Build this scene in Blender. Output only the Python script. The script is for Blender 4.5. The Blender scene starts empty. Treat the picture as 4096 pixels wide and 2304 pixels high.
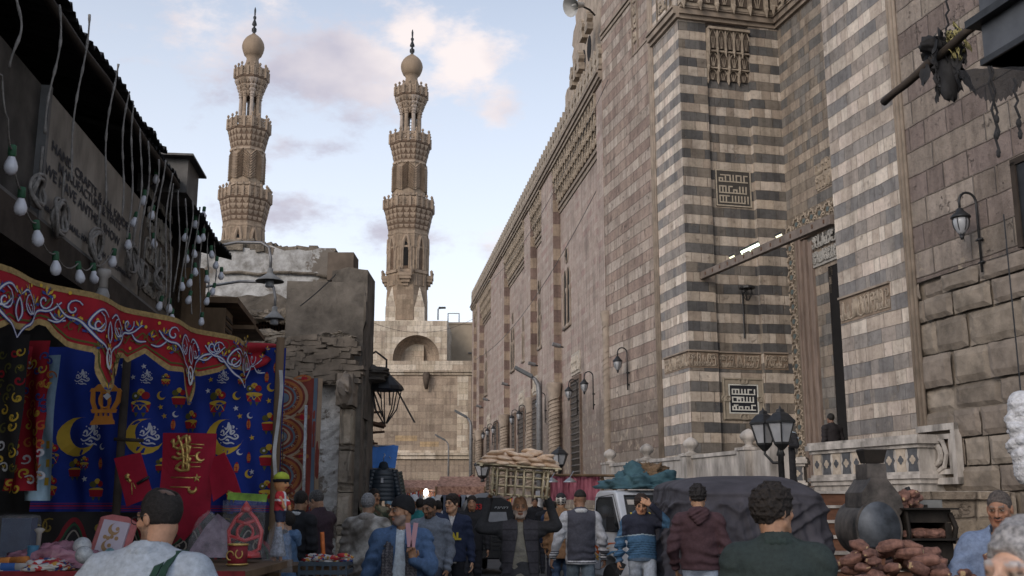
import bpy, math, random
import numpy as np
from mathutils import Vector, Matrix, Euler, noise as mnoise
rad = math.radians
random.seed(7)
sc = bpy.context.scene
COL = sc.collection

F, TH, CZ = 1053.0, rad(11.49), 1.6
cam = bpy.data.cameras.new('camera'); camo = bpy.data.objects.new('camera', cam); COL.objects.link(camo)
cam.sensor_width = 36.0; cam.lens = F / 1024 * 36.0; cam.clip_end = 3000; cam.clip_start = 0.05
camo.location = (0, 0, CZ); camo.rotation_euler = (rad(90) + TH, 0, 0)
cam.dof.use_dof = True; cam.dof.focus_distance = 13.0; cam.dof.aperture_fstop = 7.0
sc.camera = camo

SUN_EL, SUN_AZ = rad(24), rad(216)          # azimuth clockwise from +Y: the low sun is behind the camera on the left
w = bpy.data.worlds.new('World'); sc.world = w; w.use_nodes = True
N, L = w.node_tree.nodes, w.node_tree.links
N.clear()
def wn(t, **k):
    n = N.new(t)
    for a, b in k.items(): setattr(n, a, b)
    return n
def wmath(op, a, b=None, clamp=False):
    n = N.new('ShaderNodeMath'); n.operation = op; n.use_clamp = clamp
    for i, x in enumerate((a, b)):
        if x is None: continue
        if isinstance(x, (int, float)): n.inputs[i].default_value = x
        else: L.new(x, n.inputs[i])
    return n.outputs[0]
out = wn('ShaderNodeOutputWorld'); bg = wn('ShaderNodeBackground'); bg.inputs[1].default_value = 0.15
sky = wn('ShaderNodeTexSky', sky_type='NISHITA', sun_disc=False, sun_elevation=SUN_EL, sun_rotation=SUN_AZ)
sky.altitude = 100; sky.air_density = 1.0; sky.dust_density = 2.2; sky.ozone_density = 1.6
tc = wn('ShaderNodeTexCoord'); sep = wn('ShaderNodeSeparateXYZ'); L.new(tc.outputs['Generated'], sep.inputs[0])
dx, dy, dz = sep.outputs
nz = wn('ShaderNodeTexNoise'); nz.inputs['Scale'].default_value = 15.0; nz.inputs['Detail'].default_value = 9; nz.inputs['Roughness'].default_value = 0.62
mp = wn('ShaderNodeMapping'); mp.inputs['Scale'].default_value = (1, 1, 2.0); L.new(tc.outputs['Generated'], mp.inputs[0]); L.new(mp.outputs[0], nz.inputs['Vector'])
nf = wmath('SUBTRACT', nz.outputs['Fac'], 0.5)
az = wmath('ARCTAN2', dx, dy); el = wmath('ARCSINE', dz)
BANKS = [(-.185,.404,.170,.074,1.05),(-.105,.432,.045,.034,1.0),(-.050,.410,.062,.052,1.1),(-.01,.375,.035,.03,.8),(-.33,.410,.06,.030,.62),(.085,.419,.016,.024,.8),(.13,.41,.014,.026,.5),(-.20,.329,.06,.016,.6),(-.255,.315,.035,.018,.65),(-.215,.265,.085,.026,1.0),(-.11,.25,.05,.02,.75),(.02,.243,.06,.026,1.1),(-.26,.205,.03,.008,.6),(-.16,.15,.06,.02,.5),(.05,.32,.03,.008,.4),(.6,.35,.3,.1,.9),(-.75,.3,.25,.1,.9)]
msk = None
for a0, e0, ra, re, s in BANKS:
    qa = wmath('DIVIDE', wmath('SUBTRACT', az, a0), ra); qe = wmath('DIVIDE', wmath('SUBTRACT', el, e0), re)
    d = wmath('SQRT', wmath('ADD', wmath('MULTIPLY', qa, qa), wmath('MULTIPLY', qe, qe)))
    m = wmath('MULTIPLY', wmath('SUBTRACT', 0.95, d), s)
    msk = m if msk is None else wmath('MAXIMUM', msk, m)
dens = wmath('ADD', msk, wmath('MULTIPLY', nf, 2.6))
dens = wmath('MULTIPLY', wmath('SUBTRACT', dens, 0.02), 1.25, clamp=True)
sm = wn('ShaderNodeMapRange', interpolation_type='SMOOTHSTEP'); L.new(dens, sm.inputs[0])
nz2 = wn('ShaderNodeTexNoise'); nz2.inputs['Scale'].default_value = 7.0; nz2.inputs['Detail'].default_value = 5
mp2 = wn('ShaderNodeMapping'); mp2.inputs['Location'].default_value = (3.1, .4, -.07); mp2.inputs['Scale'].default_value = (1, 1, 1.6); L.new(tc.outputs['Generated'], mp2.inputs[0]); L.new(mp2.outputs[0], nz2.inputs['Vector'])
lit = wmath('ADD', wmath('MULTIPLY', wmath('SUBTRACT', el, .375), 5.0), wmath('MULTIPLY', wmath('SUBTRACT', nz2.outputs['Fac'], .45), 3.2))
lit = wmath('ADD', lit, wmath('MULTIPLY', wmath('SUBTRACT', az, -.2), 2.4)); lit = wmath('ADD', lit, .28, clamp=True)
cc = wn('ShaderNodeMix', data_type='RGBA'); L.new(lit, cc.inputs[0])
cc.inputs[6].default_value = (3.3, 3.15, 3.75, 1); cc.inputs[7].default_value = (6.4, 5.7, 5.5, 1)
hz = wn('ShaderNodeMapRange'); hz.inputs[1].default_value = .02; hz.inputs[2].default_value = .62; hz.inputs[3].default_value = .90; hz.inputs[4].default_value = .16; L.new(el, hz.inputs[0])
hm = wn('ShaderNodeMix', data_type='RGBA'); L.new(hz.outputs[0], hm.inputs[0]); L.new(sky.outputs[0], hm.inputs[6]); hm.inputs[7].default_value = (7.3, 7.5, 8.0, 1)
mx = wn('ShaderNodeMix', data_type='RGBA'); L.new(wmath('MULTIPLY', sm.outputs[0], .88), mx.inputs[0]); L.new(hm.outputs[2], mx.inputs[6]); L.new(cc.outputs[2], mx.inputs[7])
L.new(mx.outputs[2], bg.inputs[0]); L.new(bg.outputs[0], out.inputs[0])

sun = bpy.data.lights.new('sun', 'SUN'); suno = bpy.data.objects.new('sun', sun); COL.objects.link(suno)
sun.energy = 1.15; sun.angle = rad(26); sun.color = (1.0, .90, .82)
sd = Vector((math.sin(SUN_AZ) * math.cos(SUN_EL), math.cos(SUN_AZ) * math.cos(SUN_EL), math.sin(SUN_EL)))
suno.rotation_euler = sd.to_track_quat('Z', 'Y').to_euler()
sc.view_settings.view_transform = 'Standard'; sc.view_settings.look = 'None'; sc.view_settings.exposure = 0.14; sc.view_settings.gamma = 1.0
sc.cycles.max_bounces = 6; sc.cycles.diffuse_bounces = 3; sc.cycles.glossy_bounces = 2; sc.cycles.transmission_bounces = 6; sc.cycles.transparent_max_bounces = 8
sc.cycles.use_denoising = True; sc.cycles.caustics_reflective = False; sc.cycles.caustics_refractive = False

def ray(u, v):
    xr = (u - 512) / F; yr = (288 - v) / F
    return Vector((xr, math.cos(TH) - yr * math.sin(TH), math.sin(TH) + yr * math.cos(TH)))
def at(u, v, Y):
    r = ray(u, v); t = Y / r.y
    return Vector((r.x * t, Y, CZ + r.z * t))
class Plane:
    """vertical wall plane through p0 running along d; s metres along, z up, off metres proud of it"""
    def __init__(s, p0, p1, side=-1):
        s.p0 = Vector((p0[0], p0[1])); d = Vector((p1[0] - p0[0], p1[1] - p0[1])); s.len = d.length; s.d = d.normalized()
        s.n = Vector((s.d.y, -s.d.x)) * (1 if side > 0 else -1)
        if s.n.dot(-s.p0) < 0: s.n = -s.n
    def hit(s, u, v, off=0):
        r = ray(u, v); q = s.p0 + s.n * off
        t = q.dot(s.n) / (r.x * s.n.x + r.y * s.n.y)
        p = Vector((r.x * t, r.y * t)); return (p - q).dot(s.d), CZ + r.z * t
    def P(s, a, z, off=0):
        q = s.p0 + s.d * a + s.n * off; return Vector((q.x, q.y, z))

MATS = {}
class NT:
    def __init__(s, name):
        s.m = bpy.data.materials.new(name); s.m.use_nodes = True; s.t = s.m.node_tree; s.n = s.t.nodes; s.l = s.t.links
        s.b = s.n['Principled BSDF']; s.b.inputs['Specular IOR Level'].default_value = .3
    def new(s, t, **k):
        n = s.n.new(t)
        for a, b in k.items(): setattr(n, a, b)
        return n
    def inp(s, sock, x):
        if isinstance(x, (int, float)): sock.default_value = x
        elif isinstance(x, (tuple, list)): sock.default_value = tuple(x) + ((1,) if len(x) == 3 and sock.type == 'RGBA' else ())
        else: s.l.new(x, sock)
    def math(s, op, a, b=None, c=None, clamp=False):
        n = s.n.new('ShaderNodeMath'); n.operation = op; n.use_clamp = clamp
        for i, x in enumerate((a, b, c)):
            if x is not None: s.inp(n.inputs[i], x)
        return n.outputs[0]
    def mix(s, f, a, b, mode='MIX'):
        n = s.n.new('ShaderNodeMix'); n.data_type = 'RGBA'; n.blend_type = mode
        s.inp(n.inputs[0], f); s.inp(n.inputs[6], a); s.inp(n.inputs[7], b); return n.outputs[2]
    def noise(s, scale, detail=4, rough=.55, vec=None, dim='3D', out='Fac'):
        n = s.n.new('ShaderNodeTexNoise'); n.noise_dimensions = dim
        n.inputs['Scale'].default_value = scale; n.inputs['Detail'].default_value = detail; n.inputs['Roughness'].default_value = rough
        s.inp(n.inputs['Vector'], vec if vec is not None else s.pos()); return n.outputs[out]
    def pos(s):
        if not hasattr(s, '_p'): s._p = s.new('ShaderNodeTexCoord').outputs['Object']
        return s._p
    def uv(s):
        if not hasattr(s, '_u'): s._u = s.new('ShaderNodeUVMap').outputs[0]
        return s._u
    def ramp(s, f, stops, interp='LINEAR'):
        n = s.n.new('ShaderNodeValToRGB'); n.color_ramp.interpolation = interp
        e = n.color_ramp.elements
        while len(e) < len(stops): e.new(.5)
        for i, (p, c) in enumerate(stops):
            e[i].position = p; e[i].color = tuple(c) + (1,) if len(c) == 3 else c
        s.inp(n.inputs[0], f); return n.outputs[0]
    def step(s, x, lo, hi):
        n = s.n.new('ShaderNodeMapRange'); n.interpolation_type = 'SMOOTHSTEP'; n.inputs[1].default_value = lo; n.inputs[2].default_value = hi
        s.inp(n.inputs[0], x); return n.outputs[0]
    def bump(s, h, strength=.5, dist=.02):
        n = s.n.new('ShaderNodeBump'); n.inputs['Strength'].default_value = strength; n.inputs['Distance'].default_value = dist
        s.inp(n.inputs['Height'], h); s.l.new(n.outputs[0], s.b.inputs['Normal']); return n
def mat(name, c, rough=.7, var=.25, scale=8.0, bump=.15, bdist=.01, metal=0, spec=.3, c2=None, detail=5, stretch=None, coat=0, alpha=None, trans=0, emit=None):
    if name in MATS: return MATS[name]
    t = NT(name); vec = t.pos()
    if stretch:
        mpn = t.new('ShaderNodeMapping'); mpn.inputs['Scale'].default_value = stretch; t.l.new(vec, mpn.inputs[0]); vec = mpn.outputs[0]
    nf = t.noise(scale, detail, .6, vec)
    lo = tuple(x * (1 - var) for x in c); hi = tuple(min(1, x * (1 + var)) for x in (c2 or c))
    t.l.new(t.ramp(nf, [(.3, lo), (.7, hi)]), t.b.inputs['Base Color'])
    t.b.inputs['Roughness'].default_value = rough; t.b.inputs['Metallic'].default_value = metal; t.b.inputs['Specular IOR Level'].default_value = spec
    if coat: t.b.inputs['Coat Weight'].default_value = coat; t.b.inputs['Coat Roughness'].default_value = .08
    if bump: t.bump(nf, bump, bdist)
    if alpha is not None: t.b.inputs['Alpha'].default_value = alpha
    if trans: t.b.inputs['Transmission Weight'].default_value = trans
    if emit: t.b.inputs['Emission Color'].default_value = tuple(emit[:3]) + (1,); t.b.inputs['Emission Strength'].default_value = emit[3]
    MATS[name] = t.m; return t.m

def masonry(name, h=.33, wd=.6, light=None, dark=None, z0=0.0, mortar=.012, mcol=(.09,.075,.06), bump=.6, stain=.5, rough_chunks=0.0, soot=None, redrow=None, jit=.012):
    """coursed blocks from the UV map (u = metres along the wall, v = height). dark=None -> one family of colours"""
    t = NT(name); sx = t.new('ShaderNodeSeparateXYZ')
    wob = t.noise(.9, 5, .6, out='Color'); sub = t.new('ShaderNodeVectorMath', operation='SUBTRACT'); t.l.new(wob, sub.inputs[0]); sub.inputs[1].default_value = (.5, .5, .5)
    scl = t.new('ShaderNodeVectorMath', operation='SCALE'); t.l.new(sub.outputs[0], scl.inputs[0]); scl.inputs['Scale'].default_value = jit * 7
    add = t.new('ShaderNodeVectorMath', operation='ADD'); t.l.new(t.uv(), add.inputs[0]); t.l.new(scl.outputs[0], add.inputs[1])
    t.l.new(add.outputs[0], sx.inputs[0]); U, V = sx.outputs[0], sx.outputs[1]
    rv = t.math('DIVIDE', t.math('SUBTRACT', V, z0), h); row = t.math('FLOOR', rv); fv = t.math('FRACT', rv)
    wr = t.new('ShaderNodeTexWhiteNoise', noise_dimensions='1D'); t.l.new(row, wr.inputs['W'])
    wrow = t.math('MULTIPLY', wd, t.math('ADD', .75, t.math('MULTIPLY', wr.outputs['Value'], .6)))
    uu = t.math('ADD', t.math('DIVIDE', U, wrow), t.math('MULTIPLY', wr.outputs['Value'], 37.0))
    blk0 = t.math('FLOOR', uu); fu0 = t.math('FRACT', uu)
    wb0 = t.new('ShaderNodeTexWhiteNoise', noise_dimensions='2D'); cb0 = t.new('ShaderNodeCombineXYZ'); t.l.new(blk0, cb0.inputs[0]); t.l.new(row, cb0.inputs[1]); t.l.new(cb0.outputs[0], wb0.inputs['Vector'])
    split = t.math('GREATER_THAN', wb0.outputs['Value'], .62)
    cut = t.math('GREATER_THAN', fu0, .58); half = t.math('MULTIPLY', split, cut)
    blk = t.math('ADD', blk0, t.math('MULTIPLY', half, .5))
    cb = t.new('ShaderNodeCombineXYZ'); t.l.new(blk, cb.inputs[0]); t.l.new(row, cb.inputs[1]); cb.inputs[2].default_value = 3.3
    wb = t.new('ShaderNodeTexWhiteNoise', noise_dimensions='3D'); t.l.new(cb.outputs[0], wb.inputs['Vector'])
    rnd = wb.outputs['Value']; rc = t.new('ShaderNodeSeparateColor'); t.l.new(wb.outputs['Color'], rc.inputs[0])
    dv = t.math('MULTIPLY', t.math('MINIMUM', fv, t.math('SUBTRACT', 1, fv)), h)
    du = t.math('MULTIPLY', t.math('MINIMUM', fu0, t.math('SUBTRACT', 1, fu0)), wd)
    dc = t.math('MULTIPLY', t.math('ABSOLUTE', t.math('SUBTRACT', fu0, .58)), wd); dc = t.math('ADD', dc, t.math('MULTIPLY', t.math('SUBTRACT', 1, split), 9))
    dj = t.math('MINIMUM', t.math('MINIMUM', dv, du), dc)
    vj = t.noise(.9, 2)
    jm = t.step(dj, mortar * .25, mortar * 1.3); jfac = t.math('SUBTRACT', 1, jm)
    def pal(cols):
        return t.ramp(rnd, [((i + .0) / len(cols), c) for i, c in enumerate(cols)], 'CONSTANT')
    c = pal(light)
    if dark:
        par = t.math('GREATER_THAN', t.math('MODULO', t.math('ADD', row, 1000), 2), .5)   # odd rows light
        c = t.mix(par, pal(dark), c)
    n1 = t.noise(7, 8, .68); n2 = t.noise(.75, 9, .66); n3 = t.noise(28, 4, .7)
    c = t.mix(1, c, t.ramp(n1, [(.28, (.72,.70,.68)), (.5, (1,1,1)), (.75, (1.18,1.17,1.14))]), 'MULTIPLY')
    if stain: c = t.mix(stain, c, t.ramp(n2, [(.33, (.50,.49,.48)), (.5, (1,1,1)), (.68, (1.18,1.16,1.13))]), 'MULTIPLY')
    stm = t.new('ShaderNodeMapping'); stm.inputs['Scale'].default_value = (2.2, 2.2, .12); t.l.new(t.pos(), stm.inputs[0])
    st = t.noise(1.6, 5, .6, stm.outputs[0])
    c = t.mix(.55, c, t.ramp(st, [(.36, (.55,.54,.53)), (.52, (1,1,1)), (.70, (1.14,1.13,1.11))]), 'MULTIPLY')
    if soot:   # dirt belt along the foot of the wall (splash and salt), a stain with its own shape
        zz = t.math('ADD', V, t.math('MULTIPLY', t.math('SUBTRACT', n2, .5), soot[1] * 2.2))
        k = t.math('SUBTRACT', 1, t.step(zz, soot[0], soot[0] + soot[1]))
        c = t.mix(t.math('MULTIPLY', k, soot[2]), c, (.085,.068,.055)); 
        pt = t.step(t.noise(2.3, 6, .7), .56, .62); c = t.mix(t.math('MULTIPLY', t.math('MULTIPLY', pt, k), .6), c, (.36,.30,.23))
    c = t.mix(t.math('MULTIPLY', jfac, t.math('ADD', .12, t.math('MULTIPLY', t.step(n2, .35, .65), .5))), c, mcol)
    pk = t.step(t.noise(3.1, 9, .72), .60, .66); c = t.mix(t.math('MULTIPLY', pk, .55), c, (.20,.165,.135))
    t.l.new(c, t.b.inputs['Base Color']); t.b.inputs['Roughness'].default_value = .88
    hgt = t.math('ADD', t.math('MULTIPLY', jm, 1.0), t.math('MULTIPLY', n1, .9)); hgt = t.math('ADD', hgt, t.math('MULTIPLY', n3, .35))
    hgt = t.math('ADD', hgt, t.math('MULTIPLY', rc.outputs[1], .55)); hgt = t.math('SUBTRACT', hgt, t.math('MULTIPLY', pk, 1.2))
    if rough_chunks: hgt = t.math('ADD', hgt, t.math('MULTIPLY', t.noise(2.6, 6, .7), 6 * rough_chunks))
    t.bump(hgt, bump, .03); MATS[name] = t.m; return t.m

def tag(o, label=None, cat=None, group=None, kind=None):
    if label: o['label'] = label
    if cat: o['category'] = cat
    if group: o['group'] = group
    if kind: o['kind'] = kind
    return o
def empty(name, loc=(0,0,0), rz=0, label=None, cat=None, group=None, kind=None, scale=1):
    o = bpy.data.objects.new(name, None); o.empty_display_size = .2; COL.objects.link(o); o.location = loc; o.rotation_euler = (0, 0, rz)
    if scale != 1: o.scale = (scale,) * 3
    return tag(o, label, cat, group, kind)
def copy_tree(o, parent=None):
    c = o.copy(); COL.objects.link(c)
    if parent is not None: c.parent = parent
    for ch in list(o.children): copy_tree(ch, c)
    return c
class MB:
    def __init__(s): s.v = []; s.f = []; s.uv = {}; s.mi = {}; s.cm = 0
    def add(s, verts, faces, uvs=None, mi=None):
        b = len(s.v); s.v.extend([tuple(p) for p in verts])
        for k, f in enumerate(faces):
            i = len(s.f); s.f.append(tuple(b + j for j in f))
            if uvs: s.uv[i] = uvs[k]
            m = s.cm if mi is None else mi
            if m: s.mi[i] = m
        return s
    def quad(s, a, b, c, d, uv=None, mi=None): return s.add([a, b, c, d], [(0, 1, 2, 3)], [uv] if uv else None, mi)
    def box(s, c, size, R=None, mi=None, taper=1.0):
        hx, hy, hz = (x / 2 for x in size); c = Vector(c); vs = []
        for z in (-1, 1):
            k = taper if z > 0 else 1
            for x, y in ((-1,-1),(1,-1),(1,1),(-1,1)):
                p = Vector((x * hx * k, y * hy * k, z * hz))
                if R is not None: p = R @ p
                vs.append(c + p)
        return s.add(vs, [(3,2,1,0),(4,5,6,7),(0,1,5,4),(1,2,6,5),(2,3,7,6),(3,0,4,7)], None, mi)
    def pbox(s, pl, s0, s1, z0, z1, o0, o1, mi=None):
        P = pl.P; v = [P(s0,z0,o0),P(s1,z0,o0),P(s1,z0,o1),P(s0,z0,o1),P(s0,z1,o0),P(s1,z1,o0),P(s1,z1,o1),P(s0,z1,o1)]
        return s.add(v, [(3,2,1,0),(4,5,6,7),(0,1,5,4),(1,2,6,5),(2,3,7,6),(3,0,4,7)], None, mi)
    def pquad(s, pl, s0, s1, z0, z1, off=0, mi=None):
        P = pl.P; return s.quad(P(s0,z0,off),P(s1,z0,off),P(s1,z1,off),P(s0,z1,off), [(s0,z0),(s1,z0),(s1,z1),(s0,z1)], mi)
    def tube(s, pts, r, n=8, cap=True, mi=None, closed=False):
        pts = [Vector(p) for p in pts]; rr = r if isinstance(r, (list, tuple)) else [r] * len(pts); vs = []; fs = []
        up = None
        for i, p in enumerate(pts):
            a = pts[max(i-1, 0)]; b = pts[min(i+1, len(pts)-1)]
            d = (b - a); d = d.normalized() if d.length > 1e-9 else Vector((0,0,1))
            if up is None: up = d.orthogonal().normalized()
            else: up = (up - d * up.dot(d)); up = up.normalized() if up.length > 1e-6 else d.orthogonal().normalized()
            w_ = d.cross(up)
            for k in range(n):
                a_ = 2 * math.pi * k / n; vs.append(p + (up * math.cos(a_) + w_ * math.sin(a_)) * rr[i])
        for i in range(len(pts) - 1):
            for k in range(n): fs.append((i*n+k, i*n+(k+1)%n, (i+1)*n+(k+1)%n, (i+1)*n+k))
        if cap: fs.append(tuple(range(n))[::-1]); fs.append(tuple((len(pts)-1)*n + k for k in range(n)))
        return s.add(vs, fs, None, mi)
    def lathe(s, prof, n=24, c=(0,0,0), cap=True, mi=None, rot=0, axis=None, facet=None):
        """prof = [(r, z)...]"""
        c = Vector(c); vs = []; fs = []
        R = axis
        for r, z in prof:
            for k in range(n):
                a = 2 * math.pi * k / n + rot; p = Vector((r * math.cos(a), r * math.sin(a), z))
                if R is not None: p = R @ p
                vs.append(c + p)
        for i in range(len(prof) - 1):
            for k in range(n): fs.append((i*n+k, i*n+(k+1)%n, (i+1)*n+(k+1)%n, (i+1)*n+k))
        if cap: fs.append(tuple(range(n))[::-1]); fs.append(tuple((len(prof)-1)*n + k for k in range(n)))
        return s.add(vs, fs, None, mi)
    def prism(s, poly, fn, t0, t1, mi=None, cap=True):
        """poly 2D list; fn(a,b,t)->world"""
        n = len(poly); vs = [fn(a, b, t0) for a, b in poly] + [fn(a, b, t1) for a, b in poly]
        fs = [(i, (i+1)%n, n+(i+1)%n, n+i) for i in range(n)]
        if cap: fs += [tuple(range(n))[::-1], tuple(range(n, 2*n))]
        return s.add(vs, fs, None, mi)
    def grid(s, fn, nu, nv, mi=None, closed=False):
        vs = [fn(i / (nu - 1), j / (nv - 1)) for j in range(nv) for i in range(nu)]
        fs = [(j*nu+i, j*nu+i+1, (j+1)*nu+i+1, (j+1)*nu+i) for j in range(nv-1) for i in range(nu-1)]
        uvs = [[(i/(nu-1), j/(nv-1)), ((i+1)/(nu-1), j/(nv-1)), ((i+1)/(nu-1), (j+1)/(nv-1)), (i/(nu-1), (j+1)/(nv-1))] for j in range(nv-1) for i in range(nu-1)]
        return s.add(vs, fs, uvs, mi)
    def ell(s, c, r, R=None, n=14, m=10, mi=None, nz=0, ns=6, seed=0):
        c = Vector(c); vs = []; fs = []
        for j in range(m + 1):
            th = math.pi * j / m
            for k in range(n):
                a = 2 * math.pi * k / n; d = Vector((math.sin(th)*math.cos(a), math.sin(th)*math.sin(a), math.cos(th)))
                q = 1 + (nz * mnoise.noise(d * ns + Vector((seed, seed * .7, 0))) if nz else 0)
                p = Vector((d.x * r[0], d.y * r[1], d.z * r[2])) * q
                if R is not None: p = R @ p
                vs.append(c + p)
        for j in range(m):
            for k in range(n): fs.append((j*n+k, (j+1)*n+k, (j+1)*n+(k+1)%n, j*n+(k+1)%n))
        return s.add(vs, fs, None, mi)
    def mesh(s, name, mats, smooth=False, autouv=True, sharp=None):
        me = bpy.data.meshes.new(name); me.from_pydata(s.v, [], s.f)
        for m in (mats if isinstance(mats, (list, tuple)) else [mats]): me.materials.append(m)
        if s.mi:
            arr = np.zeros(len(s.f), dtype=np.int32)
            for i, m in s.mi.items(): arr[i] = m
            me.polygons.foreach_set('material_index', arr)
        if smooth: me.polygons.foreach_set('use_smooth', np.ones(len(s.f), dtype=bool))
        if autouv and len(s.f) < 60000:
            lay = me.uv_layers.new(name='UVMap'); buf = np.zeros(len(me.loops) * 2, dtype=np.float32)
            for p in me.polygons:
                u = s.uv.get(p.index)
                if u:
                    for q, li in enumerate(p.loop_indices): buf[2*li] = u[q][0]; buf[2*li+1] = u[q][1]
                    continue
                n = p.normal
                if abs(n.z) > .75: t1 = Vector((1,0,0)); t2 = Vector((0,1,0))
                else: t1 = Vector((-n.y, n.x, 0)).normalized(); t2 = Vector((0,0,1))
                for li in p.loop_indices:
                    co = me.vertices[me.loops[li].vertex_index].co; buf[2*li] = co.dot(t1); buf[2*li+1] = co.dot(t2)
            lay.data.foreach_set('uv', buf)
        if sharp and smooth:
            try: me.set_sharp_from_angle(angle=rad(sharp))
            except Exception: pass
        me.update(); return me
    def build(s, name, mats, parent=None, smooth=False, sharp=None, loc=None, **tags):
        o = bpy.data.objects.new(name, s.mesh(name, mats, smooth, sharp=sharp)); COL.objects.link(o)
        if parent is not None: o.parent = parent
        if loc is not None: o.location = loc
        return tag(o, **tags) if tags else o
def bevel(o, wd=.01, seg=2):
    m = o.modifiers.new('bevel', 'BEVEL'); m.width = wd; m.segments = seg; m.limit_method = 'ANGLE'; return o
def text_mb(mb, s, fn, size=1, align='LEFT', extr=0.0, mi=0, bold=0.0, font=None):
    """letters laid out flat; fn(x, y) -> world"""
    cu = bpy.data.curves.new('t', 'FONT'); cu.body = s; cu.size = size; cu.align_x = align; cu.offset = bold; cu.resolution_u = 2
    if font: cu.font = font
    ob = bpy.data.objects.new('t', cu); me = bpy.data.meshes.new_from_object(ob)
    vs = [fn(v.co.x, v.co.y) for v in me.vertices]
    mb.add(vs, [tuple(p.vertices) for p in me.polygons], None, mi)
    bpy.data.objects.remove(ob); bpy.data.curves.remove(cu); bpy.data.meshes.remove(me); return mb
def n3(p, s=1.0, o=0.0): return mnoise.noise(Vector(p) * s + Vector((o, o * .37, o * 1.3)))
def catenary(a, b, sag, n=14):
    a, b = Vector(a), Vector(b); return [a.lerp(b, i / n) - Vector((0, 0, sag * 4 * (i / n) * (1 - i / n))) for i in range(n + 1)]
LT = [(.40,.345,.29),(.46,.40,.34),(.36,.31,.255),(.43,.365,.30),(.50,.44,.38),(.33,.275,.225)]
DK = [(.105,.104,.104),(.135,.13,.127),(.085,.084,.086),(.16,.145,.13),(.12,.115,.11),(.19,.165,.14)]
CLT = [(.50,.435,.37),(.56,.49,.42),(.45,.38,.32),(.53,.45,.39),(.41,.345,.29),(.59,.52,.45)]
CDK = [(.23,.215,.205),(.27,.245,.225),(.20,.19,.185),(.30,.26,.23),(.25,.225,.205),(.18,.172,.17)]
RL = [(.35,.295,.25),(.39,.33,.285),(.33,.27,.23),(.37,.31,.265),(.42,.36,.31),(.30,.25,.21)]
RD = [(.285,.215,.18),(.265,.198,.168),(.31,.24,.20),(.25,.187,.158),(.30,.23,.192),(.335,.265,.225)]
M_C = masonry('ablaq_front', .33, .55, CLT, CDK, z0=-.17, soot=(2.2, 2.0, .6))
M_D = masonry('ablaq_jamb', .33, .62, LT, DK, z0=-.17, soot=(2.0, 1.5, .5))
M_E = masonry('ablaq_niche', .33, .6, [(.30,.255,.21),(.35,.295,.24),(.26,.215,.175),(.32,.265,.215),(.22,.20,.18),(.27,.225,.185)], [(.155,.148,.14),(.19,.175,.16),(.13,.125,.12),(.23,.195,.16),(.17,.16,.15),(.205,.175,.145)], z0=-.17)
M_B = masonry('red_buff_courses', .42, .85, RL, RD, z0=.1, soot=(4.5, 3.0, .55), bump=.9, rough_chunks=.12)
M_A = masonry('pink_buff_wall', .30, .95, [(.37,.305,.265),(.385,.32,.28),(.36,.295,.255),(.375,.307,.268),(.40,.335,.295),(.35,.28,.245)], [(.35,.28,.245),(.36,.29,.255),(.335,.265,.23),(.352,.28,.245),(.375,.305,.268),(.33,.24,.215)], z0=0, soot=(5.0, 3.0, .65), mortar=.006, bump=.4)
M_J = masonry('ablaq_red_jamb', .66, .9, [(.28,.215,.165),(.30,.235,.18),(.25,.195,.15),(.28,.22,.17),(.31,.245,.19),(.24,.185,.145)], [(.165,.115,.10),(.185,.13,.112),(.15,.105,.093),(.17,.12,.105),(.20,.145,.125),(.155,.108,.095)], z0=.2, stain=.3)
M_G = masonry('massive_wall', .56, 1.25, [(.25,.212,.178),(.275,.232,.198),(.23,.192,.162),(.262,.22,.185),(.295,.25,.215),(.21,.172,.145)], [(.185,.145,.128),(.20,.158,.142),(.168,.133,.118),(.19,.15,.134),(.215,.173,.152),(.24,.2,.172)], z0=.14, mortar=.022, bump=1.0, soot=(5.6, 2.5, .45), rough_chunks=.1)
M_GR = masonry('rough_foot', .62, 1.15, [(.28,.235,.185),(.32,.27,.215),(.24,.20,.155),(.30,.25,.20),(.35,.295,.235),(.21,.175,.14)], z0=.05, mortar=.035, bump=1.0, rough_chunks=.35, jit=.03)
M_GATE = masonry('gate_wall', .62, 1.5, [(.39,.315,.245),(.43,.35,.275),(.35,.28,.22),(.41,.33,.26),(.46,.38,.30),(.33,.265,.21)], z0=0, mortar=.02, soot=(9.5, 3, .25), bump=.5)
M_GATET = masonry('gate_top', .55, 1.4, [(.50,.43,.34),(.55,.48,.39),(.45,.38,.30),(.60,.53,.44),(.48,.40,.315),(.42,.35,.28)], z0=0, mortar=.02, bump=.5)
M_MIN = masonry('minaret_stone', .5, .95, [(.265,.20,.145),(.295,.225,.163),(.24,.18,.13),(.27,.207,.15),(.315,.245,.18),(.21,.16,.115)], z0=0, mortar=.012, bump=.35, stain=.35, mcol=(.2,.145,.1))
CARVE = mat('carved_stone', (.27,.222,.175), .85, .32, 3, .5, .03, c2=(.31,.26,.205))
CARVED_D = mat('carved_dark', (.085,.066,.052), .9, .3, 5, .6, .03)  # shade colour painted into the muqarnas niches; also the gate bracket's stone
MOULD = mat('moulding_stone', (.25,.205,.165), .85, .28, 2.2, .5, .02)
DARKV = mat('unlit_opening_black', (.012,.011,.011), .95, .2, 3, 0)  # flat near-black painted in for the darkness of unlit openings
WARM = mat('minaret_carving', (.27,.205,.15), .85, .38, 1.3, .5, .05, detail=9)
WARMD = mat('minaret_shade_tone', (.12,.08,.055), .9, .25, 2.5, .3)  # darker copy of the carving stone, painting shade into niches and undersides
MARB = mat('weathered_marble', (.26,.238,.212), .65, .42, 3.2, .35, c2=(.39,.36,.33), stretch=(1,1,.35), spec=.4)
IRON = mat('black_iron', (.028,.029,.031), .45, .3, 12, .1, metal=.3)
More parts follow.
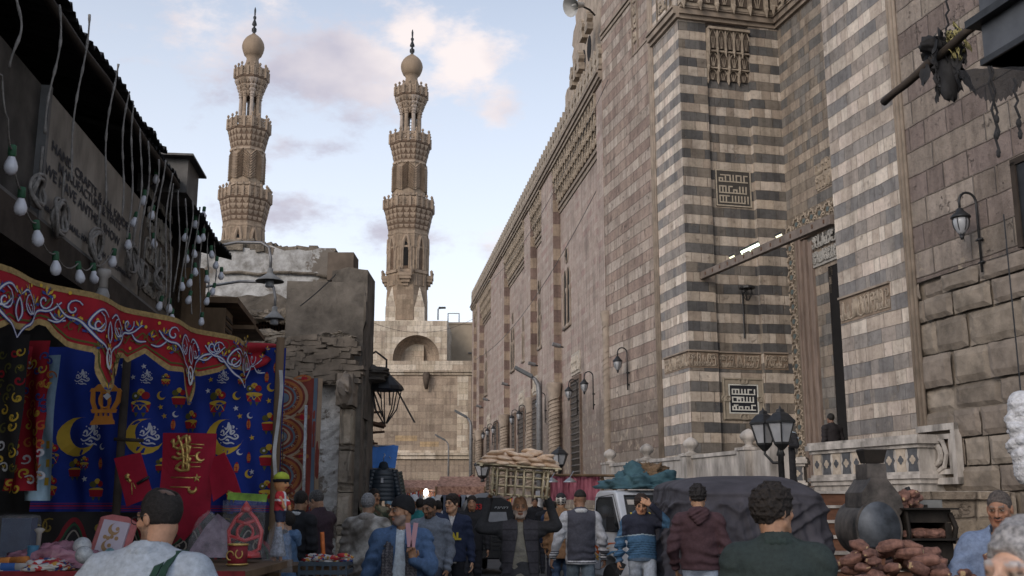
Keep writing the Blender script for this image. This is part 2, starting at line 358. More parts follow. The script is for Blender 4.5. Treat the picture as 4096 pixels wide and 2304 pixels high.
GALV = mat('galvanised_pole', (.20,.20,.205), .5, .25, 9, .1, metal=.5)
RUST = mat('rusty_steel', (.10,.055,.035), .8, .5, 14, .3)
GLASSL = mat('lamp_glass', (.30,.31,.33), .25, .15, 5, 0, spec=.5)
CONC = mat('grimy_concrete', (.13,.113,.095), .92, .55, 2.3, .9, .07, detail=12)
PLAST = NT('peeling_plaster')
_n = PLAST.noise(1.1, 8, .65); _n2 = PLAST.noise(6, 6, .7)
_c = PLAST.ramp(_n2, [(.3, (.33,.325,.32)), (.7, (.50,.50,.495))])
_c = PLAST.mix(1, _c, PLAST.ramp(PLAST.noise(3.3, 9, .7), [(.35, (.42,.4,.37)), (.6, (1.05,1.05,1.05))]), 'MULTIPLY'); _c = PLAST.mix(PLAST.step(_n, .53, .56), _c, (.16,.14,.12)); PLAST.l.new(_c, PLAST.b.inputs['Base Color']); PLAST.b.inputs['Roughness'].default_value = .9
PLAST.bump(PLAST.math('ADD', _n, PLAST.math('MULTIPLY', _n2, .3)), .8, .04); PLAST = PLAST.m
WHITEW = NT('flaking_whitewash')
_n = WHITEW.noise(1.9, 8, .7); _n2 = WHITEW.noise(9, 6, .7)
_c = WHITEW.ramp(_n2, [(.3, (.36,.35,.335)), (.7, (.56,.55,.53))])
_c = WHITEW.mix(WHITEW.step(_n, .50, .56), _c, (.17,.145,.12)); WHITEW.l.new(_c, WHITEW.b.inputs['Base Color']); WHITEW.b.inputs['Roughness'].default_value = .9
WHITEW.bump(WHITEW.math('ADD', WHITEW.math('MULTIPLY', _n, 2), WHITEW.math('MULTIPLY', _n2, .4)), 1.0, .06); WHITEW = WHITEW.m
RUBB = mat('exposed_rubble', (.115,.098,.08), .95, .5, 3.5, 1.0, .12, detail=9, c2=(.17,.145,.115))

t = NT('worn_asphalt'); n1 = t.noise(1.1, 8, .6); n2 = t.noise(60, 3, .6)
c = t.ramp(n1, [(.3, (.045,.044,.044)), (.6, (.075,.072,.068)), (.75, (.10,.094,.086))]); t.l.new(c, t.b.inputs['Base Color']); t.b.inputs['Roughness'].default_value = .8
t.bump(t.math('ADD', n1, t.math('MULTIPLY', n2, .3)), .4, .02)
gm = MB(); gm.grid(lambda a, b: (-260 + 520 * a, -30 + 560 * b, 0), 9, 9); gm.build('ground', t.m, kind='structure')
pm = MB(); pm.quad((-6.0, 3, .004), (11.6, 3, .004), (2.2, 98, .004), (-4.4, 98, .004))
t2 = NT('street_paving'); n1 = t2.noise(.8, 8, .6); n2 = t2.noise(40, 3, .6)
t2.l.new(t2.ramp(n1, [(.3, (.055,.053,.052)), (.7, (.10,.095,.088))]), t2.b.inputs['Base Color']); t2.b.inputs['Roughness'].default_value = .75; t2.bump(n2, .3, .01)
pm.build('road', t2.m, kind='structure')

mosque = empty('mosque', (8, 25, 0), label='huge striped stone mosque with tall portal filling the right side of the street', cat='mosque')
def mpart(mb, name, m, smooth=False, parent=None, **k):
    o = mb.build(name, m, None, smooth, **k); o.parent = parent or mosque; o.matrix_parent_inverse = Matrix.Translation((-8, -25, 0)) if (parent is None) else Matrix.Identity(4); return o
PB = lambda Y: (14.11 - .2456 * Y, Y)
PA = lambda Y: (9.544 - .1366 * Y, Y)
plG = Plane(PB(6), PB(22.4)); plF = Plane(PB(22.4), PB(25.1)); plC = Plane(PB(34), PB(36.5)); plB = Plane(PB(36.5), PB(41.9))
plA = Plane(PA(41.9), PA(97)); dD = (.971, .2385)
D0 = Vector(PB(34)); D1 = D0 + Vector(dD) * 3.75
plD = Plane(tuple(D0), tuple(D1)); E1 = Vector(PB(25.1)) + Vector(dD) * 3.75
plE = Plane(tuple(D1), tuple(E1))
ZT = 26.0
g = MB(); g.pquad(plG, 0, plG.len, 6.2, ZT, 0); mpart(g, 'wall', M_G)
g = MB(); random.seed(3)
g.pquad(plG, 0, plG.len, 0, 6.2, -.12)
z = 0
while z < 6.2:
    hh = random.choice((.5, .62, .7, .56)); hh = min(hh, 6.2 - z); s_ = -.3 + random.random() * .5
    while s_ < plG.len:
        L_ = random.uniform(.7, 1.6); e = min(s_ + L_, plG.len)
        if e - s_ > .15:
            o_ = random.uniform(-.05, .07) - (0.12 if random.random() < .12 else 0)
            a, b, c0, c1 = s_ + .018, e - .018, z + .015, z + hh - .02
            def bf(p, q, a=a, b=b, c0=c0, c1=c1, o_=o_, sd=random.random() * 50):
                S = a + (b - a) * p; Z = c0 + (c1 - c0) * q; ed = min(p, 1 - p, q, 1 - q)
                o = o_ * .7 + .022 * n3((S, Z, sd), 3.1) + .014 * n3((S, Z, sd), 11) - (.05 if ed < .001 else 0)
                return plG.P(S + .02 * n3((S, Z, sd + 9), 4), Z + .02 * n3((S, Z, sd + 5), 4), o)
            g.grid(bf, 9, 6, mi=random.randrange(4))
            for q in range(len(g.f) - 40, len(g.f)): g.uv.pop(q, None)
        s_ = e
    z += hh
mpart(g, 'wall', [mat('foot_stone_%d' % k, c_, .9, .38, 2.6, .9, .05, detail=10) for k, c_ in enumerate(((.20,.168,.135), (.165,.138,.112), (.24,.205,.168), (.18,.15,.124)))], smooth=False)
def ablaq_wall(pl, m, z0=0, z1=ZT, a=0, b=None, off=0):
    g = MB(); g.pquad(pl, a, pl.len if b is None else b, z0, z1, off); return mpart(g, 'wall', m)
ablaq_wall(plF, M_C)
ablaq_wall(plC, M_C)
ablaq_wall(plB, M_B)
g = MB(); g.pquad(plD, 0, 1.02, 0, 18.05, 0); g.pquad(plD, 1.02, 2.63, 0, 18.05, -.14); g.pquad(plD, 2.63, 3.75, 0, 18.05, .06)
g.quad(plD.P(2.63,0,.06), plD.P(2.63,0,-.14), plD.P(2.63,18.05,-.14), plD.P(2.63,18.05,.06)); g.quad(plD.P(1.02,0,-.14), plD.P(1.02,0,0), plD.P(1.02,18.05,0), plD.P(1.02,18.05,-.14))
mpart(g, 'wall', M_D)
se = [plE.hit(750 + .13803 * 570, 200 + .13803 * 600)[0]]; sd0 = se[0]; sd1 = sd0 + 1.9
ztop = plE.hit(750 + .13803 * 575, 200 + .13803 * 480)[1]
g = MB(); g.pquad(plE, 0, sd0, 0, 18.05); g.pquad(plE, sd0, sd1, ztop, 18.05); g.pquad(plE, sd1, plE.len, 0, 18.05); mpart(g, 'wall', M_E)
g = MB(); g.pbox(plE, sd0, sd1, 0, ztop, -.02, -3.0); mpart(g, 'doorway', DARKV)
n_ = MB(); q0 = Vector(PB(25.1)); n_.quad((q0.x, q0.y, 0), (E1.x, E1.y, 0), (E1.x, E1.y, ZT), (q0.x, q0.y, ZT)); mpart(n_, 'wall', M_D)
g = MB(); pts = [PB(6), PB(22.4), PB(25.1), tuple(E1), tuple(D1), tuple(D0), PB(36.5), PB(41.9)]
back = [(p[0] + 30, p[1] + 7.4) for p in (PB(41.9), PB(6))]
n = len(pts) + 2; vs = [(x, y, ZT) for x, y in pts + back]; g.add(vs, [tuple(range(n))]); mpart(g, 'roof', CONC)
g = MB(); a = PB(6); g.quad((a[0], a[1], 0), (a[0] + 30, a[1] + 7.4, 0), (a[0] + 30, a[1] + 7.4, ZT), (a[0], a[1], ZT)); a = PB(41.9); g.quad((a[0]-.02, a[1], 0), (a[0] + 30, a[1] + 7.4, 0), (a[0] + 30, a[1] + 7.4, ZT), (a[0]-.02, a[1], ZT)); mpart(g, 'wall', M_B)

def roll(pl, s, z0, z1, w_=.34, name='moulding'):
    g = MB()
    for k, (o, r) in enumerate(((-.13, .045), (0, .065), (.13, .045))):
        g.tube([pl.P(s + o * w_ / .34, z0, .02), pl.P(s + o * w_ / .34, z1, .02)], r, 8)
    mpart(g, name, MOULD, True)
sB = plC.len + .05; roll(plC, plC.len - .02, 2.7, ZT, .42); roll(plG, plG.len - .15, 1.9, ZT, .3)
zc = 18.05
for pl, a, b in ((plC, -.15, 2.4), (plD, -.02, 3.78), (plE, 0, plE.len)):
    g = MB(); g.pbox(pl, a, b, zc, zc + .14, 0, .12); g.pbox(pl, a, b, zc + .14, zc + .34, 0, .22); g.pbox(pl, a, b, zc + .34, zc + .42, 0, .28); mpart(g, 'cornice', MOULD)
g = MB(); g.pquad(plD, 0, 3.75, zc + .4, ZT, .3); g.pquad(plE, 0, plE.len, zc + .4, ZT, .3); mpart(g, 'wall', CARVE)
def arch_poly(w_, h, n=7):
    pts = [(-w_/2, 0)]
    for i in range(n + 1):
        a = i / n; x = -w_/2 + a * w_/2; y = h * .55 + h * .45 * math.sin(a * math.pi / 2) ** .8; pts.append((x, y))
    for i in range(n - 1, -1, -1): pts.append((-pts[i + 1][0], pts[i + 1][1]))
    pts.append((w_/2, 0)); return pts
def cell_row(g, gd, pl, s0, s1, z, h, off, w_, depth=.18, phase=0):
    """a row of little niches: ribs standing proud, thin dark plates painting shade in the pointed hollows between"""
    n = max(1, int((s1 - s0) / w_)); w2 = (s1 - s0) / n
    for i in range(n):
        c = s0 + (i + .5) * w2
        g.pbox(pl, c - w2/2, c - w2/2 + w2 * .16, z, z + h, off - .3, off + depth * .8)
        p0 = pl.P(c - w2/2 + w2*.08, z, off + depth * .6)
        g.lathe([(0.01, -h * .35), (w2 * .10, -h * .15), (w2 * .16, 0), (w2 * .1, h * .08)], 6, p0)
        poly = arch_poly(w2 * .70, h * .86)
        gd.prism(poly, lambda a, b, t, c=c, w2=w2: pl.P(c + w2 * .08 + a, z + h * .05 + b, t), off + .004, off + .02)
        for k in (-1, 0, 1):
            g.tube([pl.P(c + w2*.08 + k * w2 * .06, z + h*.06, off + .03), pl.P(c + w2*.08 + k * w2 * .22, z + h * .62, off + .05)], w2 * .03, 4)
        up = [(x * 1.18, y * 1.06) for x, y in poly[1:-1]]
        g.tube([pl.P(c + w2 * .08 + a, z + h * .05 + b, off + depth * .45) for a, b in up], w2 * .055, 5)
    g.pbox(pl, s0, s1, z + h * .96, z + h * 1.08, off - .3, off + depth * 1.3)
g, gd = MB(), MB()
for pl, a, b in ((plD, 0, 3.75), (plE, 0, plE.len)):
    cell_row(g, gd, pl, a, b, zc + .5, .85, .34, .62); cell_row(g, gd, pl, a, b, zc + 1.5, .9, .62, .72); cell_row(g, gd, pl, a, b, zc + 2.55, .9, .95, .8)
mpart(g, 'muqarnas', CARVE); mpart(gd, 'hollow_shade', CARVED_D)
g, gd = MB(), MB()
for k, (z, h, o) in enumerate(((17.0, .75, .12), (16.4, .55, .0), (15.95, .42, -.10))):
    cell_row(g, gd, plD, 1.04, 2.60, z, h, o, .30 + .02 * k, .10)
mpart(g, 'muqarnas', CARVE); mpart(gd, 'hollow_shade', CARVED_D)
def scribble(g, pl, s0, s1, z0, z1, off, seed, r=.018, dens=1.0):
    """raised foliate script: uprights, bowls and curls on a sunk ground"""
    rd = random.Random(seed); s = s0 + .03; h = z1 - z0
    while s < s1 - .1:
        k = rd.random(); w_ = rd.uniform(.06, .16)
        if k < .45: pts = [(s, z0 + h*.12), (s + rd.uniform(-.01,.02), z0 + h * rd.uniform(.6, .93))]
        elif k < .75: pts = [(s + w_ * math.cos(a), z0 + h * .3 + h * .2 * math.sin(a)) for a in np.linspace(2.6, 6.6, 7)]
        else: pts = [(s + w_ * .6 * math.cos(a) * (1 - a / 14), z0 + h * .68 + h * .2 * math.sin(a) * (1 - a / 14)) for a in np.linspace(0, 6.6, 9)]
        pts = [(min(max(a, s0+.01), s1-.01), b) for a, b in pts]
        g.tube([pl.P(a, b, off + r * .3) for a, b in pts], r, 4); s += w_ * .62 / dens
def inscr(pl, s0, s1, z0, z1, seed, off=0):
    g = MB(); g.pbox(pl, s0, s1, z0, z1, off - .02, off + .012, 0); mpart(g, 'inscription', mat('inscription_ground', (.21,.16,.12), .9, .3, 4, .4))
    g = MB(); scribble(g, pl, s0, s1, z0, z1, off + .014, seed, .020, 1.25); scribble(g, pl, s0, s1, z0, z1, off + .014, seed + 7, .014, 1.1); mpart(g, 'inscription', CARVE, True)
    g = MB(); g.pbox(pl, s0 - .02, s1, z1, z1 + .05, off, off + .07); mpart(g, 'moulding', MOULD)
z_i0, z_i1 = plC.hit(694.9, 349.1)[1] - .53, plC.hit(694.9, 349.1)[1]
inscr(plC, .0, 2.1, z_i0, z_i1, 1); inscr(plD, 0.0, 1.02, z_i0, z_i1, 2); inscr(plD, 1.04, 2.62, z_i0, z_i1, 3, -.14); inscr(plD, 2.64, 3.5, z_i0, z_i1, 4, .06)
_h = lambda x, y: plF.hit(750 + .13803 * x, 200 + .13803 * y)
a0, a1 = _h(650, 725), _h(1010, 605)
inscr(plF, a1[0], plF.len - .02, z_i0 - .08, z_i1 - .02, 5)
_h1 = lambda x, y: plB.hit(550 + .13803 * x, .13803 * y)
sa, za = _h1(335, 715); sb, zb = _h1(600, 405)
g = MB(); g.pbox(plB, 0, sb, za - .03, za + .05, 0, .035); g.pbox(plB, sb - .06, sb, za, 21, 0, .05); g.pbox(plB, sb - .62, sb - .56, za, 21, 0, .05)
zc2 = _h1(320, 365)[1]; g.pbox(plB, sb, plB.len, zc2, zc2 + .12, 0, .06); g.pbox(plB, sb, plB.len, zc2 + .18, zc2 + .3, 0, .1); mpart(g, 'moulding', MOULD)
g = MB()
for q in range(5): scribble(g, plB, sb - .56, sb - .06, za + .4 + q * .55, za + .95 + q * .55, .01, 40 + q, .03, 1.3)
mpart(g, 'carving', CARVE, True)
g = MB()
for q in range(5): scribble(g, plC, 1.0, 1.75, 18.9 + q * .6, 19.5 + q * .6, .01, 50 + q, .035, 1.3)
g.pbox(plC, .9, .94, 18.6, 24, 0, .05); g.pbox(plC, 1.8, 1.84, 18.6, 24, 0, .05); g.pbox(plC, .5, .56, 18.5, 24, 0, .07); mpart(g, 'carving', CARVE, True)
cs, cz1 = plB.hit(550 + .13803 * 385, 200 + .13803 * 820); g = MB()
g.lathe([(.17, 0), (.17, cz1 - .7), (.15, cz1 - .66), (.26, cz1 - .1), (.24, cz1)], 12, plB.P(plB.len - .05, 0, .03), rot=.2)
for k in range(26): g.tube([plB.P(plB.len - .05, 0, .03) + Vector((.175 * math.cos(a + k), .175 * math.sin(a + k), .6 + k * .32 + .1 * (a - 3))) for a in np.linspace(1, 5.5, 8)], .02, 4)
mpart(g, 'column', MOULD, True)

def kufic(pl, s0, s1, z0, z1, off, name, seed, barm, bgm, n=15, frame=None):
    e = MB(); e.pbox(pl, s0, s1, z0, z1, off, off + .03); plq = mpart(e, name, bgm)
    rd = random.Random(seed); G = np.zeros((n, n), int)
    G[0, :] = 1; G[-1, :] = 1; G[:, 0] = 1; G[:, -1] = 1
    for band in range(3):
        y0 = 2 + band * (n - 3) // 3; y1 = y0 + (n - 3) // 3 - 2; x = 2
        while x < n - 2:
            k = rd.random()
            if k < .60: G[y0:y1+1, x] = 1; x += 2
            elif k < .80 and x < n - 5: G[y0:y0+3, x:x+3] = 1; G[y0+1, x+1] = 0; G[y0, x:x+4] = 1; x += 4
            else: G[y0:y1+1, x] = 1; G[y1, x:min(x+3, n-2)] = 1; G[y0, x:min(x+3, n-2)] = 1; x += 3 if k < .9 else 4
        G[y0, 2:n-2 if rd.random() < .5 else n-4] = 1; G[y1, 3:3 + rd.randint(3, 6)] = 1
    g = MB(); cw, ch = (s1 - s0) / n, (z1 - z0) / n
    for r in range(n):
        c = 0
        while c < n:
            if G[r, c]:
                c2 = c
                while c2 < n and G[r, c2]: c2 += 1
                g.pbox(pl, s0 + cw * (c + .12), s0 + cw * (c2 - .12), z0 + ch * (r + .14), z0 + ch * (r + .86), off + .028, off + .045); c = c2
            else: c += 1
    for c in range(n):
        for r in range(n - 1):
            if G[r, c] and G[r+1, c]: g.pbox(pl, s0 + cw * (c + .14), s0 + cw * (c + .86), z0 + ch * (r + .5), z0 + ch * (r + 1.5), off + .026, off + .043)
    mpart(g, 'lettering', barm)
    if frame:
        f = MB(); w_ = frame
        for a, b, c, d in ((s0-w_, s1+w_, z1, z1+w_), (s0-w_, s1+w_, z0-w_, z0), (s0-w_, s0, z0, z1), (s1, s1+w_, z0, z1)):
            f.pbox(pl, a, b, c, d, off - .01, off + .05)
        for a, b in (((s0+s1)/2, z1+w_*.5), ((s0+s1)/2, z0-w_*.5), (s0-w_*.5, (z0+z1)/2), (s1+w_*.5, (z0+z1)/2)):
            for q in (-1, 1): f.tube([pl.P(a + q * .06 + .09 * math.cos(x), b + .09 * math.sin(x), off + .06) for x in np.linspace(0, 6.28, 11)], .028, 5)
        e1 = w_ * .8
        for a0_, b0_, a1_, b1_ in ((s0-e1, z0-e1, s1+e1, z0-e1), (s1+e1, z0-e1, s1+e1, z1+e1), (s1+e1, z1+e1, s0-e1, z1+e1), (s0-e1, z1+e1, s0-e1, z0-e1)):
            f.tube([pl.P(a0_, b0_, off + .055), pl.P(a1_, b1_, off + .055)], .03, 6)
        mpart(f, 'frame', mat('pale_frame', (.27,.235,.185), .8, .2, 5, .3))
_k = lambda x, y, o=0: plD.hit(670 + .2069 * x, 125 + .2069 * y, o)
a = _k(224, 390, -.12); b = _k(388, 225, -.12)
kufic(plD, a[0], b[0], a[1], b[1], -.14, 'inscription_panel', 11, mat('pale_inlay', (.40,.35,.28), .7, .2, 8, .1), mat('dark_inlay', (.06,.055,.05), .7, .2, 8, .1), 23)
a = _k(282, 1395, -.12); b = _k(424, 1255, -.12)
kufic(plD, a[0] + .02, b[0], a[1], b[1], -.13, 'inscription_panel', 5, mat('white_inlay', (.58,.58,.54), .6, .15, 8, .1), mat('black_inlay', (.02,.022,.028), .5, .2, 8, .1), 19, frame=.2)

_e = lambda x, y: plE.hit(750 + .13803 * x, 200 + .13803 * y)
sb0, zt = _e(262, 250)[0], _e(275, 150)[1]; sb1 = sb0 + .62
g = MB(); g.pbox(plE, sb0, sb1, 1.8, zt, 0, .05); g.pbox(plE, sb1, plE.len - .3, zt - .62, zt, 0, .05); mpart(g, 'door_frame', mat('interlace_ground', (.17,.14,.11), .85, .25, 4, .3))
g = MB(); gb = MB(); z = 2.0; k = 0
def star(g, gb, pl, c, z, r, off):
    for q in range(6):
        a = q * math.pi / 3; b = a + math.pi / 1.5
        g.tube([pl.P(c + r * math.cos(a), z + r * math.sin(a), off), pl.P(c + r * .62 * math.cos(a + .52), z + r * .62 * math.sin(a + .52), off + .03), pl.P(c + r * math.cos(a + 1.05), z + r * math.sin(a + 1.05), off)], .030, 5)
        g.tube([pl.P(c + r * .62 * math.cos(a + .52), z + r * .62 * math.sin(a + .52), off), pl.P(c + r * 1.12 * math.cos(a + .52), z + r * 1.12 * math.sin(a + .52), off)], .028, 5)
    gb.lathe([(.085, -.01), (.085, .02)], 6, pl.P(c, z, off), axis=Matrix(((pl.d.x, 0, pl.n.x), (pl.d.y, 0, pl.n.y), (0, 1, 0))))
while z < zt - .2: star(g, gb, plE, (sb0 + sb1) / 2, z, .27, .055); z += .50
s_ = sb1 + .2
while s_ < plE.len - .5: star(g, gb, plE, s_, zt - .31, .27, .055); s_ += .5
mpart(g, 'carving', CARVE, True); mpart(gb, 'inlay', mat('blue_inlay', (.10,.13,.135), .5, .3, 9, .1))
mrb = mat('reddish_marble_jamb', (.20,.155,.13), .65, .3, 3, .2, stretch=(3, 3, .5))
s = sb1
for w_, o, m, zz in ((.14, .03, mat('pale_strip', (.42,.36,.28), .8, .25, 5, .2), 1.0), (.10, .12, mrb, .75), (.16, .07, mrb, .6), (.08, .13, mrb, .5), (.22, .05, mrb, .35), (.07, .11, mrb, .3), (.3, .03, mrb, .1), (.06, .09, mrb, .05)):
    zq = zt - .62 - (1.0 - zz) * .5; e = min(s + w_, sd0 - .01)
    if e > s + .02:
        g = MB(); g.pbox(plE, s, e, 1.8, zq, 0, o)
        if zz > .4: g.pbox(plE, s, plE.len - .3, zq - w_ * .6, zq - .002, 0, o + .003)
        mpart(g, 'door_frame', m)
    s = e
p0 = _e(470, 495); p1 = _e(615, 330)
g = MB(); g.pbox(plE, p0[0], plE.len - .9, p0[1], p1[1], 0, .06); mpart(g, 'lintel', mat('grey_marble', (.30,.29,.27), .6, .2, 6, .2))
g = MB()
for q in range(2): scribble(g, plE, p0[0] + .05, p0[0] + 2.2, p0[1] + .05 + q * .5, p0[1] + .55 + q * .5, .07, 60 + q, .026, 1.2)
mpart(g, 'carving', mat('grey_marble', (.3,.29,.27)), True)
g = MB()
for q in range(3): g.pbox(plE, sd0 + .02 * q, sd0 + .22 - .05 * q, ztop - .3 - q * .28, ztop - .05 - q * .28, -.02, -.4)
mpart(g, 'corbel', CARVE)
_p = _e(455, 1395); _q = _e(560, 1215)
q3 = plE.hit(750 + .138 * 490, .138 * 1390); q4 = plE.hit(750 + .138 * 560, .138 * 1185)
g = MB(); g.pbox(plE, q3[0], q4[0] + .6, q3[1], q4[1], 0, .03); scribble(g, plE, q3[0], q4[0] + .5, q3[1], q3[1] + .5, .03, 71, .04); scribble(g, plE, q3[0], q4[0] + .5, q3[1] + .5, q3[1] + 1.0, .03, 72, .04); mpart(g, 'carving', CARVE)

A = plA; dA = A.d; sA = lambda Y: (Vector(PA(Y)) - A.p0).length
bays = [(43.2, 54.0), (57.7, 61.8), (64.3, 74.0), (82.1, 90.6), (92.8, 95.6)]
ZR0, ZR1, ZW = 0, 19.0, 19.75; RD_ = .40
g = MB(); gj = MB(); prev = 0
for Y0, Y1 in bays:
    a, b = sA(Y0), sA(Y1)
    g.pquad(A, prev, a, 0, ZW); g.pquad(A, a, b, 0, ZR1, -RD_); g.pquad(A, a, b, ZR1, ZW)
    gj.quad(A.P(b, 0, -RD_), A.P(b, 0, 0), A.P(b, ZR1, 0), A.P(b, ZR1, -RD_)); gj.quad(A.P(a, 0, 0), A.P(a, 0, -RD_), A.P(a, ZR1, -RD_), A.P(a, ZR1, 0))
    gj.quad(A.P(a, ZR1, 0), A.P(a, ZR1, -RD_), A.P(b, ZR1, -RD_), A.P(b, ZR1, 0)); prev = b
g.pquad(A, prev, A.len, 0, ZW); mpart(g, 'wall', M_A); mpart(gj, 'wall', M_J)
g = MB(); e0 = A.P(A.len, 0); e1 = e0 + Vector((22, 3.0, 0)); g.quad(e0, e1, e1 + Vector((0,0,ZW)), e0 + Vector((0,0,ZW))); e2 = A.P(0, 0) + Vector((22, 3, 0)); g.quad(A.P(0, ZW), A.P(A.len, ZW), e1 + Vector((0,0,ZW)), e2 + Vector((0,0,ZW))); mpart(g, 'roof', CONC)
for Y0, Y1 in bays:
    a, b = sA(Y0), sA(Y1); g, gd = MB(), MB(); tiers = ((18.35, .62, -.02), (17.75, .6, -.14), (17.15, .6, -.26))
    for k, (z, h, o) in enumerate(tiers): cell_row(g, gd, A, a + .02, b - .02, z, h, o, .62, .14)
    mpart(g, 'muqarnas', CARVE); mpart(gd, 'hollow_shade', CARVED_D)
    g = MB(); g.pbox(A, a, b, 16.82, 17.0, -RD_, -RD_ + .14); g.pbox(A, a, b, 16.6, 16.82, -RD_, -RD_ + .06); mpart(g, 'moulding', MOULD)
g = MB()
for z, h, o in ((19.12, .10, .10), (19.22, .22, .18), (19.44, .08, .26), (19.6, .15, .16)): g.pbox(A, 0, A.len + .1, z, z + h, -.02, o)
mpart(g, 'cornice', MOULD)
trefoil = [(-.30,0),(-.30,.34),(-.13,.42),(-.30,.55),(-.34,.72),(-.20,.84),(-.12,.80),(-.13,.95),(0,1.12),(.13,.95),(.12,.80),(.20,.84),(.34,.72),(.30,.55),(.13,.42),(.30,.34),(.30,0)]
g = MB(); s = .3
while s < A.len: g.prism(trefoil, lambda a, b, t, s=s: A.P(s + a, ZW + b, t), .14, -.12); s += .74
g.pbox(A, 0, A.len, ZW - .002, ZW + .10, -.12, .14); mpart(g, 'cresting', CARVE)
plS = Plane((A.P(.5, 0, -1.3).x, A.P(.5, 0, -1.3).y), (A.P(14, 0, -1.3).x, A.P(14, 0, -1.3).y))
_s = lambda x, y: plS.hit(550 + .13803 * x, .13803 * y)
prof = [_s(x, y) for x, y in ((112, 810),(110,700),(122,650),(142,625),(140,590),(152,570),(166,470),(160,410),(172,350),(160,330),(170,230),(188,170),(180,60),(196,20),(215,-80),(240,-160),(280,-260))]
s0_ = min(p[0] for p in prof)
poly = [(-2, 18.5), (prof[0][0], 18.5)] + prof + [(-2, prof[-1][1])]
g = MB(); g.prism(poly, lambda a, b, t: plS.P(a, b, t), 0, -.9); mpart(g, 'parapet', mat('worn_parapet', (.33,.27,.215), .9, .3, 2, .6, .03))
g = MB()
for x, y in ((259, 227), (285, 350), (245, 450)):
    c = _s(x, y); g.lathe([(.50, -.01), (.50, .02)], 18, plS.P(c[0], c[1], 0), axis=Matrix(((plS.d.x, 0, plS.n.x), (plS.d.y, 0, plS.n.y), (0, 1.35, 0))))
mpart(g, 'oval_opening', DARKV)
g = MB()
for k, (x, y) in enumerate(((375,150),(335,215),(312,440),(285,500),(258,560))):
    c = _s(x, y); tp = plS.P(c[0], c[1] - .55, .75)
    g.prism([(a * 1.1, b) for a, b in trefoil], lambda a, b, t: plS.P(c[0] + a, c[1] - .6 + b, t), .8, .5)
mpart(g, 'cresting', CARVE)

def arch_pts(w_, z0, z1):
    r = w_ / 2; return [(-r, z0), (-r, z1 - r * 1.25)] + [(-r * math.cos(a), z1 - r * 1.25 + r * 1.25 * math.sin(a)) for a in np.linspace(.3, math.pi - .3, 6)] + [(r, z1 - r * 1.25), (r, z0)]
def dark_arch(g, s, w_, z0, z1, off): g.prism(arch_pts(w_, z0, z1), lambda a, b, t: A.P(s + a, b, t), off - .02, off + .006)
def double_window(s, z0, z1, off, n=2, w_=.62, oculus=True):
    g = MB(); fr = MB(); gap = w_ + .26
    for k in range(n):
        c = s + (k - (n - 1) / 2) * gap; dark_arch(g, c, w_, z0, z1, off)
        pts = arch_pts(w_ + .1, z0, z1 + .06); fr.tube([A.P(c + a, b, off + .02) for a, b in pts], .035, 5)
    for k in range(n + 1):
        c = s + (k - n / 2) * gap; fr.lathe([(.08, z0 - .15), (.08, z0), (.045, z0 + .12), (.045, z1 - 1.3), (.08, z1 - 1.1), (.07, z1 - .95)], 8, A.P(c, 0, off + .03))
    if oculus: g.lathe([(.34, -.01), (.34, .012)], 14, A.P(s, z1 + .75, off), axis=Matrix(((A.d.x, 0, A.n.x), (A.d.y, 0, A.n.y), (0, 1, 0)))); fr.tube([A.P(s + .38 * math.cos(a), z1 + .75 + .38 * math.sin(a), off + .02) for a in np.linspace(0, 6.28, 15)], .045, 5)
    fr.pbox(A, s - n * gap / 2 - .1, s + n * gap / 2 + .1, z0 - .16, z0, off - .02, off + .1)
    w2 = mpart(g, 'window', DARKV); mpart(fr, 'frame', MOULD, True)
_a = lambda x, y, o=0: A.hit(450 + .10352 * x, 250 + .10352 * y, o)
def win_at(x, yb, yt, off, n, w_=.62, oc=True):
    b = _a(x, yb, off); t_ = _a(x, yt, off); double_window(b[0], b[1], t_[1], off, n, w_, oc)
win_at(1137, 725, 185, -RD_, 2); win_at(868, 940, 480, 0, 1, .55, True); win_at(608, 1160, 760, -RD_, 2, .62); win_at(711, 1065, 650, 0, 1, .4, False); win_at(350, 1395, 1080, -RD_, 2, .62)
b = _a(453, 1255, -RD_); t_ = _a(453, 690, -RD_); fr = MB(); sa_, sb_ = _a(497, 1200, -RD_)[0], _a(410, 1275, -RD_)[0]; z0_, z1_ = _a(410, 1275, -RD_)[1] , _a(410, 720, -RD_)[1]
for q, w_ in ((0, .16), (.3, .10)):
    fr.pbox(A, sa_ + q, sb_ - q, z0_ + q, z0_ + q + w_, -RD_, -RD_ + .14); fr.pbox(A, sa_ + q, sb_ - q, z1_ - q - w_, z1_ - q, -RD_, -RD_ + .14); fr.pbox(A, sa_ + q, sa_ + q + w_, z0_ + q, z1_ - q, -RD_, -RD_ + .137); fr.pbox(A, sb_ - q - w_, sb_ - q, z0_ + q, z1_ - q, -RD_, -RD_ + .137)
mpart(fr, 'frame', MOULD); g = MB(); g.lathe([(.62, -.01), (.62, .012)], 16, A.P((sa_ + sb_) / 2 , (z0_ + z1_) / 2 , -RD_), axis=Matrix(((A.d.x, 0, A.n.x), (A.d.y, 0, A.n.y), (0, 1.5, 0)))); mpart(g, 'window', DARKV)
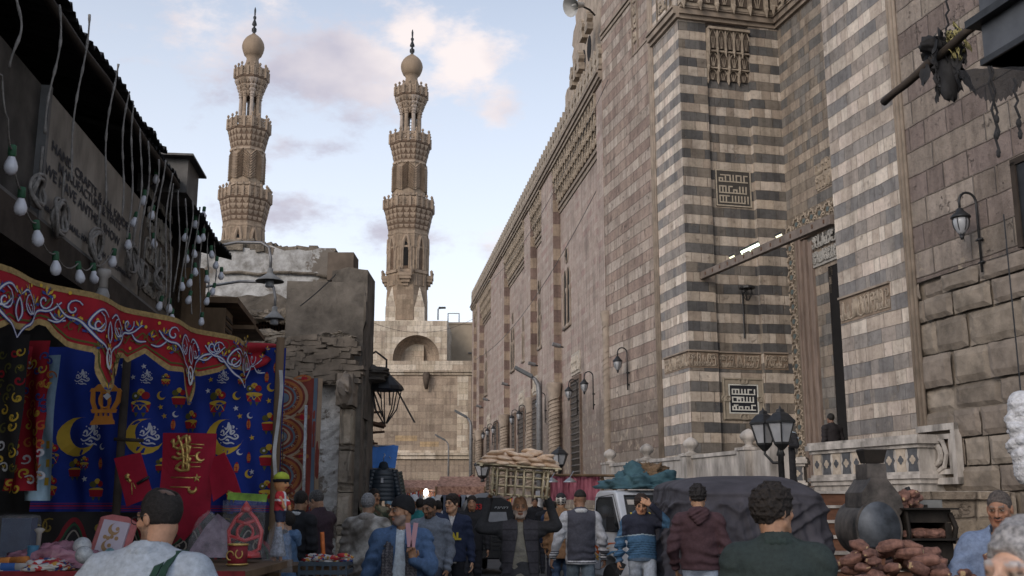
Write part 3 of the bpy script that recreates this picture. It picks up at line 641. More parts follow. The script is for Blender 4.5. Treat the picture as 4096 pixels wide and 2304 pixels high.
for Y, w_, off in ((50.2, 2.1, -RD_), (60.0, 1.5, 0), (68.0, 2.1, -RD_), (71.6, 1.3, -RD_), (86.5, 2.1, -RD_), (93.9, 1.4, -RD_), (78.3, 1.4, 0)):
    s = sA(Y); z0_, z1_ = 2.55, 7.3; g = MB(); g.pbox(A, s - w_/2, s + w_/2, z0_, z1_, off - .05, off + .01); win = mpart(g, 'window', DARKV)
    g = MB()
    for a, b, c, d in ((-w_/2-.18, w_/2+.18, z0_-.16, z0_), (-w_/2-.18, w_/2+.18, z1_, z1_+.18), (-w_/2-.18, -w_/2, z0_, z1_), (w_/2, w_/2+.18, z0_, z1_)): g.pbox(A, s + a, s + b, c, d, off - .02, off + .10)
    mpart(g, 'frame', mat('dark_window_frame', (.12,.085,.065), .8, .3, 4, .2))
    g = MB(); nx = int(w_ / .3); nz_ = 16
    for k in range(nx + 1): x = s - w_/2 + w_ * k / nx; g.tube([A.P(x, z0_, off + .05), A.P(x, z1_, off + .05)], .028, 5)
    for k in range(nz_): z = z0_ + (z1_ - z0_) * (k + .5) / nz_; g.tube([A.P(s - w_/2, z, off + .06), A.P(s + w_/2, z, off + .06)], .045, 5)
    mpart(g, 'grille', mat('grille_iron', (.085,.075,.068), .7, .25, 9, .2), True)
    if w_ > 1.4 :
        g = MB(); g.pbox(A, s - w_/2, s + w_/2, z1_ + .3, z1_ + 1.35, off, off + .05); scribble(g, A, s - w_/2, s + w_/2, z1_ + .35, z1_ + 1.3, off + .05, int(Y), .05, .8); mpart(g, 'carving', mat('pale_carving', (.38,.34,.29), .85, .3, 6, .4))
for Y0, Y1 in bays:
    g = MB(); c = A.P(sA(Y1), 0, .0)
    g.lathe([(.30, 2.2), (.30, 6.6), (.26, 6.65), (.42, 7.5), (.38, 7.6)], 12, c)
    for k in range(22): g.tube([c + Vector((.31 * math.cos(a), .31 * math.sin(a), 2.4 + k * .2 + .10 * (a - 3))) for a in np.linspace(2, 6, 7)], .035, 4)
    mpart(g, 'column', MOULD, True)
g = MB(); g.pbox(A, 0, A.len, 0, 1.3, -.5, .14); g.pbox(A, 0, A.len, 1.3, 1.48, -.5, .08); mpart(g, 'plinth', M_GR)

ZP = 1.8; PT = lambda Y: (10.44 - .2456 * Y, Y); plT = Plane(PT(20.0), PT(31.6))
g = MB(); a, b = PT(20.0), PT(31.6); c, d = PB(31.6), PB(20.0)
poly = [a, b, (c[0] + .3, c[1]), (E1.x, 33.2), (E1.x, E1.y), (d[0] + .2, d[1])]
vs = [(x, y, z) for z in (0, ZP) for x, y in poly]; n = len(poly)
g.add(vs, [tuple(range(n, 2 * n))] + [(i, (i+1) % n, n + (i+1) % n, n + i) for i in range(n)]); g.build('terrace', MARB, kind='structure')
st = empty('stairs', (6.5, 19, 0), label='flight of rust-brown steps with pale nosings below the mosque portal', cat='stairs')
g, gn = MB(), MB(); NS = 7
for k in range(NS):
    y1 = 20.0 - k * .30; zt_ = ZP - k * (ZP / NS); x0, x1 = 4.9, 6.7
    g.box(((x0 + x1) / 2 - 6.5, y1 - .15 - 19, (zt_ - .05) / 2), (x1 - x0, .3 - .004, zt_ - .05)); gn.box(((x0 + x1) / 2 - 6.5, y1 - .165 - 19, zt_ - .025), (x1 - x0 + .04, .36, .05))
g.build('riser', mat('rust_brown_risers', (.12,.055,.032), .7, .35, 3, .2, stretch=(1, 1, 4)), st); gn.build('nosing', MARB, st)
g = MB(); g.box((7.95, 19.96, .89), (2.45, .1, 1.78)); g.box((7.95, 19.9, 1.72), (2.5, .2, .14)); tag(g.build('retaining_wall', M_GR, None), 'rough low retaining wall under the carved bench right of the steps', 'wall')
bal = empty('balustrade', (PT(25)[0], 25, 0), label='weathered marble balustrade with onion-topped posts along the terrace edge', cat='balustrade')
bl = lambda g: [tuple(Vector(p) - Vector((PT(25)[0], 25, 0))) for p in g.v]
def bpart(g, name, m, smooth=False, parent=None): g.v = bl(g); return g.build(name, m, parent or bal, smooth)
finial = [(r * .80, z * .55) for r, z in [(.17,0),(.17,.04),(.10,.08),(.085,.14),(.12,.19),(.12,.22),(.20,.30),(.235,.40),(.22,.50),(.16,.60),(.08,.67),(.02,.71),(.0,.715)]]
us = [610.5, 629.5, 647.5, 692, 750.5]
posts = [plT.hit(u, 480)[0] for u in us]
for k, s in enumerate(posts):
    if k == 1: continue
    g = MB(); g.pbox(plT, s - .19, s + .19, 0.0, ZP + .86, -.2, .2); g.pbox(plT, s - .22, s + .22, ZP + .86, ZP + .92, -.23, .23); po = bpart(g, 'post', MARB)
    g = MB(); g.lathe(finial, 20, plT.P(s, ZP + .92, 0)); bpart(g, 'finial', MARB, True)
g = MB(); g.lathe(finial, 20, plT.P(posts[1], ZP + .75, -1.6)); bpart(g, 'finial', MARB, True); g = MB(); g.pbox(plT, posts[1]-.18, posts[1]+.18, ZP, ZP+.75, -1.8, -1.4); bpart(g, 'post', MARB)
ends = sorted([posts[0], posts[2], posts[3], posts[4]])
for a, b in zip(ends, ends[1:]):
    g = MB(); g.pbox(plT, a + .19, b - .19, .9, ZP + .80, -.06, .06); g.pbox(plT, a + .19, b - .19, ZP + .80, ZP + .88, -.10, .10); bpart(g, 'panel', MARB)
e = ends[0]; g = MB(); g.pbox(plT, e - .95, e - .19, ZP, ZP + .84, -.06, .06); bpart(g, 'panel', MARB)
g = MB(); g.pbox(plT, e - 1.3, e - .95, 0, ZP + .92, -.2, .2); g.lathe(finial, 20, plT.P(e - 1.12, ZP + .92, 0)); bpart(g, 'post', MARB, False)
def mastaba(name_label, P0, P1, zt, h, depthb, side):
    pl = Plane(P0, P1); root = empty('stone_bench', (P0[0], P0[1], 0), label=name_label, cat='bench')
    def bp(g, nm, m, sm=False): g.v = [tuple(Vector(p) - Vector((P0[0], P0[1], 0))) for p in g.v]; return g.build(nm, m, root, sm)
    z0 = zt - h; Ln = pl.len; g = MB()
    for za, zb, o in ((0, .10, .05), (.10, .18, .10), (.18, .24, .04), (h-.26, h-.18, .05), (h-.18, h-.06, .12), (h-.06, h, .08)): g.pbox(pl, -o, Ln + o, z0 + za, z0 + zb, -depthb, o)
    g.pbox(pl, 0, Ln, z0 + .22, z0 + h - .24, -depthb, 0); g.pbox(pl, 0, Ln, 1.0, z0, -depthb, 0); bp(g, 'bench', MARB)
    g, g2, g3 = MB(), MB(), MB(); n = max(2, int(Ln / .36)); w_ = Ln / n
    for k in range(n):
        c = (k + .5) * w_; zc_ = z0 + h / 2 - .01; hh = (h - .5) / 2; tgt = (g, g2)[k % 2]
        tgt.prism([(-w_*.42, -hh), (-w_*.34, -hh*.3), (-w_*.46, 0), (-w_*.34, hh*.3), (-w_*.42, hh), (w_*.42, hh), (w_*.34, hh*.3), (w_*.46, 0), (w_*.34, -hh*.3), (w_*.42, -hh)], lambda a, b, t, c=c, zc_=zc_: pl.P(c + a, zc_ + b, t), 0, .012)
        for q in range(4): a_ = q * math.pi / 2; (g2, g)[k % 2].lathe([(.045, .012), (.045, .018)], 8, pl.P(c + .045 * math.cos(a_), zc_ + .05 * math.sin(a_), 0), axis=Matrix(((pl.d.x, 0, pl.n.x), (pl.d.y, 0, pl.n.y), (0, 1, 0))))
    bp(g, 'inlay', mat('inlay_dark', (.075,.078,.085), .6, .3, 8, .1)); bp(g2, 'inlay', mat('inlay_pale', (.40,.34,.275), .7, .25, 8, .1)); return pl, root
pm1, rb1 = mastaba('carved stone bench with black and white inlay right of the mosque door', (8.25, 21.6), (7.05, 25.0), 2.95, .98, .9, 1)
g = MB(); s1 = plG.len
for q, w_ in ((0, .13), (.2, .10)):
    g.pbox(plG, s1 - 1.35 + q, s1 - .1, 1.95 + q, 1.95 + q + w_, 0, .16 - q * .3); g.pbox(plG, s1 - 1.35 + q, s1 - .1, 3.15 - q - w_, 3.15 - q, 0, .16 - q * .3); g.pbox(plG, s1 - 1.35 + q, s1 - 1.35 + q + w_, 1.95 + q, 3.15 - q, 0, .157 - q * .3)
g.tube([plG.P(s1 - .62 + .2 * math.cos(x), 2.55 + .2 * math.sin(x), .12) for x in np.linspace(0, 6.28, 15)], .06, 6)
g.tube([plG.P(s1 - .62 + .36 * math.cos(x), 2.55 + .36 * math.sin(x), .10) for x in np.linspace(0, 6.28, 9)], .05, 6); mpart(g, 'carving', MARB)
pm2, rb2 = mastaba('darker stone bench with inlaid panels left of the mosque door', (8.3, 30.4), (6.6, 31.0), 2.86, .9, 1.2, 1)
GY = 99.0
gate = empty('city_gate', (-8, GY, 0), label='old stone city gate tower wall with round arched niche closing the street', cat='gate')
def gpart(g, nm, m, sm=False): g.v = [(p[0] + 8, p[1] - GY, p[2]) for p in g.v]; return g.build(nm, m, gate, sm)
gx = lambda x, Y=GY: at(370 + .2157 * x, 400, Y).x
def gz(y, Y=GY): return at(410, 175 + .2157 * y, Y).z
zl = gz(900); ztp = gz(672)
plGa = Plane((-24, GY), (gx(470), GY))
g = MB(); g.pquad(plGa, 0, plGa.len, 0, zl, 0); g.quad((gx(470), GY, 0), (gx(470) + .01, GY + 14, 0), (gx(470) + .01, GY + 14, zl), (gx(470), GY, zl)); gpart(g, 'wall', M_GATE)
cx, cz_, R_ = gx(208) + 24, gz(846), (gx(318) - gx(98)) / 2
zb = zl + .3; X0, X1 = 0, gx(352) + 24; seg = 20; g = MB(); P = plGa.P
up = lambda s, z: P(s, z, -.5)
arc = [(cx - R_ * math.cos(math.pi * k / seg), cz_ + R_ * math.sin(math.pi * k / seg)) for k in range(seg + 1)]
g.quad(up(X0, zl), up(cx - R_, zl), up(cx - R_, ztp), up(X0, ztp), [(X0, zl), (cx-R_, zl), (cx-R_, ztp), (X0, ztp)]); g.quad(up(cx + R_, zl), up(X1, zl), up(X1, ztp), up(cx + R_, ztp), [(cx+R_, zl), (X1, zl), (X1, ztp), (cx+R_, ztp)])
for (a, b), (c, d) in zip(arc, arc[1:]): g.quad(up(a, b), up(c, d), up(c, ztp), up(a, ztp), [(a, b), (c, d), (c, ztp), (a, ztp)])
g.quad(up(X1, zl), P(X1, zl, -14), P(X1, ztp, -14), up(X1, ztp)); g.quad(up(X0, ztp), up(X1, ztp), P(X1, ztp, -14), P(X0, ztp, -14))
gpart(g, 'wall', M_GATET)
g = MB(); dome = []
for i in range(seg + 1):
    a = math.pi * i / seg; row = [P(cx - R_ * math.cos(a) * math.cos(t_), cz_ + R_ * math.sin(a) * math.cos(t_), -.5 - 2.3 * math.sin(t_)) for t_ in np.linspace(0, math.pi / 2, 8)]; dome.append(row)
vs = [p for r in dome for p in r]; g.add(vs, [(i*8+j, (i+1)*8+j, (i+1)*8+j+1, i*8+j+1) for i in range(seg) for j in range(7)])
for i in range(10):
    a, b = math.pi * i / 10, math.pi * (i + 1) / 10
    q = lambda t_, z: P(cx - R_ * math.cos(t_), z, -.5 - 2.3 * math.sin(t_)); g.quad(q(a, zl), q(b, zl), q(b, cz_), q(a, cz_))
gpart(g, 'niche', M_GATE)
g = MB(); g.lathe([(1.05, -.01), (1.05, .05)], 20, (cx - 24, GY + 2.2, zl + .1), axis=Matrix(((1,0,0),(0,0,1),(0,1.1,0)))); gpart(g, 'doorway', DARKV)
g = MB()
for z, h, o in ((zl - .55, .25, .2), (zl - .30, .30, .42), (zl, .75, .30)): g.pbox(plGa, 0, plGa.len + .3, z, z + h, -.55, o)
z2 = gz(1312)
for z, h, o in ((z2 - .1, .35, .22), (z2 + .25, .25, .42), (z2 + .5, .2, .25)): g.pbox(plGa, 0, plGa.len, z, z + h, -.05, o)
gpart(g, 'ledge', M_GATET)
g = MB(); g.pquad(plGa, gx(405) + 24, gx(455) + 24, z2 + .7, zl - .6, .03); gpart(g, 'pale_strip', M_GATET)
g = MB(); g.pquad(plGa, gx(120) + 24, gx(222) + 24, gz(1233), gz(1208), .02); g.pquad(plGa, gx(235) + 24, gx(322) + 24, gz(1260), gz(1236), .02); gpart(g, 'repair_blocks', masonry('ochre_blocks', .62, 1.9, [(.45,.33,.20),(.50,.37,.22),(.42,.31,.19),(.47,.35,.21),(.40,.30,.19),(.52,.4,.26)], z0=0, mortar=.02))
g = MB(); c = P(gx(262) + 24, gz(955), .1)
g.tube([c + Vector((0, .1, .5)), c + Vector((0, -.5, .5)), c + Vector((0, -.55, -.1)), c + Vector((0, -.3, -.8))], [.3, .38, .3, .15], 8); gpart(g, 'carved_bracket', CARVED_D, True)
yb = empty('plastered_building', (-3, GY + 8, 0), label='blank ochre plastered building wedged between gate and mosque', cat='building')
X0, X1 = at(370 + .2157 * 350, 300, GY + 8).x, 4.0; zt_ = at(440, 175 + .2157 * 692, GY + 8).z
g = MB(); g.box(((X0 + X1) / 2 + 3, 3, zt_ / 2), (X1 - X0, 6, zt_)); g.box(((X0 + X1) / 2 + 3, 3, zt_ + .1), (X1 - X0 + .2, 6.2, .2)); g.build('wall', mat('ochre_plaster', (.42,.34,.25), .9, .22, .6, .3, .03, detail=8), yb)
g = MB(); g.tube([(X0 + 3.5 + 3, -.1, 10), (X0 + 3.5 + 3, -.1, zt_ - 3), (X0 + 2.4 + 3, -.1, zt_ - 3)], .08, 5); g.tube([(X0 + 3.0 + 3, -.1, 10), (X0 + 3.0 + 3, -.1, zt_ - 2)], .08, 5); g.build('pipe', GALV, yb)
for u, v0, v1 in ((438, 322, 310), (448.5, 322, 317.5), (459.5, 322, 317.5)): pass
pr = empty('roof_lamp', tuple(at(438, 320, GY + 4)), label='thin lamp post on top of the gate tower', cat='lamp')
g = MB(); zt1 = at(438, 309, GY + 4).z - pr.location.z; g.tube([(0,0,0),(0,0,zt1),(.5,0,zt1+.1)], .07, 5); g.build('pole', IRON, pr, True); g = MB(); g.box((.4,0,zt1+.12),(.7,.3,.16)); g.build('lamp_head', IRON, pr)
pr = empty('roof_frame', tuple(at(448, 322, GY + 9)), label='black goalpost shaped pipe frame on the ochre roof', cat='frame')
g = MB(); hh = .9; g.tube([(0,0,-.3),(0,0,hh),(1.15,0,hh),(1.15,0,-.3)], .06, 5); g.build('pipe', IRON, pr)

MY = 103.0
mz = lambda y: at(410.8, .2244 * y, MY).z
def mr(hw, y): r = ray(410.8, .2244 * y); return hw * .2244 / F * MY / r.y
def make_minaret(name, label):
    root = empty(name, (0, 0, 0), label=label, cat='minaret', group='twin minarets of the gate')
    def b(g, nm, m, sm=False): return g.build(nm, m, root, sm)
    o8 = math.pi / 8; K = 1 / math.cos(o8)
    def oct_(g, prof): g.lathe([(mr(hw, y) , mz(y)) for hw, y in prof], 8, rot=o8)
    g = MB(); g.lathe([(mr(97, 1400) * 1.06, 8), (mr(97, 1400) * 1.06, mz(1330))], 4, rot=math.pi/4 + .0); 
    g = MB(); oct_(g, [(97, 1440), (96, 1340), (93, 1300), (93, 1040), (75, 1000), (75, 700), (40, 690)]); b(g, 'shaft', M_MIN)
    rb = mr(93, 1400) * .92; g = MB()
    z0, z1, z2 = mz(1440) - 8, mz(1385), mz(1330)
    g.box((0, 0, (z0 + z1) / 2), (rb * 2, rb * 2, z1 - z0))
    for sx in (-1, 1):
        for sy in (-1, 1):
            c = Vector((sx * rb, sy * rb, z1)); k = rb * .58
            g.add([c, c - Vector((sx * k, 0, 0)), c - Vector((0, sy * k, 0)), Vector((sx * rb * .68, sy * rb * .68, z2 + 1.2)), c - Vector((sx * k, sy * k, 0))], [(0,1,3),(0,2,3),(1,4,3),(2,4,3)])
    b(g, 'base', M_GATET)
    gf, gd, gw = MB(), MB(), MB()
    ap = mr(93, 1150) * math.cos(o8)
    for k in range(8):
        a = k * math.pi / 4; nrm = Vector((math.cos(a), math.sin(a), 0)); tan = Vector((-math.sin(a), math.cos(a), 0)); fw = mr(93, 1150) * math.sin(o8)
        fp = lambda s, z, o: tuple(nrm * (ap + o) + tan * s + Vector((0, 0, z)))
        zb_, zt_ = mz(1215), mz(1075)
        poly = arch_poly(fw * .7, (zt_ - zb_), 6); gd.prism(poly, lambda p, q, t: fp(p, zb_ + q, t), 0, .03)
        gf.tube([fp(p * 1.25, zb_ + q * 1.04, .08) for p, q in poly[1:-1]], .13, 5); gf.tube([fp(p * 1.7, zb_ + q * 1.12, .03) for p, q in poly[2:-2]], .06, 5)
        for s in (-.62, -.42, .42, .62): gf.tube([fp(s * fw, zb_, .06), fp(s * fw, zb_ + (zt_-zb_) * .68, .06)], .10, 6)
        for s0, s1, z, h, o in ((-.98, .98, zt_ - .75*(zt_-zb_)*0 - (zt_-zb_)*.33, .18, .07), (-.98, .98, mz(1060), .14, .06), (-.98, .98, zb_ - .35, .3, .16)):
            if k % 1 == 0: p0 = [fp(s0*fw, z, 0), fp(s1*fw, z, 0), fp(s1*fw, z, o), fp(s0*fw, z, o), fp(s0*fw, z+h, 0), fp(s1*fw, z+h, 0), fp(s1*fw, z+h, o), fp(s0*fw, z+h, o)]; gf.add(p0, [(3,2,1,0),(4,5,6,7),(0,1,5,4),(1,2,6,5),(2,3,7,6),(3,0,4,7)])
        if k % 2 == 0: # corbelled box
            z = mz(1290); h = mz(1235) - z
            for q, (w_, o) in enumerate(((.35, .15), (.55, .35), (.72, .55), (.8, .62))):
                za, zb2 = z + h * q / 4, z + h * (q + 1) / 4; p0 = [fp(-w_*fw, za, 0), fp(w_*fw, za, 0), fp(w_*fw, za, o), fp(-w_*fw, za, o), fp(-w_*fw, zb2, 0), fp(w_*fw, zb2, 0), fp(w_*fw, zb2, o), fp(-w_*fw, zb2, o)]; gf.add(p0, [(3,2,1,0),(4,5,6,7),(0,1,5,4),(1,2,6,5),(2,3,7,6),(3,0,4,7)])
            for s in (-1, 1): gf.lathe([(.10, 0), (.13, .25), (.16, .45), (0, .6)], 6, fp(s * .72 * fw, z + h, .5))
            gw.prism([(-.22, 0), (-.22, 2.4), (.22, 2.4), (.22, 0)], lambda p, q, t: fp(p, mz(1215) + .3 + q, t), .031, .05)
        else:
            z = mz(1285); 
            gf.tube([fp(-.6*fw, z, .02), fp(.6*fw, z, .02), fp(.6*fw, z + 2.2, .02), fp(-.6*fw, z + 2.2, .02), fp(-.6*fw, z, .02)], .07, 4)
    b(gd, 'niches', WARMD); b(gw, 'window', DARKV); b(gf, 'carving', WARM)
    g = MB(); ap2 = mr(75, 800) * math.cos(o8); fw = mr(75, 800) * math.sin(o8)
    for k in range(8):
        a = k * math.pi / 4; nrm = Vector((math.cos(a), math.sin(a), 0)); tan = Vector((-math.sin(a), math.cos(a), 0)); fp = lambda s, z, o: tuple(nrm * (ap2 + o) + tan * s + Vector((0, 0, z)))
        za, zb_ = mz(868), mz(748); n = 11
        for q in range(n):
            z = za + (zb_ - za) * q / n; dz = (zb_ - za) / n
            for sg in (-1, 1):
                p = [(-sg * 0.0, z + dz * 1.3), (sg * .93 * fw, z - dz * .9 + (0 if q else dz))]
                v4 = []
                for s, zz in p:
                    v4 += [fp(s, zz, 0), fp(s, zz + dz * .62, 0), fp(s, zz + dz * .31, .20)]
                g.add(v4, [(0,3,5,2),(2,5,4,1),(0,2,1),(3,4,5)])
        for z, h in ((zb_ + .1, .2), (za - .5, .2)):
            p0 = [fp(-fw, z, 0), fp(fw, z, 0), fp(fw, z, .1), fp(-fw, z, .1), fp(-fw, z+h, 0), fp(fw, z+h, 0), fp(fw, z+h, .1), fp(-fw, z+h, .1)]; g.add(p0, [(3,2,1,0),(4,5,6,7),(0,1,5,4),(1,2,6,5),(2,3,7,6),(3,0,4,7)])
    b(g, 'chevrons', mat('chevron_stone', (.31,.24,.18), .85, .3, 1.5, .4, .03))
    def balcony(r_out, y_par_top, y_par_bot, r_in, y_in, tiers, npan=3):
        ro, ri = mr(r_out, y_par_top), mr(r_in, y_in); zt_, zb_, zi = mz(y_par_top), mz(y_par_bot), mz(y_in)
        g, gd = MB(), MB(); g.lathe([(ri, zi), (ro * .985, zb_ - .05), (ro * 1.02, zb_), (ro * 1.02, zb_ + .25), (ro * .97, zb_ + .25), (ri, zb_ + .2)], 8, rot=o8); b(g, 'balcony_floor', WARMD)
        g = MB()
        for t_ in range(tiers):
            f = (t_ + .5) / tiers; r = ri + (ro - ri) * (t_ + 1) / tiers; z = zi + (zb_ - zi) * t_ / tiers; h = (zb_ - zi) / tiers
            apo = r * math.cos(o8); fw = r * math.sin(o8); nn = max(3, int(fw * 2 / .55))
            for k in range(8):
                a = k * math.pi / 4; nrm = Vector((math.cos(a), math.sin(a), 0)); tan = Vector((-math.sin(a), math.cos(a), 0))
                for q in range(nn):
                    s = -fw + (q + .5 + (.0 if t_ % 2 else .0)) * 2 * fw / nn; w_ = fw / nn * .82
                    c = nrm * (apo - .02) + tan * s; base = Vector((0, 0, z))
                    tp = [c + tan * w_ + base + Vector((0,0,h)), c - tan * w_ + base + Vector((0,0,h)), c - tan * w_ - nrm * .5 + base + Vector((0,0,h)), c + tan * w_ - nrm * .5 + base + Vector((0,0,h)), c - nrm * .12 + base + Vector((0,0,-h*.05)), c + tan * w_ + base + Vector((0,0,h*.62)), c - tan * w_ + base + Vector((0,0,h*.62))]
                    g.add(tp, [(0,1,2,3),(0,1,6,5),(5,6,4),(0,5,4,3),(1,6,4,2)])
        b(g, 'muqarnas', WARM)
        g, gp = MB(), MB(); apo = ro * math.cos(o8); fw = ro * math.sin(o8); h = zt_ - zb_ - .2
        for k in range(8):
            a = k * math.pi / 4; nrm = Vector((math.cos(a), math.sin(a), 0)); tan = Vector((-math.sin(a), math.cos(a), 0))
            for q in range(npan):
                s0, s1 = -fw + 2 * fw * q / npan, -fw + 2 * fw * (q + 1) / npan; sc_ = (s0 + s1) / 2; wd = (s1 - s0)
                fp = lambda s, z, o: tuple(nrm * (apo + o) + tan * s + Vector((0, 0, zb_ + .2 + z)))
                for aa, bb, c_, d_ in ((s0, s1, 0, h*.16), (s0, s1, h*.84, h), (s0, s0 + wd*.14, h*.16, h*.84), (s1 - wd*.14, s1, h*.16, h*.84)):
                    p0 = [fp(aa, c_, -.12), fp(bb, c_, -.12), fp(bb, c_, 0), fp(aa, c_, 0), fp(aa, d_, -.12), fp(bb, d_, -.12), fp(bb, d_, 0), fp(aa, d_, 0)]; gp.add(p0, [(3,2,1,0),(4,5,6,7),(0,1,5,4),(1,2,6,5),(2,3,7,6),(3,0,4,7)])
                gp.tube([fp(sc_ + wd*.30*math.cos(x), h/2 + h*.30*math.sin(x), -.05) for x in np.linspace(0, 6.28, 9)], .085, 4, cap=False)
                for x in (0, .785, 1.57, 2.36): gp.tube([fp(sc_ + wd*.3*math.cos(x), h/2 + h*.3*math.sin(x), -.05), fp(sc_ - wd*.3*math.cos(x), h/2 - h*.3*math.sin(x), -.05)], .05, 4)
                pb = nrm * (apo) + tan * s0 + Vector((0, 0, zb_ + .1)); hp = h + .12
                g.box(pb + Vector((0, 0, hp / 2)), (.24, .24, hp), Matrix.Rotation(a, 3, 'Z')); g.lathe([(.07, 0), (.06, .08), (.13, .2), (.14, .28), (.07, .4), (0, .43)], 8, pb + Vector((0, 0, hp)))
        b(gp, 'parapet', WARM); b(g, 'parapet', WARM)
    balcony(113, 905, 950, 93, 1040, 4); balcony(92, 612, 660, 75, 730, 3, 2); balcony(73, 400, 443, 44, 515, 3, 2)
    g = MB(); rc_ = mr(41, 560)
    for k in range(8):
        a = (k + .5) * math.pi / 4; c = Vector((rc_ * math.cos(a), rc_ * math.sin(a), 0))
        cg = MB(); cg.lathe([(.30, mz(612)), (.30, mz(605)), (.21, mz(600)), (.19, mz(520)), (.28, mz(516)), (.20, mz(511)), (.30, mz(505)), (.27, mz(498)), (.42, mz(490)), (.38, mz(484)), (.55, mz(474)), (.5, mz(468)), (.72, mz(455)), (.8, mz(447))], 8, c); b(cg, 'column', WARM if k % 2 else mat('marble_shaft', (.34,.28,.235), .6, .25, 3, .2))
    cg = MB(); cg.lathe([(mr(52, 470), mz(490)), (mr(66, 450), mz(450)), (mr(66, 450), mz(440))], 8, rot=o8); b(cg, 'ceiling', WARMD)
    cg = MB(); cg.tube([(0.35,0,mz(640)), (0.35,0,mz(440))], .05, 4); cg.tube([(-0.1,0,mz(640)), (-0.1,0,mz(440))], .05, 4)
    for q in range(18): z = mz(612) + q * .32; cg.tube([(.35,0,z), (-.1,0,z)], .035, 4)
    b(cg, 'ladder', IRON)
    g = MB(); pr_ = [(40, 395), (36, 382), (29, 365), (26, 350), (29, 343), (33, 337), (38, 334), (45, 318), (48.5, 305), (49, 297), (46, 283), (40, 272), (32, 262), (22, 254), (13, 248), (8, 244)]
    g.lathe([(mr(h, y), mz(y)) for h, y in pr_], 32); b(g, 'bulb', mat('bulb_plaster', (.25,.185,.13), .8, .22, 1.2, .2, stretch=(1, 1, .5)), True)
    g = MB(); pr_ = [(9, 246), (5, 240), (11, 232), (11, 222), (5, 216), (4, 212), (11, 206), (10, 200), (6, 190), (4, 184), (7, 178), (7, 172), (3, 168), (4, 155), (4.5, 145), (2.5, 136), (0, 130)]
    g.lathe([(mr(h, y), mz(y)) for h, y in pr_], 14); b(g, 'finial', IRON, True)
    return root
m1 = make_minaret('minaret', 'carved octagonal minaret standing free on the gate tower beside the mosque'); pA = at(407.6, 275, MY)
m1.location = (pA.x, MY, 0)
m2 = copy_tree(m1); m2['label'] = 'carved octagonal minaret rising behind the grey crumbling house'
MY2 = 95.8; pB = at(243.3, 238, MY2); m2.location = (pB.x, MY2, -1.05); m2.scale = (MY2 / MY,) * 2 + (1,)

HX = lambda Y: -2.3 - .1126 * (Y - 16)
house = empty('crumbling_house', (-3, 16, 0), label='half ruined grey house with peeling plaster, rubble and a rough stone corner pillar', cat='building')
def hpart(g, nm, m, sm=False): g.v = [(p[0] + 3, p[1] - 16, p[2]) for p in g.v]; return g.build(nm, m, house, sm)
cr = lambda x, y, Y: at(212.5 + .23364 * x, 237.5 + .23364 * y, Y)
def rough_wall(g, x0, x1, z0f, z1f, Y, thick=.5, amp=.06, nu=30, nv=20, seed=0, fr=1.6, jag=0.0):
    def fn(p, q):
        x = x0 + (x1 - x0) * p; zt_ = z1f(p) if callable(z1f) else z1f; zb_ = z0f(p) if callable(z0f) else z0f
        if q > .97 and jag: zt_ += jag * n3((x, seed, 3), 3)
        z = zb_ + (zt_ - zb_) * q; o = amp * (n3((x, z, seed), fr) + .5 * n3((x, z, seed), fr * 3.1) + .3 * n3((x, z, seed), fr * 8))
        return Vector((x, Y - o, z))
    b0 = len(g.v); g.grid(fn, nu, nv)
    for q in range(len(g.f) - (nu-1)*(nv-1), len(g.f)): g.uv.pop(q, None)
    top = [g.v[b0 + (nv-1) * nu + i] for i in range(nu)]; g.add(top + [(x, y + thick, z) for x, y, z in top], [(i, i+1, nu+i+1, nu+i) for i in range(nu-1)])
    rt = [g.v[b0 + j * nu + nu - 1] for j in range(nv)]; g.add(rt + [(x, y + thick, z) for x, y, z in rt], [(j, nv+j, nv+j+1, j+1) for j in range(nv-1)])
Yb = 16.0
Y2 = 19.0; a = cr(30, 45, Y2); b = cr(520, 82, Y2); g = MB(); rough_wall(g, a.x - 3, b.x, 3.5, lambda p: a.z + .12 + (b.z - a.z) * p, Y2, 4, .03, 40, 24, 1, 1.2, .12)
hpart(g, 'wall', PLAST)
g = MB()
for x, y, x1_, y1_ in ((45, 152, 190, 158), (190, 160, 340, 150), (340, 152, 515, 172)):
    p = cr(x, y, Y2 - .04); q = cr(x1_, y1_, Y2 - .04); g.tube([p, p.lerp(q, .5) + Vector((0, 0, .03)), q], .03, 5)
hpart(g, 'crack', RUBB)
g = MB()
for k in range(40): p = cr(30 + k * 12.3, 46 + k * .95, Y2 + .2); g.box(p + Vector((0, random.uniform(-.1, .2), random.uniform(-.02, .1))), (random.uniform(.12, .35), .3, random.uniform(.08, .22)), Matrix.Rotation(random.uniform(-.3, .3), 3, 'Y'))
hpart(g, 'broken_coping', RUBB)
Y3 = 18.0; a = cr(515, 75, Y3); b = cr(665, 135, Y3)
g = MB(); rough_wall(g, a.x, b.x, 3.0, b.z, Y3, 1.0, .03, 14, 26, 2, 1.4, .08); hpart(g, 'wall', CONC)
g = MB(); c = cr(565, 60, Y3 + .6); d = cr(615, 60, Y3 + .6); g.box((c.x, Y3 + .5, b.z + .1), (.46, .6, .5)); hpart(g, 'chimney', mat('brown_block', (.12,.095,.075), .9, .3, 3, .4))
Y4 = 16.6; a = cr(75, 240, Y4); b = cr(600, 262, Y4); zh0, zh1 = cr(200, 412, Y4).z, cr(200, 338, Y4).z; xh0, xh1 = cr(100, 350, Y4).x, cr(442, 350, Y4).x
g = MB(); rough_wall(g, a.x - 1.5, b.x, zh1, lambda p: a.z + (b.z - a.z) * p, Y4, .8, .04, 40, 12, 4, 1.5, .12); rough_wall(g, xh1, b.x, zh0 - .05, zh1 + .02, Y4 , .8, .05, 12, 8, 5, 2); hpart(g, 'wall', CONC)
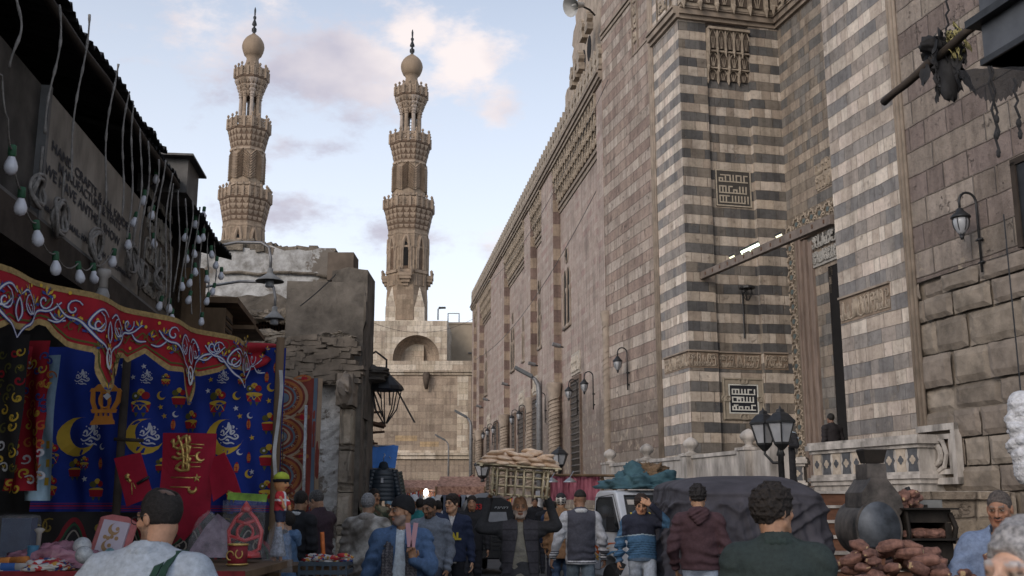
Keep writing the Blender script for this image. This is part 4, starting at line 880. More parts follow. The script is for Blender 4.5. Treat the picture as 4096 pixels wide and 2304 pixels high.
g = MB(); g.quad((a.x - 1.5, Y4 + .6, zh0 - .1), (xh1 + .3, Y4 + .6, zh0 - .1), (xh1 + .3, Y4 + .6, zh1 + .1), (a.x - 1.5, Y4 + .6, zh1 + .1)); hpart(g, 'opening', DARKV)
g = MB(); nb = 26
for k in range(nb): x = xh0 + (xh1 - xh0) * k / nb; g.tube([(x, Y4 + .25, zh0 - .05), (x, Y4 + .25, zh1)], .015, 4)
for q in (.3, .62): g.tube([(xh0, Y4 + .24, zh0 + (zh1 - zh0) * q), (xh1, Y4 + .24, zh0 + (zh1 - zh0) * q)], .018, 4)
hpart(g, 'grille', RUST)
g = MB(); random.seed(5)
for k in range(46):
    p = cr(80 + k * 8.2, 338 + random.uniform(-6, 8), Y4 - .05); g.ell(p, (random.uniform(.08, .2), .14, random.uniform(.05, .12)), n=7, m=5, nz=.5, seed=k)
for k in range(60):
    p = cr(110 + k * 8.2, 420 + random.uniform(-5, 10), Y4 - .15); g.ell(p, (random.uniform(.1, .25), .2, random.uniform(.04, .10)), n=7, m=5, nz=.5, seed=k)
hpart(g, 'rubble', RUBB)
a = cr(90, 425, Yb); b = cr(596, 430, Yb); zb_ = cr(400, 605, Yb).z
g = MB(); rough_wall(g, a.x - 1.5, b.x, zb_ - .1, a.z, Yb, 1, .16, 70, 28, 7, 2.4, .1); hpart(g, 'wall', RUBB)
g = MB(); random.seed(8)
for k in range(150):
    x, y = random.uniform(300, 598), random.uniform(430, 620); p = cr(x, y, Yb - .02); g.box(p, (random.uniform(.12, .45), random.uniform(.12, .22), random.uniform(.03, .10)), Matrix.Rotation(random.uniform(-.15, .15), 3, 'Y') @ Matrix.Rotation(random.uniform(-.2, .2), 3, 'Z'))
hpart(g, 'rubble', mat('grey_slabs', (.15,.125,.10), .95, .45, 3, .6, .04))
a = cr(300, 700, Yb); b = cr(545, 700, Yb)
g = MB(); rough_wall(g, a.x - 2.6, b.x, 0, zb_, Yb + .1, 1, .07, 40, 46, 9, 2.6); hpart(g, 'wall', WHITEW)
pl_s = masonry('pillar_blocks', .58, .75, [(.30,.255,.20),(.34,.285,.22),(.26,.22,.17),(.31,.26,.205),(.37,.32,.25),(.22,.185,.145)], z0=.1, mortar=.03, bump=1.0, rough_chunks=.25, jit=.02)
a = cr(543, 720, Yb - .12); b = cr(600, 720, Yb - .12); g = MB(); z = 0; random.seed(11); zp = cr(560, 725, Yb).z
while z < zp:
    h = random.choice((.5, .56, .62)); h = min(h, zp - z)
    def bf(p, q, z=z, h=h, sd=random.random() * 9):
        x = a.x + (b.x - a.x) * p; zz = z + .012 + (h - .024) * q; ed = min(p, 1-p, q, 1-q)
        return Vector((x, Yb - .12 - .05 * n3((x, zz, sd), 3) - .02 * n3((x, zz, sd), 9) + (.06 if ed < .01 else 0), zz))
    g.grid(bf, 9, 7)
    for q in range(len(g.f) - 48, len(g.f)): g.uv.pop(q, None)
    g.box(((a.x + b.x) / 2, Yb + .3, z + h / 2), (b.x - a.x - .02, .75, h - .015)); z += h
hpart(g, 'pillar', pl_s)
a = cr(530, 590, Yb - .25); b = cr(602, 590, Yb - .25); g = MB(); zc0, zc1 = cr(560, 722, Yb).z, cr(560, 588, Yb).z
g.ell(((a.x + b.x) / 2, Yb, (zc0 + zc1) / 2), ((b.x - a.x) / 2 * 1.15, .5, (zc1 - zc0) / 2 * 1.1), nz=.25, ns=2, n=20, m=14); g.box(((a.x + b.x) / 2, Yb + .05, (zc0 + zc1) / 2), (b.x - a.x, .6, zc1 - zc0), taper=.9); hpart(g, 'capital', mat('stained_block', (.24,.20,.16), .9, .4, 2.5, .8, .06))
g = MB()
plL = Plane((HX(16.3), 16.3), (HX(60), 60))
def sf(p, q):
    s = 43 * p; z = (3.1 if s > 3 else 5.0) * q; o = .08 * n3((s, z, 0), 1.2) + .06 * n3((s, z, 0), 4); return plL.P(s, z, o)
g.grid(sf, 90, 24)
for q in range(89 * 23): g.uv.pop(q, None)
g.quad(plL.P(0, 0, 0), plL.P(0, 0, -1.2), plL.P(0, 5, -1.2), plL.P(0, 5, 0)); g.quad(plL.P(0, 3.1), plL.P(43, 3.1), plL.P(43, 3.1, -6), plL.P(0, 3.1, -6)); hpart(g, 'wall', CONC)
g = MB(); rough_wall(g, cr(600, 800, 18.6).x, cr(662, 800, 18.6).x, 0, cr(640, 545, 18.6).z, 18.6, .8, .1, 12, 40, 12, 2.6); hpart(g, 'pillar', CONC)
g = MB(); c = cr(660, 575, 19)
for k in range(9): g.ell(c + Vector((random.uniform(-.55, .15), random.uniform(-.2, .4), random.uniform(-.16, .2))), (random.uniform(.2, .4), .35, random.uniform(.06, .15)), nz=.35, ns=3, seed=k)
for k in range(12): p = c + Vector((random.uniform(-.4, .4), 0, random.uniform(-.2, .1))); g.tube([p, p + Vector((random.uniform(-.3, .5), .1, random.uniform(-.9, -.2)))], .02, 4)
g.box(c + Vector((-.25, .3, .4)), (.45, .5, .4)); hpart(g, 'ledge', mat('sooty_debris', (.085,.075,.065), .95, .45, 5, .8, .05))
g = MB(); c = cr(690, 730, 20); 
c = cr(668, 730, 20)
for k in range(7): g.tube([c + Vector((-.4, 0, -.1 * k)), c + Vector((random.uniform(-.1, .5), 0, -.1 * k + random.uniform(-.1, .3)))], .03, 4)
g.tube([cr(660, 790, 20), cr(737, 808, 20)], .05, 5); g.box(c + Vector((-.2, 0, .3)), (.5, .4, .35)); hpart(g, 'bracket', RUST)

SX = lambda Y: -3.07 - .112 * (Y - 6.07)
plSh = Plane((SX(0.5), .5), (SX(15.6), 15.6))
shop = empty('shop_building', (SX(8), 8, 0), label='dark shop front with signboard under a ragged corrugated canopy', cat='building')
def spart(g, nm, m, sm=False): g.v = [(p[0] - SX(8), p[1] - 8, p[2]) for p in g.v]; return g.build(nm, m, shop, sm)
def sign_at(u, v, off=0): return plSh.hit(u, v, off)
WOODD = mat('sooty_wood', (.045,.035,.028), .9, .4, 6, .3); SIGNB = mat('grimy_signboard', (.27,.245,.215), .8, .5, 2.6, .2, detail=8, stretch=(1,1,.5)); CORR = mat('sooty_corrugated_iron', (.035,.033,.032), .7, .4, 5, .3, metal=.2)
zb_ = 3.4; zt_ = 4.32
g = MB(); g.pquad(plSh, 0, 12.2, 3.4, 5.0, -.9); g.pquad(plSh, 0, 12.2, 3.4, 5.2, -1.05); g.pbox(plSh, 0, 12.2, 0, 4.9, -2.8, -2.6); g.pbox(plSh, 0, 12.2, zb_ - .25, zb_, -.5, .06); g.quad(plSh.P(12.2, 0, 0), plSh.P(12.2, 0, -6), plSh.P(12.2, 6.0, -6), plSh.P(12.2, 6.0, -1)); g.quad(plSh.P(12.2, 0, 0), plSh.P(12.2, 6.0, -1), plSh.P(12.2, 4.9, -.5), plSh.P(12.2, 4.4, 0)); g.pbox(plSh, 0, 12.2, 4.96, 5.0, -6, -.4); g.pbox(plSh, 11.2, 12.19, 2.9, 4.7, -.5, -.02); spart(g, 'wall', WOODD)  # dark sheets added above the sign for under-canopy shade and to close sky gaps
for s in (8.8, 9.9, 12.0): g = MB(); g.pbox(plSh, s, s + .14, 0, zb_ - .25, -.3, -.1); spart(g, 'post', WOODD)
s0 = sign_at(38, 150)[0]; s1 = sign_at(139, 240)[0]; s2 = sign_at(168, 285)[0]
g = MB(); g.pbox(plSh, s0, s1, zb_ + .02, zt_, -.05, .02); sg = spart(g, 'signboard', SIGNB)
def on_sign(s_org, z_org, off=.024, k=1.0): return lambda x, y: (lambda p: (p.x - SX(8), p.y - 8, p.z))(plSh.P(s_org + x * k, z_org + y, off))
for tx, (u0, v0), (u1, v1), f in (('HAND CRAFTS & ALL KINDES', (47.7, 149), (127, 233), .085), ('MANUFACTURE & TENTS', (54.5, 171), (117, 231), .085), ('WE HAVE ANTHER SHOW', (40.7, 172), (116, 247), .095), ('Feacbook :', (37.7, 206), (60, 227), .065), ('EMAIL: HANY_FATAH_2011@yahoo.com', (63.6, 227), (128, 280), .055)):
    g = MB(); cu = bpy.data.curves.new('t', 'FONT'); cu.body = tx; cu.size = f; ob = bpy.data.objects.new('t', cu); me = bpy.data.meshes.new_from_object(ob); wx = max(v.co.x for v in me.vertices); bpy.data.objects.remove(ob); bpy.data.meshes.remove(me)
    q0, q1 = sign_at(u0, v0), sign_at(u1, v1); kx = (q1[0] - q0[0]) / wx; sl = (q1[1] - q0[1]) / (q1[0] - q0[0])
    text_mb(g, tx, lambda x, y, q0=q0, kx=kx, sl=sl: (lambda p: (p.x - SX(8), p.y - 8, p.z))(plSh.P(q0[0] + x * kx, q0[1] + x * kx * sl + y * 1.15, .026)), f, bold=.0022)
    o = g.build('lettering', mat('faded_black_letters', (.05,.05,.058), .8, .3, 8, 0), shop)
g = MB(); g.pbox(plSh, s1 + .03, s2, zb_ + .02, zt_ - .1, -.05, .03); spart(g, 'signboard', mat('brown_signboard', (.10,.085,.07), .8, .3, 5, .2))
g = MB()
for q in range(4): scribble(g, plSh, s1 + .1, s2 - .1, zb_ + .1 + q * .3, zb_ + .38 + q * .3, .035, 90 + q, .012, 1.6)
spart(g, 'lettering', mat('pale_letters', (.24,.22,.19), .8, .3, 8, 0))
g = MB(); g.pbox(plSh, 0, s0 - .05, zb_ + .02, zt_, -.08, .0); spart(g, 'signboard', mat('dark_mural_board', (.06,.055,.05), .8, .6, 3, .2)); g = MB(); g.pbox(plSh, 0, 12.1, zb_ - .05, zb_ + .03, 0, .05); g.pbox(plSh, s0 - .05, s0, zb_, zt_, -.02, .06); spart(g, 'frame', mat('grey_rail', (.12,.12,.12), .6, .3, 5, .1))
def canopy(sa, sb, off, z_out, z_in, seed, name='canopy', m=CORR):
    g = MB(); n = int((sb - sa) / .04)
    def fn(p, q):
        s = sa + (sb - sa) * p; w_ = .022 * math.sin(s * 2 * math.pi / .11); rag = .05 * n3((s, seed, 0), 2.5) + .02 * n3((s, seed, 0), 9)
        return plSh.P(s, z_in + (z_out - z_in) * q + w_ + (.05 * n3((s * .7, seed, 1), 1)), -1.0 + (off + 1.0) * q + rag * (q > .9))
    g.grid(fn, n, 5); g.grid(lambda p, q: fn(p, q) - Vector((0, 0, .012)), n, 5); o = spart(g, name, m); return o
YE = lambda Y: plSh.hit(*[0, 0])[0]
canopy(0, 8.5, .31, 4.66, 4.98, 1); canopy(7.7, 10.2, .30, 4.60, 4.9, 2); canopy(9.7, 11.75, .40, 4.45, 4.8, 3)
g = MB(); g.tube([plSh.P(s, 4.55 + .02 * math.sin(s * 3), .27) for s in np.linspace(0, 11.4, 20)], .03, 6); spart(g, 'beam', WOODD, True)
g = MB(); g.pbox(plSh, 9.2, 9.75, 4.5, 4.84, -.1, .36); g.pbox(plSh, 9.1, 9.85, 4.84, 4.86, -.15, .42); spart(g, 'duct_box', mat('dented_tin', (.10,.095,.09), .6, .5, 4, .4, metal=.4))
BR = mat('weathered_timber', (.13,.085,.05), .85, .4, 5, .3, stretch=(1, 1, .3))
for s, z, h, w_ in ((11.5, 3.05, .75, .55), (12.5, 3.0, .55, .5)):
    g = MB(); g.pbox(plSh, s, s + w_, z, z + h, 0, .42); bx = spart(g, 'lattice_box', BR); g = MB()
    for k in range(9):
        g.pbox(plSh, s + .03, s + w_ - .03, z + .05 + k * (h - .1) / 9, z + .05 + (k + .5) * (h - .1) / 9, .42, .432)
    spart(g, 'lattice', mat('lattice_dark', (.05,.035,.025), .9, .3, 8, 0))
g = MB(); g.pbox(plSh, 11.5, 13.2, 3.86, 3.93, -.1, .55); g.pbox(plSh, 12.4, 13.4, 3.7, 3.75, .1, .65); g.pbox(plSh, 11.2, 11.4, 2.4, 4.2, -.1, .2); spart(g, 'plank', BR)
def oriented(n):   # rotation turning local -Y (front) to the horizontal direction n
    return math.atan2(n.x, -n.y)
def make_goose():
    r = empty('wall_lamp', label='x', cat='wall lamp', group='gooseneck wall lamps on the mosque')
    g = MB(); pts = [(0, -.06, -.95), (0, -.06, .45)] + [(0, -.06 - .19 * (1 - math.cos(a)), .45 + .19 * math.sin(a)) for a in np.linspace(.3, math.pi, 9)] + [(0, -.44, .30)]
    g.tube(pts, .025, 7); g.tube([(0, .02, -.3), (0, -.10, -.3)], .03, 6); g.tube([(-.09, -.06, -.3), (.09, -.06, -.3)], .025, 6); g.tube([(0, .02, -.75), (0, -.08, -.75)], .03, 6); g.tube([(-.07, -.06, -.75), (.07, -.06, -.75)], .02, 6); g.build('arm', IRON, r, True)
    g = MB(); g.lathe([(.02, .32), (.06, .30), (.08, .25), (.15, .18), (.19, .14), (.19, .11), (.14, .10)], 12, (0, -.44, 0)); g.build('cap', IRON, r, True); g = MB(); g.lathe([(.02, -.24), (.05, -.20), (.03, -.30)], 8, (0, -.44, -.02)); g.build('knob', IRON, r, True)
    g = MB(); g.lathe([(.145, .10), (.15, .03), (.13, -.08), (.08, -.18), (.03, -.23)], 12, (0, -.44, 0)); gl = g.build('shade', GLASSL, r, True)
    g = MB()
    for k in range(6): a = k * math.pi / 3; g.tube([(.155 * math.cos(a), -.44 + .155 * math.sin(a), .10), (.158 * math.cos(a), -.44 + .158 * math.sin(a), .03), (.135 * math.cos(a), -.44 + .135 * math.sin(a), -.08), (.04 * math.cos(a), -.44 + .04 * math.sin(a), -.22)], .009, 4)
    g.build('cage', IRON, gl); return r
goose = make_goose(); first = True
cz = lambda x, y: (450 + .13805 * x, 287.5 + .13805 * y)
GL = [(plB, cz(1298, 560), 1.0, 'gooseneck lamp with a blue rag, alone on the buff wall left of the mouldings'),
 (plA, cz(1050, 720), 1.0, 'gooseneck lamp just right of the near barred window on the long wall'), (plA, cz(932, 770), 1.0, 'gooseneck lamp overlapping the top of the near barred window'),
 (plA, cz(700, 850), 1.0, 'gooseneck lamp half hidden behind the tall grey street light'), (plA, cz(555, 930), 1.0, 'gooseneck lamp right of the framed panel bay, the nearer of the pair'),
 (plA, cz(500, 960), 1.0, 'gooseneck lamp below the double window, lower of the pair'), (plA, cz(360, 1035), 1.0, 'distant gooseneck lamp under the framed oculus panel'),
 (plA, cz(315, 1050), 1.0, 'distant gooseneck lamp left of the framed oculus panel'), (plA, cz(283, 1075), 1.0, 'small far gooseneck lamp near the last recess'), (plA, cz(192, 1110), 1.0, 'farthest gooseneck lamp at the very end of the mosque wall'),
 (plG, (981.5, 225), 1.0, 'large gooseneck lamp on the massive wall at the right edge')]
for pl, (u, v), k, lab in GL:
    s, z = pl.hit(u, v); o = goose if first else copy_tree(goose); first = False
    o.location = pl.P(s, z, .02); o.rotation_euler = (0, 0, oriented(pl.n)); o['label'] = lab
lan = empty('hanging_lantern', tuple(plD.P(plD.hit(744, 296)[0], plD.hit(744, 296)[1], -.1)), oriented(plD.n), label='small black lantern on a wall pipe inside the striped portal jamb', cat='lantern')
g = MB(); g.tube([(0, 0, .1), (0, -.35, .15), (0, -.35, .25)], .02, 5); g.tube([(0, 0, -1.4), (0, 0, .1)], .03, 5); g.lathe([(.03, .34), (.26, .26), (.27, .20), (.05, .20)], 10, (0, -.35, 0)); g.build('bracket', IRON, lan)
g = MB()
for k in range(5): a = k * 1.2566; g.tube([(.17 * math.cos(a), -.35 + .17 * math.sin(a), .2), (.17 * math.cos(a), -.35 + .17 * math.sin(a), 0), (.03 * math.cos(a), -.35 + .03 * math.sin(a), -.2)], .014, 4)
g.build('cage', IRON, lan)
fl0 = None
for x, y, lab in ((825, 425, 'small floodlight left of the near double window'), (640, 560, 'small floodlight below the narrow single window'), (435, 705, 'small floodlight right of the framed oculus panel'), (290, 815, 'tiny floodlight below the framed oculus panel'), (240, 865, 'farthest small floodlight near the last recess')):
    s, z = plA.hit(*cz(x, y)); o = empty('floodlight', tuple(plA.P(s, z, .02)), oriented(plA.n), label=lab, cat='floodlight', group='floodlights on the long wall')
    if fl0 is None:
        g = MB(); g.tube([(0, 0, -.05), (0, -.25, -.02)], .04, 6); fl0 = [('bracket', g.mesh('bracket', IRON))]; g = MB(); g.tube([(0, -.15, .0), (0, -.55, .10)], .10, 8); fl0.append(('housing', g.mesh('housing', GALV)))
    for nm, me in fl0: q = bpy.data.objects.new(nm, me); COL.objects.link(q); q.parent = o
s, z = plS.hit(550 + .138 * 425, .138 * 55); hp = plS.P(s, z, 1.6)
hn = empty('loudspeaker', tuple(hp), label='grey horn loudspeaker high on the mosque parapet', cat='loudspeaker'); d_ = Vector((-.75, -.55, -.35)).normalized(); Rm = d_.to_track_quat('Z', 'Y').to_matrix()
g = MB(); g.lathe([(.12, -.5), (.14, -.3), (.16, -.1), (.30, .1), (.48, .28), (.52, .32)], 16, axis=Rm, cap=False); g.lathe([(.0, -.1), (.1, .0), (.06, .2), (0, .25)], 10, axis=Rm); g.build('horn', mat('horn_grey', (.33,.33,.32), .5, .2, 4, .05), hn, True); g = MB(); g.tube([tuple(-d_ * .3), tuple(-d_ * .3 + Vector((.5, .5, .0))), tuple(Vector((1.0, 1.2, .1)))], .05, 6); g.build('bracket', IRON, hn)
sA_, zA_ = plD.hit(702, 276); bA = plD.P(sA_, zA_, .1); bB = at(831, 220, 25.3)
bm = empty('beam', tuple(bA), label='long riveted beam spanning the portal opening', cat='beam'); dB = (bB - bA); q_ = dB.to_track_quat('X', 'Z').to_matrix()
g = MB(); g.box(dB / 2, (dB.length + .2, .16, .24), q_); g.build('beam', mat('grey_beam', (.16,.13,.11), .8, .3, 3, .3), bm); g = MB()
for k in range(14): g.box(dB * (k + .5) / 14 + Vector((-.05, -.1, .0)), (.06, .06, .10), q_)
g.build('bolt', RUST, bm)
LITE = mat('lit_flood_lens', (.9,.95,.8), .4, 0, 5, 0, emit=(.85, 1.0, .70, 3.2)); LITE2 = mat('dim_flood_lens', (.8,.8,.6), .4, 0, 5, 0, emit=(1.0, .95, .62, 1.6))
for x, w_, lab, m in ((.28, .11, 'small lit floodlight nearest the striped pier end of the beam', LITE2), (.40, .20, 'bright floodlight in the middle of the beam', LITE), (.47, .22, 'bright tilted floodlight just right of the brightest one on the beam', LITE), (.66, .12, 'small lit floodlight on the right half of the beam', LITE2)):
    p = bA + dB * x + Vector((0, 0, .2)); f = empty('floodlight', tuple(p), label=lab, cat='floodlight', group='lit floodlights on the portal beam')
    Rm = Euler((rad(-25), rad(-22), rad(-20))).to_matrix(); g = MB(); g.box((0, 0, 0), (w_ * 1.6, w_ * 1.1, .07), Rm); g.tube([(0, 0, 0), (0, 0, -.14)], .02, 4); g.build('housing', IRON, f); g = MB(); g.box(Rm @ Vector((0, 0, -.04)), (w_ * 1.5, w_, .012), Rm); g.build('lens', m, f)
def pole_light(u, vtop, Y, label, arm=(-1, 0), hl=1.6, r=.07):
    b = at(u, 500, Y); top = at(u, vtop, Y).z; o = empty('street_light', (b.x, Y, 0), label=label, cat='street light')
    g = MB(); g.tube([(0, 0, 0), (0, 0, top - .5), (arm[0] * .04, 0, top - .25), (arm[0] * .16, 0, top - .05), (arm[0] * .32, 0, top + .08)], [r * 1.3, r, r * .9, r * .75, r * .6], 8); g.tube([(0, 0, 0), (0, 0, 2.0)], r * 1.5, 8); g.build('pole', GALV, o, True)
    g = MB(); R_ = Matrix.Rotation(rad(-28) * (-arm[0]) * -1, 3, 'Y'); g.box((arm[0] * (.28 + hl * .42), 0, top + .06 + hl * .24), (hl, .3, .12), Matrix.Rotation(rad(28), 3, 'Y')); g.box((arm[0] * (.28 + hl * .42), 0, top - .01 + hl * .24), (hl * .8, .2, .04), Matrix.Rotation(rad(28), 3, 'Y')); g.build('lamp_head', mat('led_head', (.10,.105,.11), .4, .2, 4, .05), o); return o
pole_light(539.7, 378, 40, 'tall grey street light with long LED head in front of the long mosque wall', hl=.75, r=.10)
pole_light(470.5, 418, 62, 'grey street light pole at the far corner of the mosque', hl=.8, r=.09)
o = pole_light(448, 441, 82, 'thin street light in front of the gate wall', hl=.9, r=.06)
def lantern_post(u, vh, Y, label, heads=((0, 0),), sc_=1.0):
    b = at(u, 500, Y); zh = at(u, vh, Y).z; o = empty('lamp_post', (b.x, Y, 0), label=label, cat='lamp post')
    g = MB(); g.lathe([(.12, 0), (.12, .3), (.08, .35), (.06, .5), (.05, zh - .4), (.075, zh - .38), (.05, zh - .3), (.03, zh - .1)], 10); g.build('pole', IRON, o, True)
    for dx_, dy_ in heads:
        c = Vector((dx_, dy_, zh)); 
        if dx_ or dy_: g = MB(); g.tube([(0, 0, zh - .5), (dx_ * .5, dy_ * .5, zh - .5), (dx_, dy_, zh - .35), (dx_, dy_, zh - .2)], .025, 6); g.build('arm', IRON, o, True)
        g = MB(); g.lathe([(.30 * sc_, .14), (.30 * sc_, .17), (.16 * sc_, .29), (.09 * sc_, .32), (.08 * sc_, .36), (.03 * sc_, .38), (0, .44)], 6, c, rot=.3)
        for k in range(6): a = .3 + k * math.pi / 3; g.tube([c + Vector((.27 * sc_ * math.cos(a), .27 * sc_ * math.sin(a), .15)), c + Vector((.15 * sc_ * math.cos(a), .15 * sc_ * math.sin(a), -.18))], .013, 5)
        g.lathe([(.04, -.3), (.16 * sc_, -.20), (.16 * sc_, -.17)], 6, c, rot=.3); g.build('lantern_frame', IRON, o)
        g = MB(); g.lathe([(.145 * sc_, -.17), (.255 * sc_, .14)], 6, c, rot=.3); g.build('glass', GLASSL, o)
lantern_post(783, 432, 17.6, 'black double headed lamp post before the marble balustrade', ((-.20, .25), (.0, -.1)), .9)
lantern_post(560, 459, 34, 'black single lantern post right of the bread tray', sc_=1.0)
lantern_post(482.5, 470, 34, 'black single lantern post left of the bread tray', sc_=1.0)
for u, v, Y, x0, lab in ((270, 276, 12.6, -.9, 'upper grey conical enamel lamp on a curved arm'), (274.5, 314, 13.4, -1.0, 'lower pale conical enamel lamp on a curved arm')):
    p = at(u, v, Y); o = empty('arm_lamp', tuple(p), label=lab, cat='lamp'); k = .17 if v < 300 else .13
    g = MB(); g.tube([(x0, .3, .42), (x0 * .5, .1, .45), (-.12, 0, .42), (-.03, 0, .36), (0, 0, .22), (0, 0, .05)], .018, 7); g.build('arm', GALV, o, True)
    g = MB(); g.lathe([(.02, .10), (.035, .09), (.035, .04), (.05, .02), (k, -.06), (k * 1.02, -.07), (k * .94, -.065), (.05, .02)], 20, cap=False); g.build('shade', mat('grey_enamel', (.20,.20,.195) if v < 300 else (.2,.2,.19), .6, .3, 6, .1), o, True)
    g = MB(); g.lathe([(.05, -.04), (.055, -.13), (.045, -.14)], 14); g.build('lamp', GLASSL, o, True)
p = cr(742, 665, 19); o = empty('hanging_lantern', tuple(p), label='wire caged lantern hanging from the broken ledge', cat='lantern'); g = MB(); g.lathe([(.03, .42), (.05, .36), (.30, .12), (.33, .05), (.30, .04)], 10); g.tube([(0, 0, .4), (0, 0, .6), (-.2, 0, .75), (-.45, 0, .6)], .02, 5); g.build('shade', IRON, o)
g = MB()
for k in range(7): a = k * .8976; g.tube([(.28 * math.cos(a), .28 * math.sin(a), .05), (.2 * math.cos(a), .2 * math.sin(a), -.3), (.03 * math.cos(a), .03 * math.sin(a), -.55)], .014, 4)
g.build('cage', IRON, o)

BG = mat('frosted_bulb', (.60,.61,.66), .25, .05, 4, 0, spec=.5, trans=.0); SK = mat('green_socket', (.03,.10,.05), .6, .3, 10, .1); CORD = mat('dusty_cord', (.22,.205,.19), .9, .35, 30, .3)
b0 = empty('light_bulb', label='x', cat='light bulb'); g = MB(); g.lathe([(.016, .0), (.017, -.015), (.028, -.04), (.034, -.062), (.033, -.08), (.022, -.1), (0, -.108)], 14, cap=False); g.build('glass', BG, b0, True); g = MB(); g.lathe([(.012, .05), (.02, .045), (.021, .0), (.017, -.012)], 10); g.build('socket', SK, b0, True)
P2 = lambda x, y, Y: at(x * .3975, y * .3975, Y)
YB = lambda x: 4.7 + x / 88
FR = [(30, 388), (54, 493), (92, 575), (140, 652), (198, 675), (235, 678), (286, 640)]
HG = [(323,600),(341,545),(363,490),(392,438),(384,528),(387,598),(513,530),(492,552),(468,585),(488,626),(557,682),(538,722),(491,672),(458,708),(478,742),(523,746),(508,796),(433,788),(412,808),(405,756),(426,762),(497,590),(470,638),(512,585),(532,628),(480,700),(520,690),(545,655)]
first = True
def place_bulb(x, y, lab, grp, tilt=0):
    global first
    o = b0 if first else copy_tree(b0); first = False
    o.location = P2(x, y, YB(x)); o.rotation_euler = (random.uniform(-.15, .15), random.uniform(-.25, .25), random.random() * 6); o['label'] = lab; o['group'] = grp; s = .98 if x < 300 else .9; o.scale = (s,) * 3; return o
random.seed(4)
ORD = 'first second third fourth fifth sixth seventh eighth ninth tenth eleventh twelfth thirteenth fourteenth fifteenth sixteenth seventeenth eighteenth nineteenth'.split()
for i, (x, y) in enumerate(FR): place_bulb(x, y, 'frosted bulb on the low front string above the valance, %s from the left' % ORD[i], 'bulbs on the front string')
for x, y in HG: place_bulb(x, y, 'frosted bulb hanging among grey cords under the corrugated canopy', 'bulbs hanging under the canopy')
g = MB(); pts = [P2(-40, 60, YB(-40)), P2(5, 190, YB(0)), P2(20, 300, YB(10))] + [P2(x, y - 14, YB(x)) for x, y in FR]; fin = []
for a, b in zip(pts, pts[1:]): fin += catenary(a, b, .03 + (b - a).length * .05, 6)[:-1]
g.tube(fin + [pts[-1]], .005, 5); tag(g.build('cable', CORD, None, True), 'twisted grey cable carrying the front string of bulbs', 'cable')
DR = [(150,12,118,335),(217,35,168,455),(290,160,256,520),(325,230,303,545),(343,265,322,600),(360,325,340,620),(375,355,360,640),(395,400,385,610),(410,402,400,700),(432,435,415,740),(440,462,428,800),(455,480,445,735),(470,500,460,760),(482,505,474,700),(497,520,490,790),(515,540,508,800),(530,560,525,760),(545,590,543,740),(50,-5,38,170)]
for i, (x0, y0, x1, y1) in enumerate(DR):
    s_, z_ = plSh.hit(x0 * .3975, y0 * .3975, .37); p = plSh.P(s_, z_, .37); zb2 = P2(x1, y1, p.y).z; L_ = p.z - zb2; n = max(8, int(L_ / .03)); g = MB(); pts = []; rr = []
    for k in range(n + 1):
        t_ = k / n; pts.append((.02 * math.sin(t_ * 5 + i) , .012 * math.sin(t_ * 7 + i), -L_ * t_)); rr.append(.0058 + .0042 * max(0, math.sin(k * 1.05 + i)))
    g.tube(pts, rr, 6); o = g.build('cord', CORD, None, True, loc=p); tag(o, 'knotted grey cord hanging from the canopy edge, %s from the left' % ORD[sorted(DR).index((x0, y0, x1, y1))], 'cord', 'cords hanging from the canopy edge')
for i, (x, y, r_, lab) in enumerate(((105, 482, .10, 'small tangled rope coil high on the signboard'), (160, 548, .12, 'round rope coil on the signboard over the small lettering'), (250, 622, .13, 'round rope coil over the end of the signboard lettering'), (338, 650, .14, 'large messy rope coil at the end of the signboard'), (365, 690, .12, 'lower messy rope coil under the signboard end'), (405, 700, .10, 'rope coil among the far bulbs'))):
    s, z = plSh.hit(x * .3975, y * .3975, .12); g = MB(); rd = random.Random(i)
    for q in range(4):
        ph = rd.random() * 6; ex = rd.uniform(.8, 1.1)
        g.tube([Vector(plSh.P(s, z, .10)) + Vector(plSh.d.to_3d()) * r_ * ex * math.cos(a) + Vector((0, 0, r_ * (1.1 - .1 * q) * math.sin(a))) + Vector(plSh.n.to_3d()) * .02 * math.sin(a * 2 + ph) - Vector(plSh.P(s, z, .1)) for a in np.linspace(ph, ph + 6.6, 22)], .013, 6)
    g.tube([(0, 0, r_), (0, 0, r_ + .2)], .01, 5); o = g.build('rope_coil', CORD, None, True, loc=plSh.P(s, z, .1)); tag(o, lab, 'rope coil', 'rope coils on the signboard')
p = P2(258, 735, 7.2); o = empty('ceiling_lamp', tuple(p), label='dusty dark bulb in a white holder below the signboard', cat='lamp'); g = MB(); g.lathe([(.045, .16), (.05, .12), (.03, .10), (.035, .03)], 12); g.build('holder', MARB, o, True); g = MB(); g.lathe([(.03, .03), (.05, -.02), (.045, -.07), (0, -.09)], 12); g.build('glass', mat('dusty_bulb', (.25,.24,.23), .4, .2, 9, 0), o, True)
for a, b, sg, lab in (((930 , 808, 60), (1195, 800, 66), .8, 'thin wire crossing in front of the arched gate niche'), ((1210, 720, 80), (1530, 200, 38), 1.5, 'long sagging wire running along the mosque wall'), ((1195, 905, 60), (1500, 480, 36), 1.0, 'lower wire sloping along the mosque wall'), ((755, 770, 15.4), (845, 690, 15.2), .02, 'black wire up the house wall')):
    g = MB(); g.tube(catenary(P2(*a), P2(*b), sg, 16), .012 if a[2] > 20 else .01, 4); tag(g.build('wire', IRON, None), lab, 'wire')

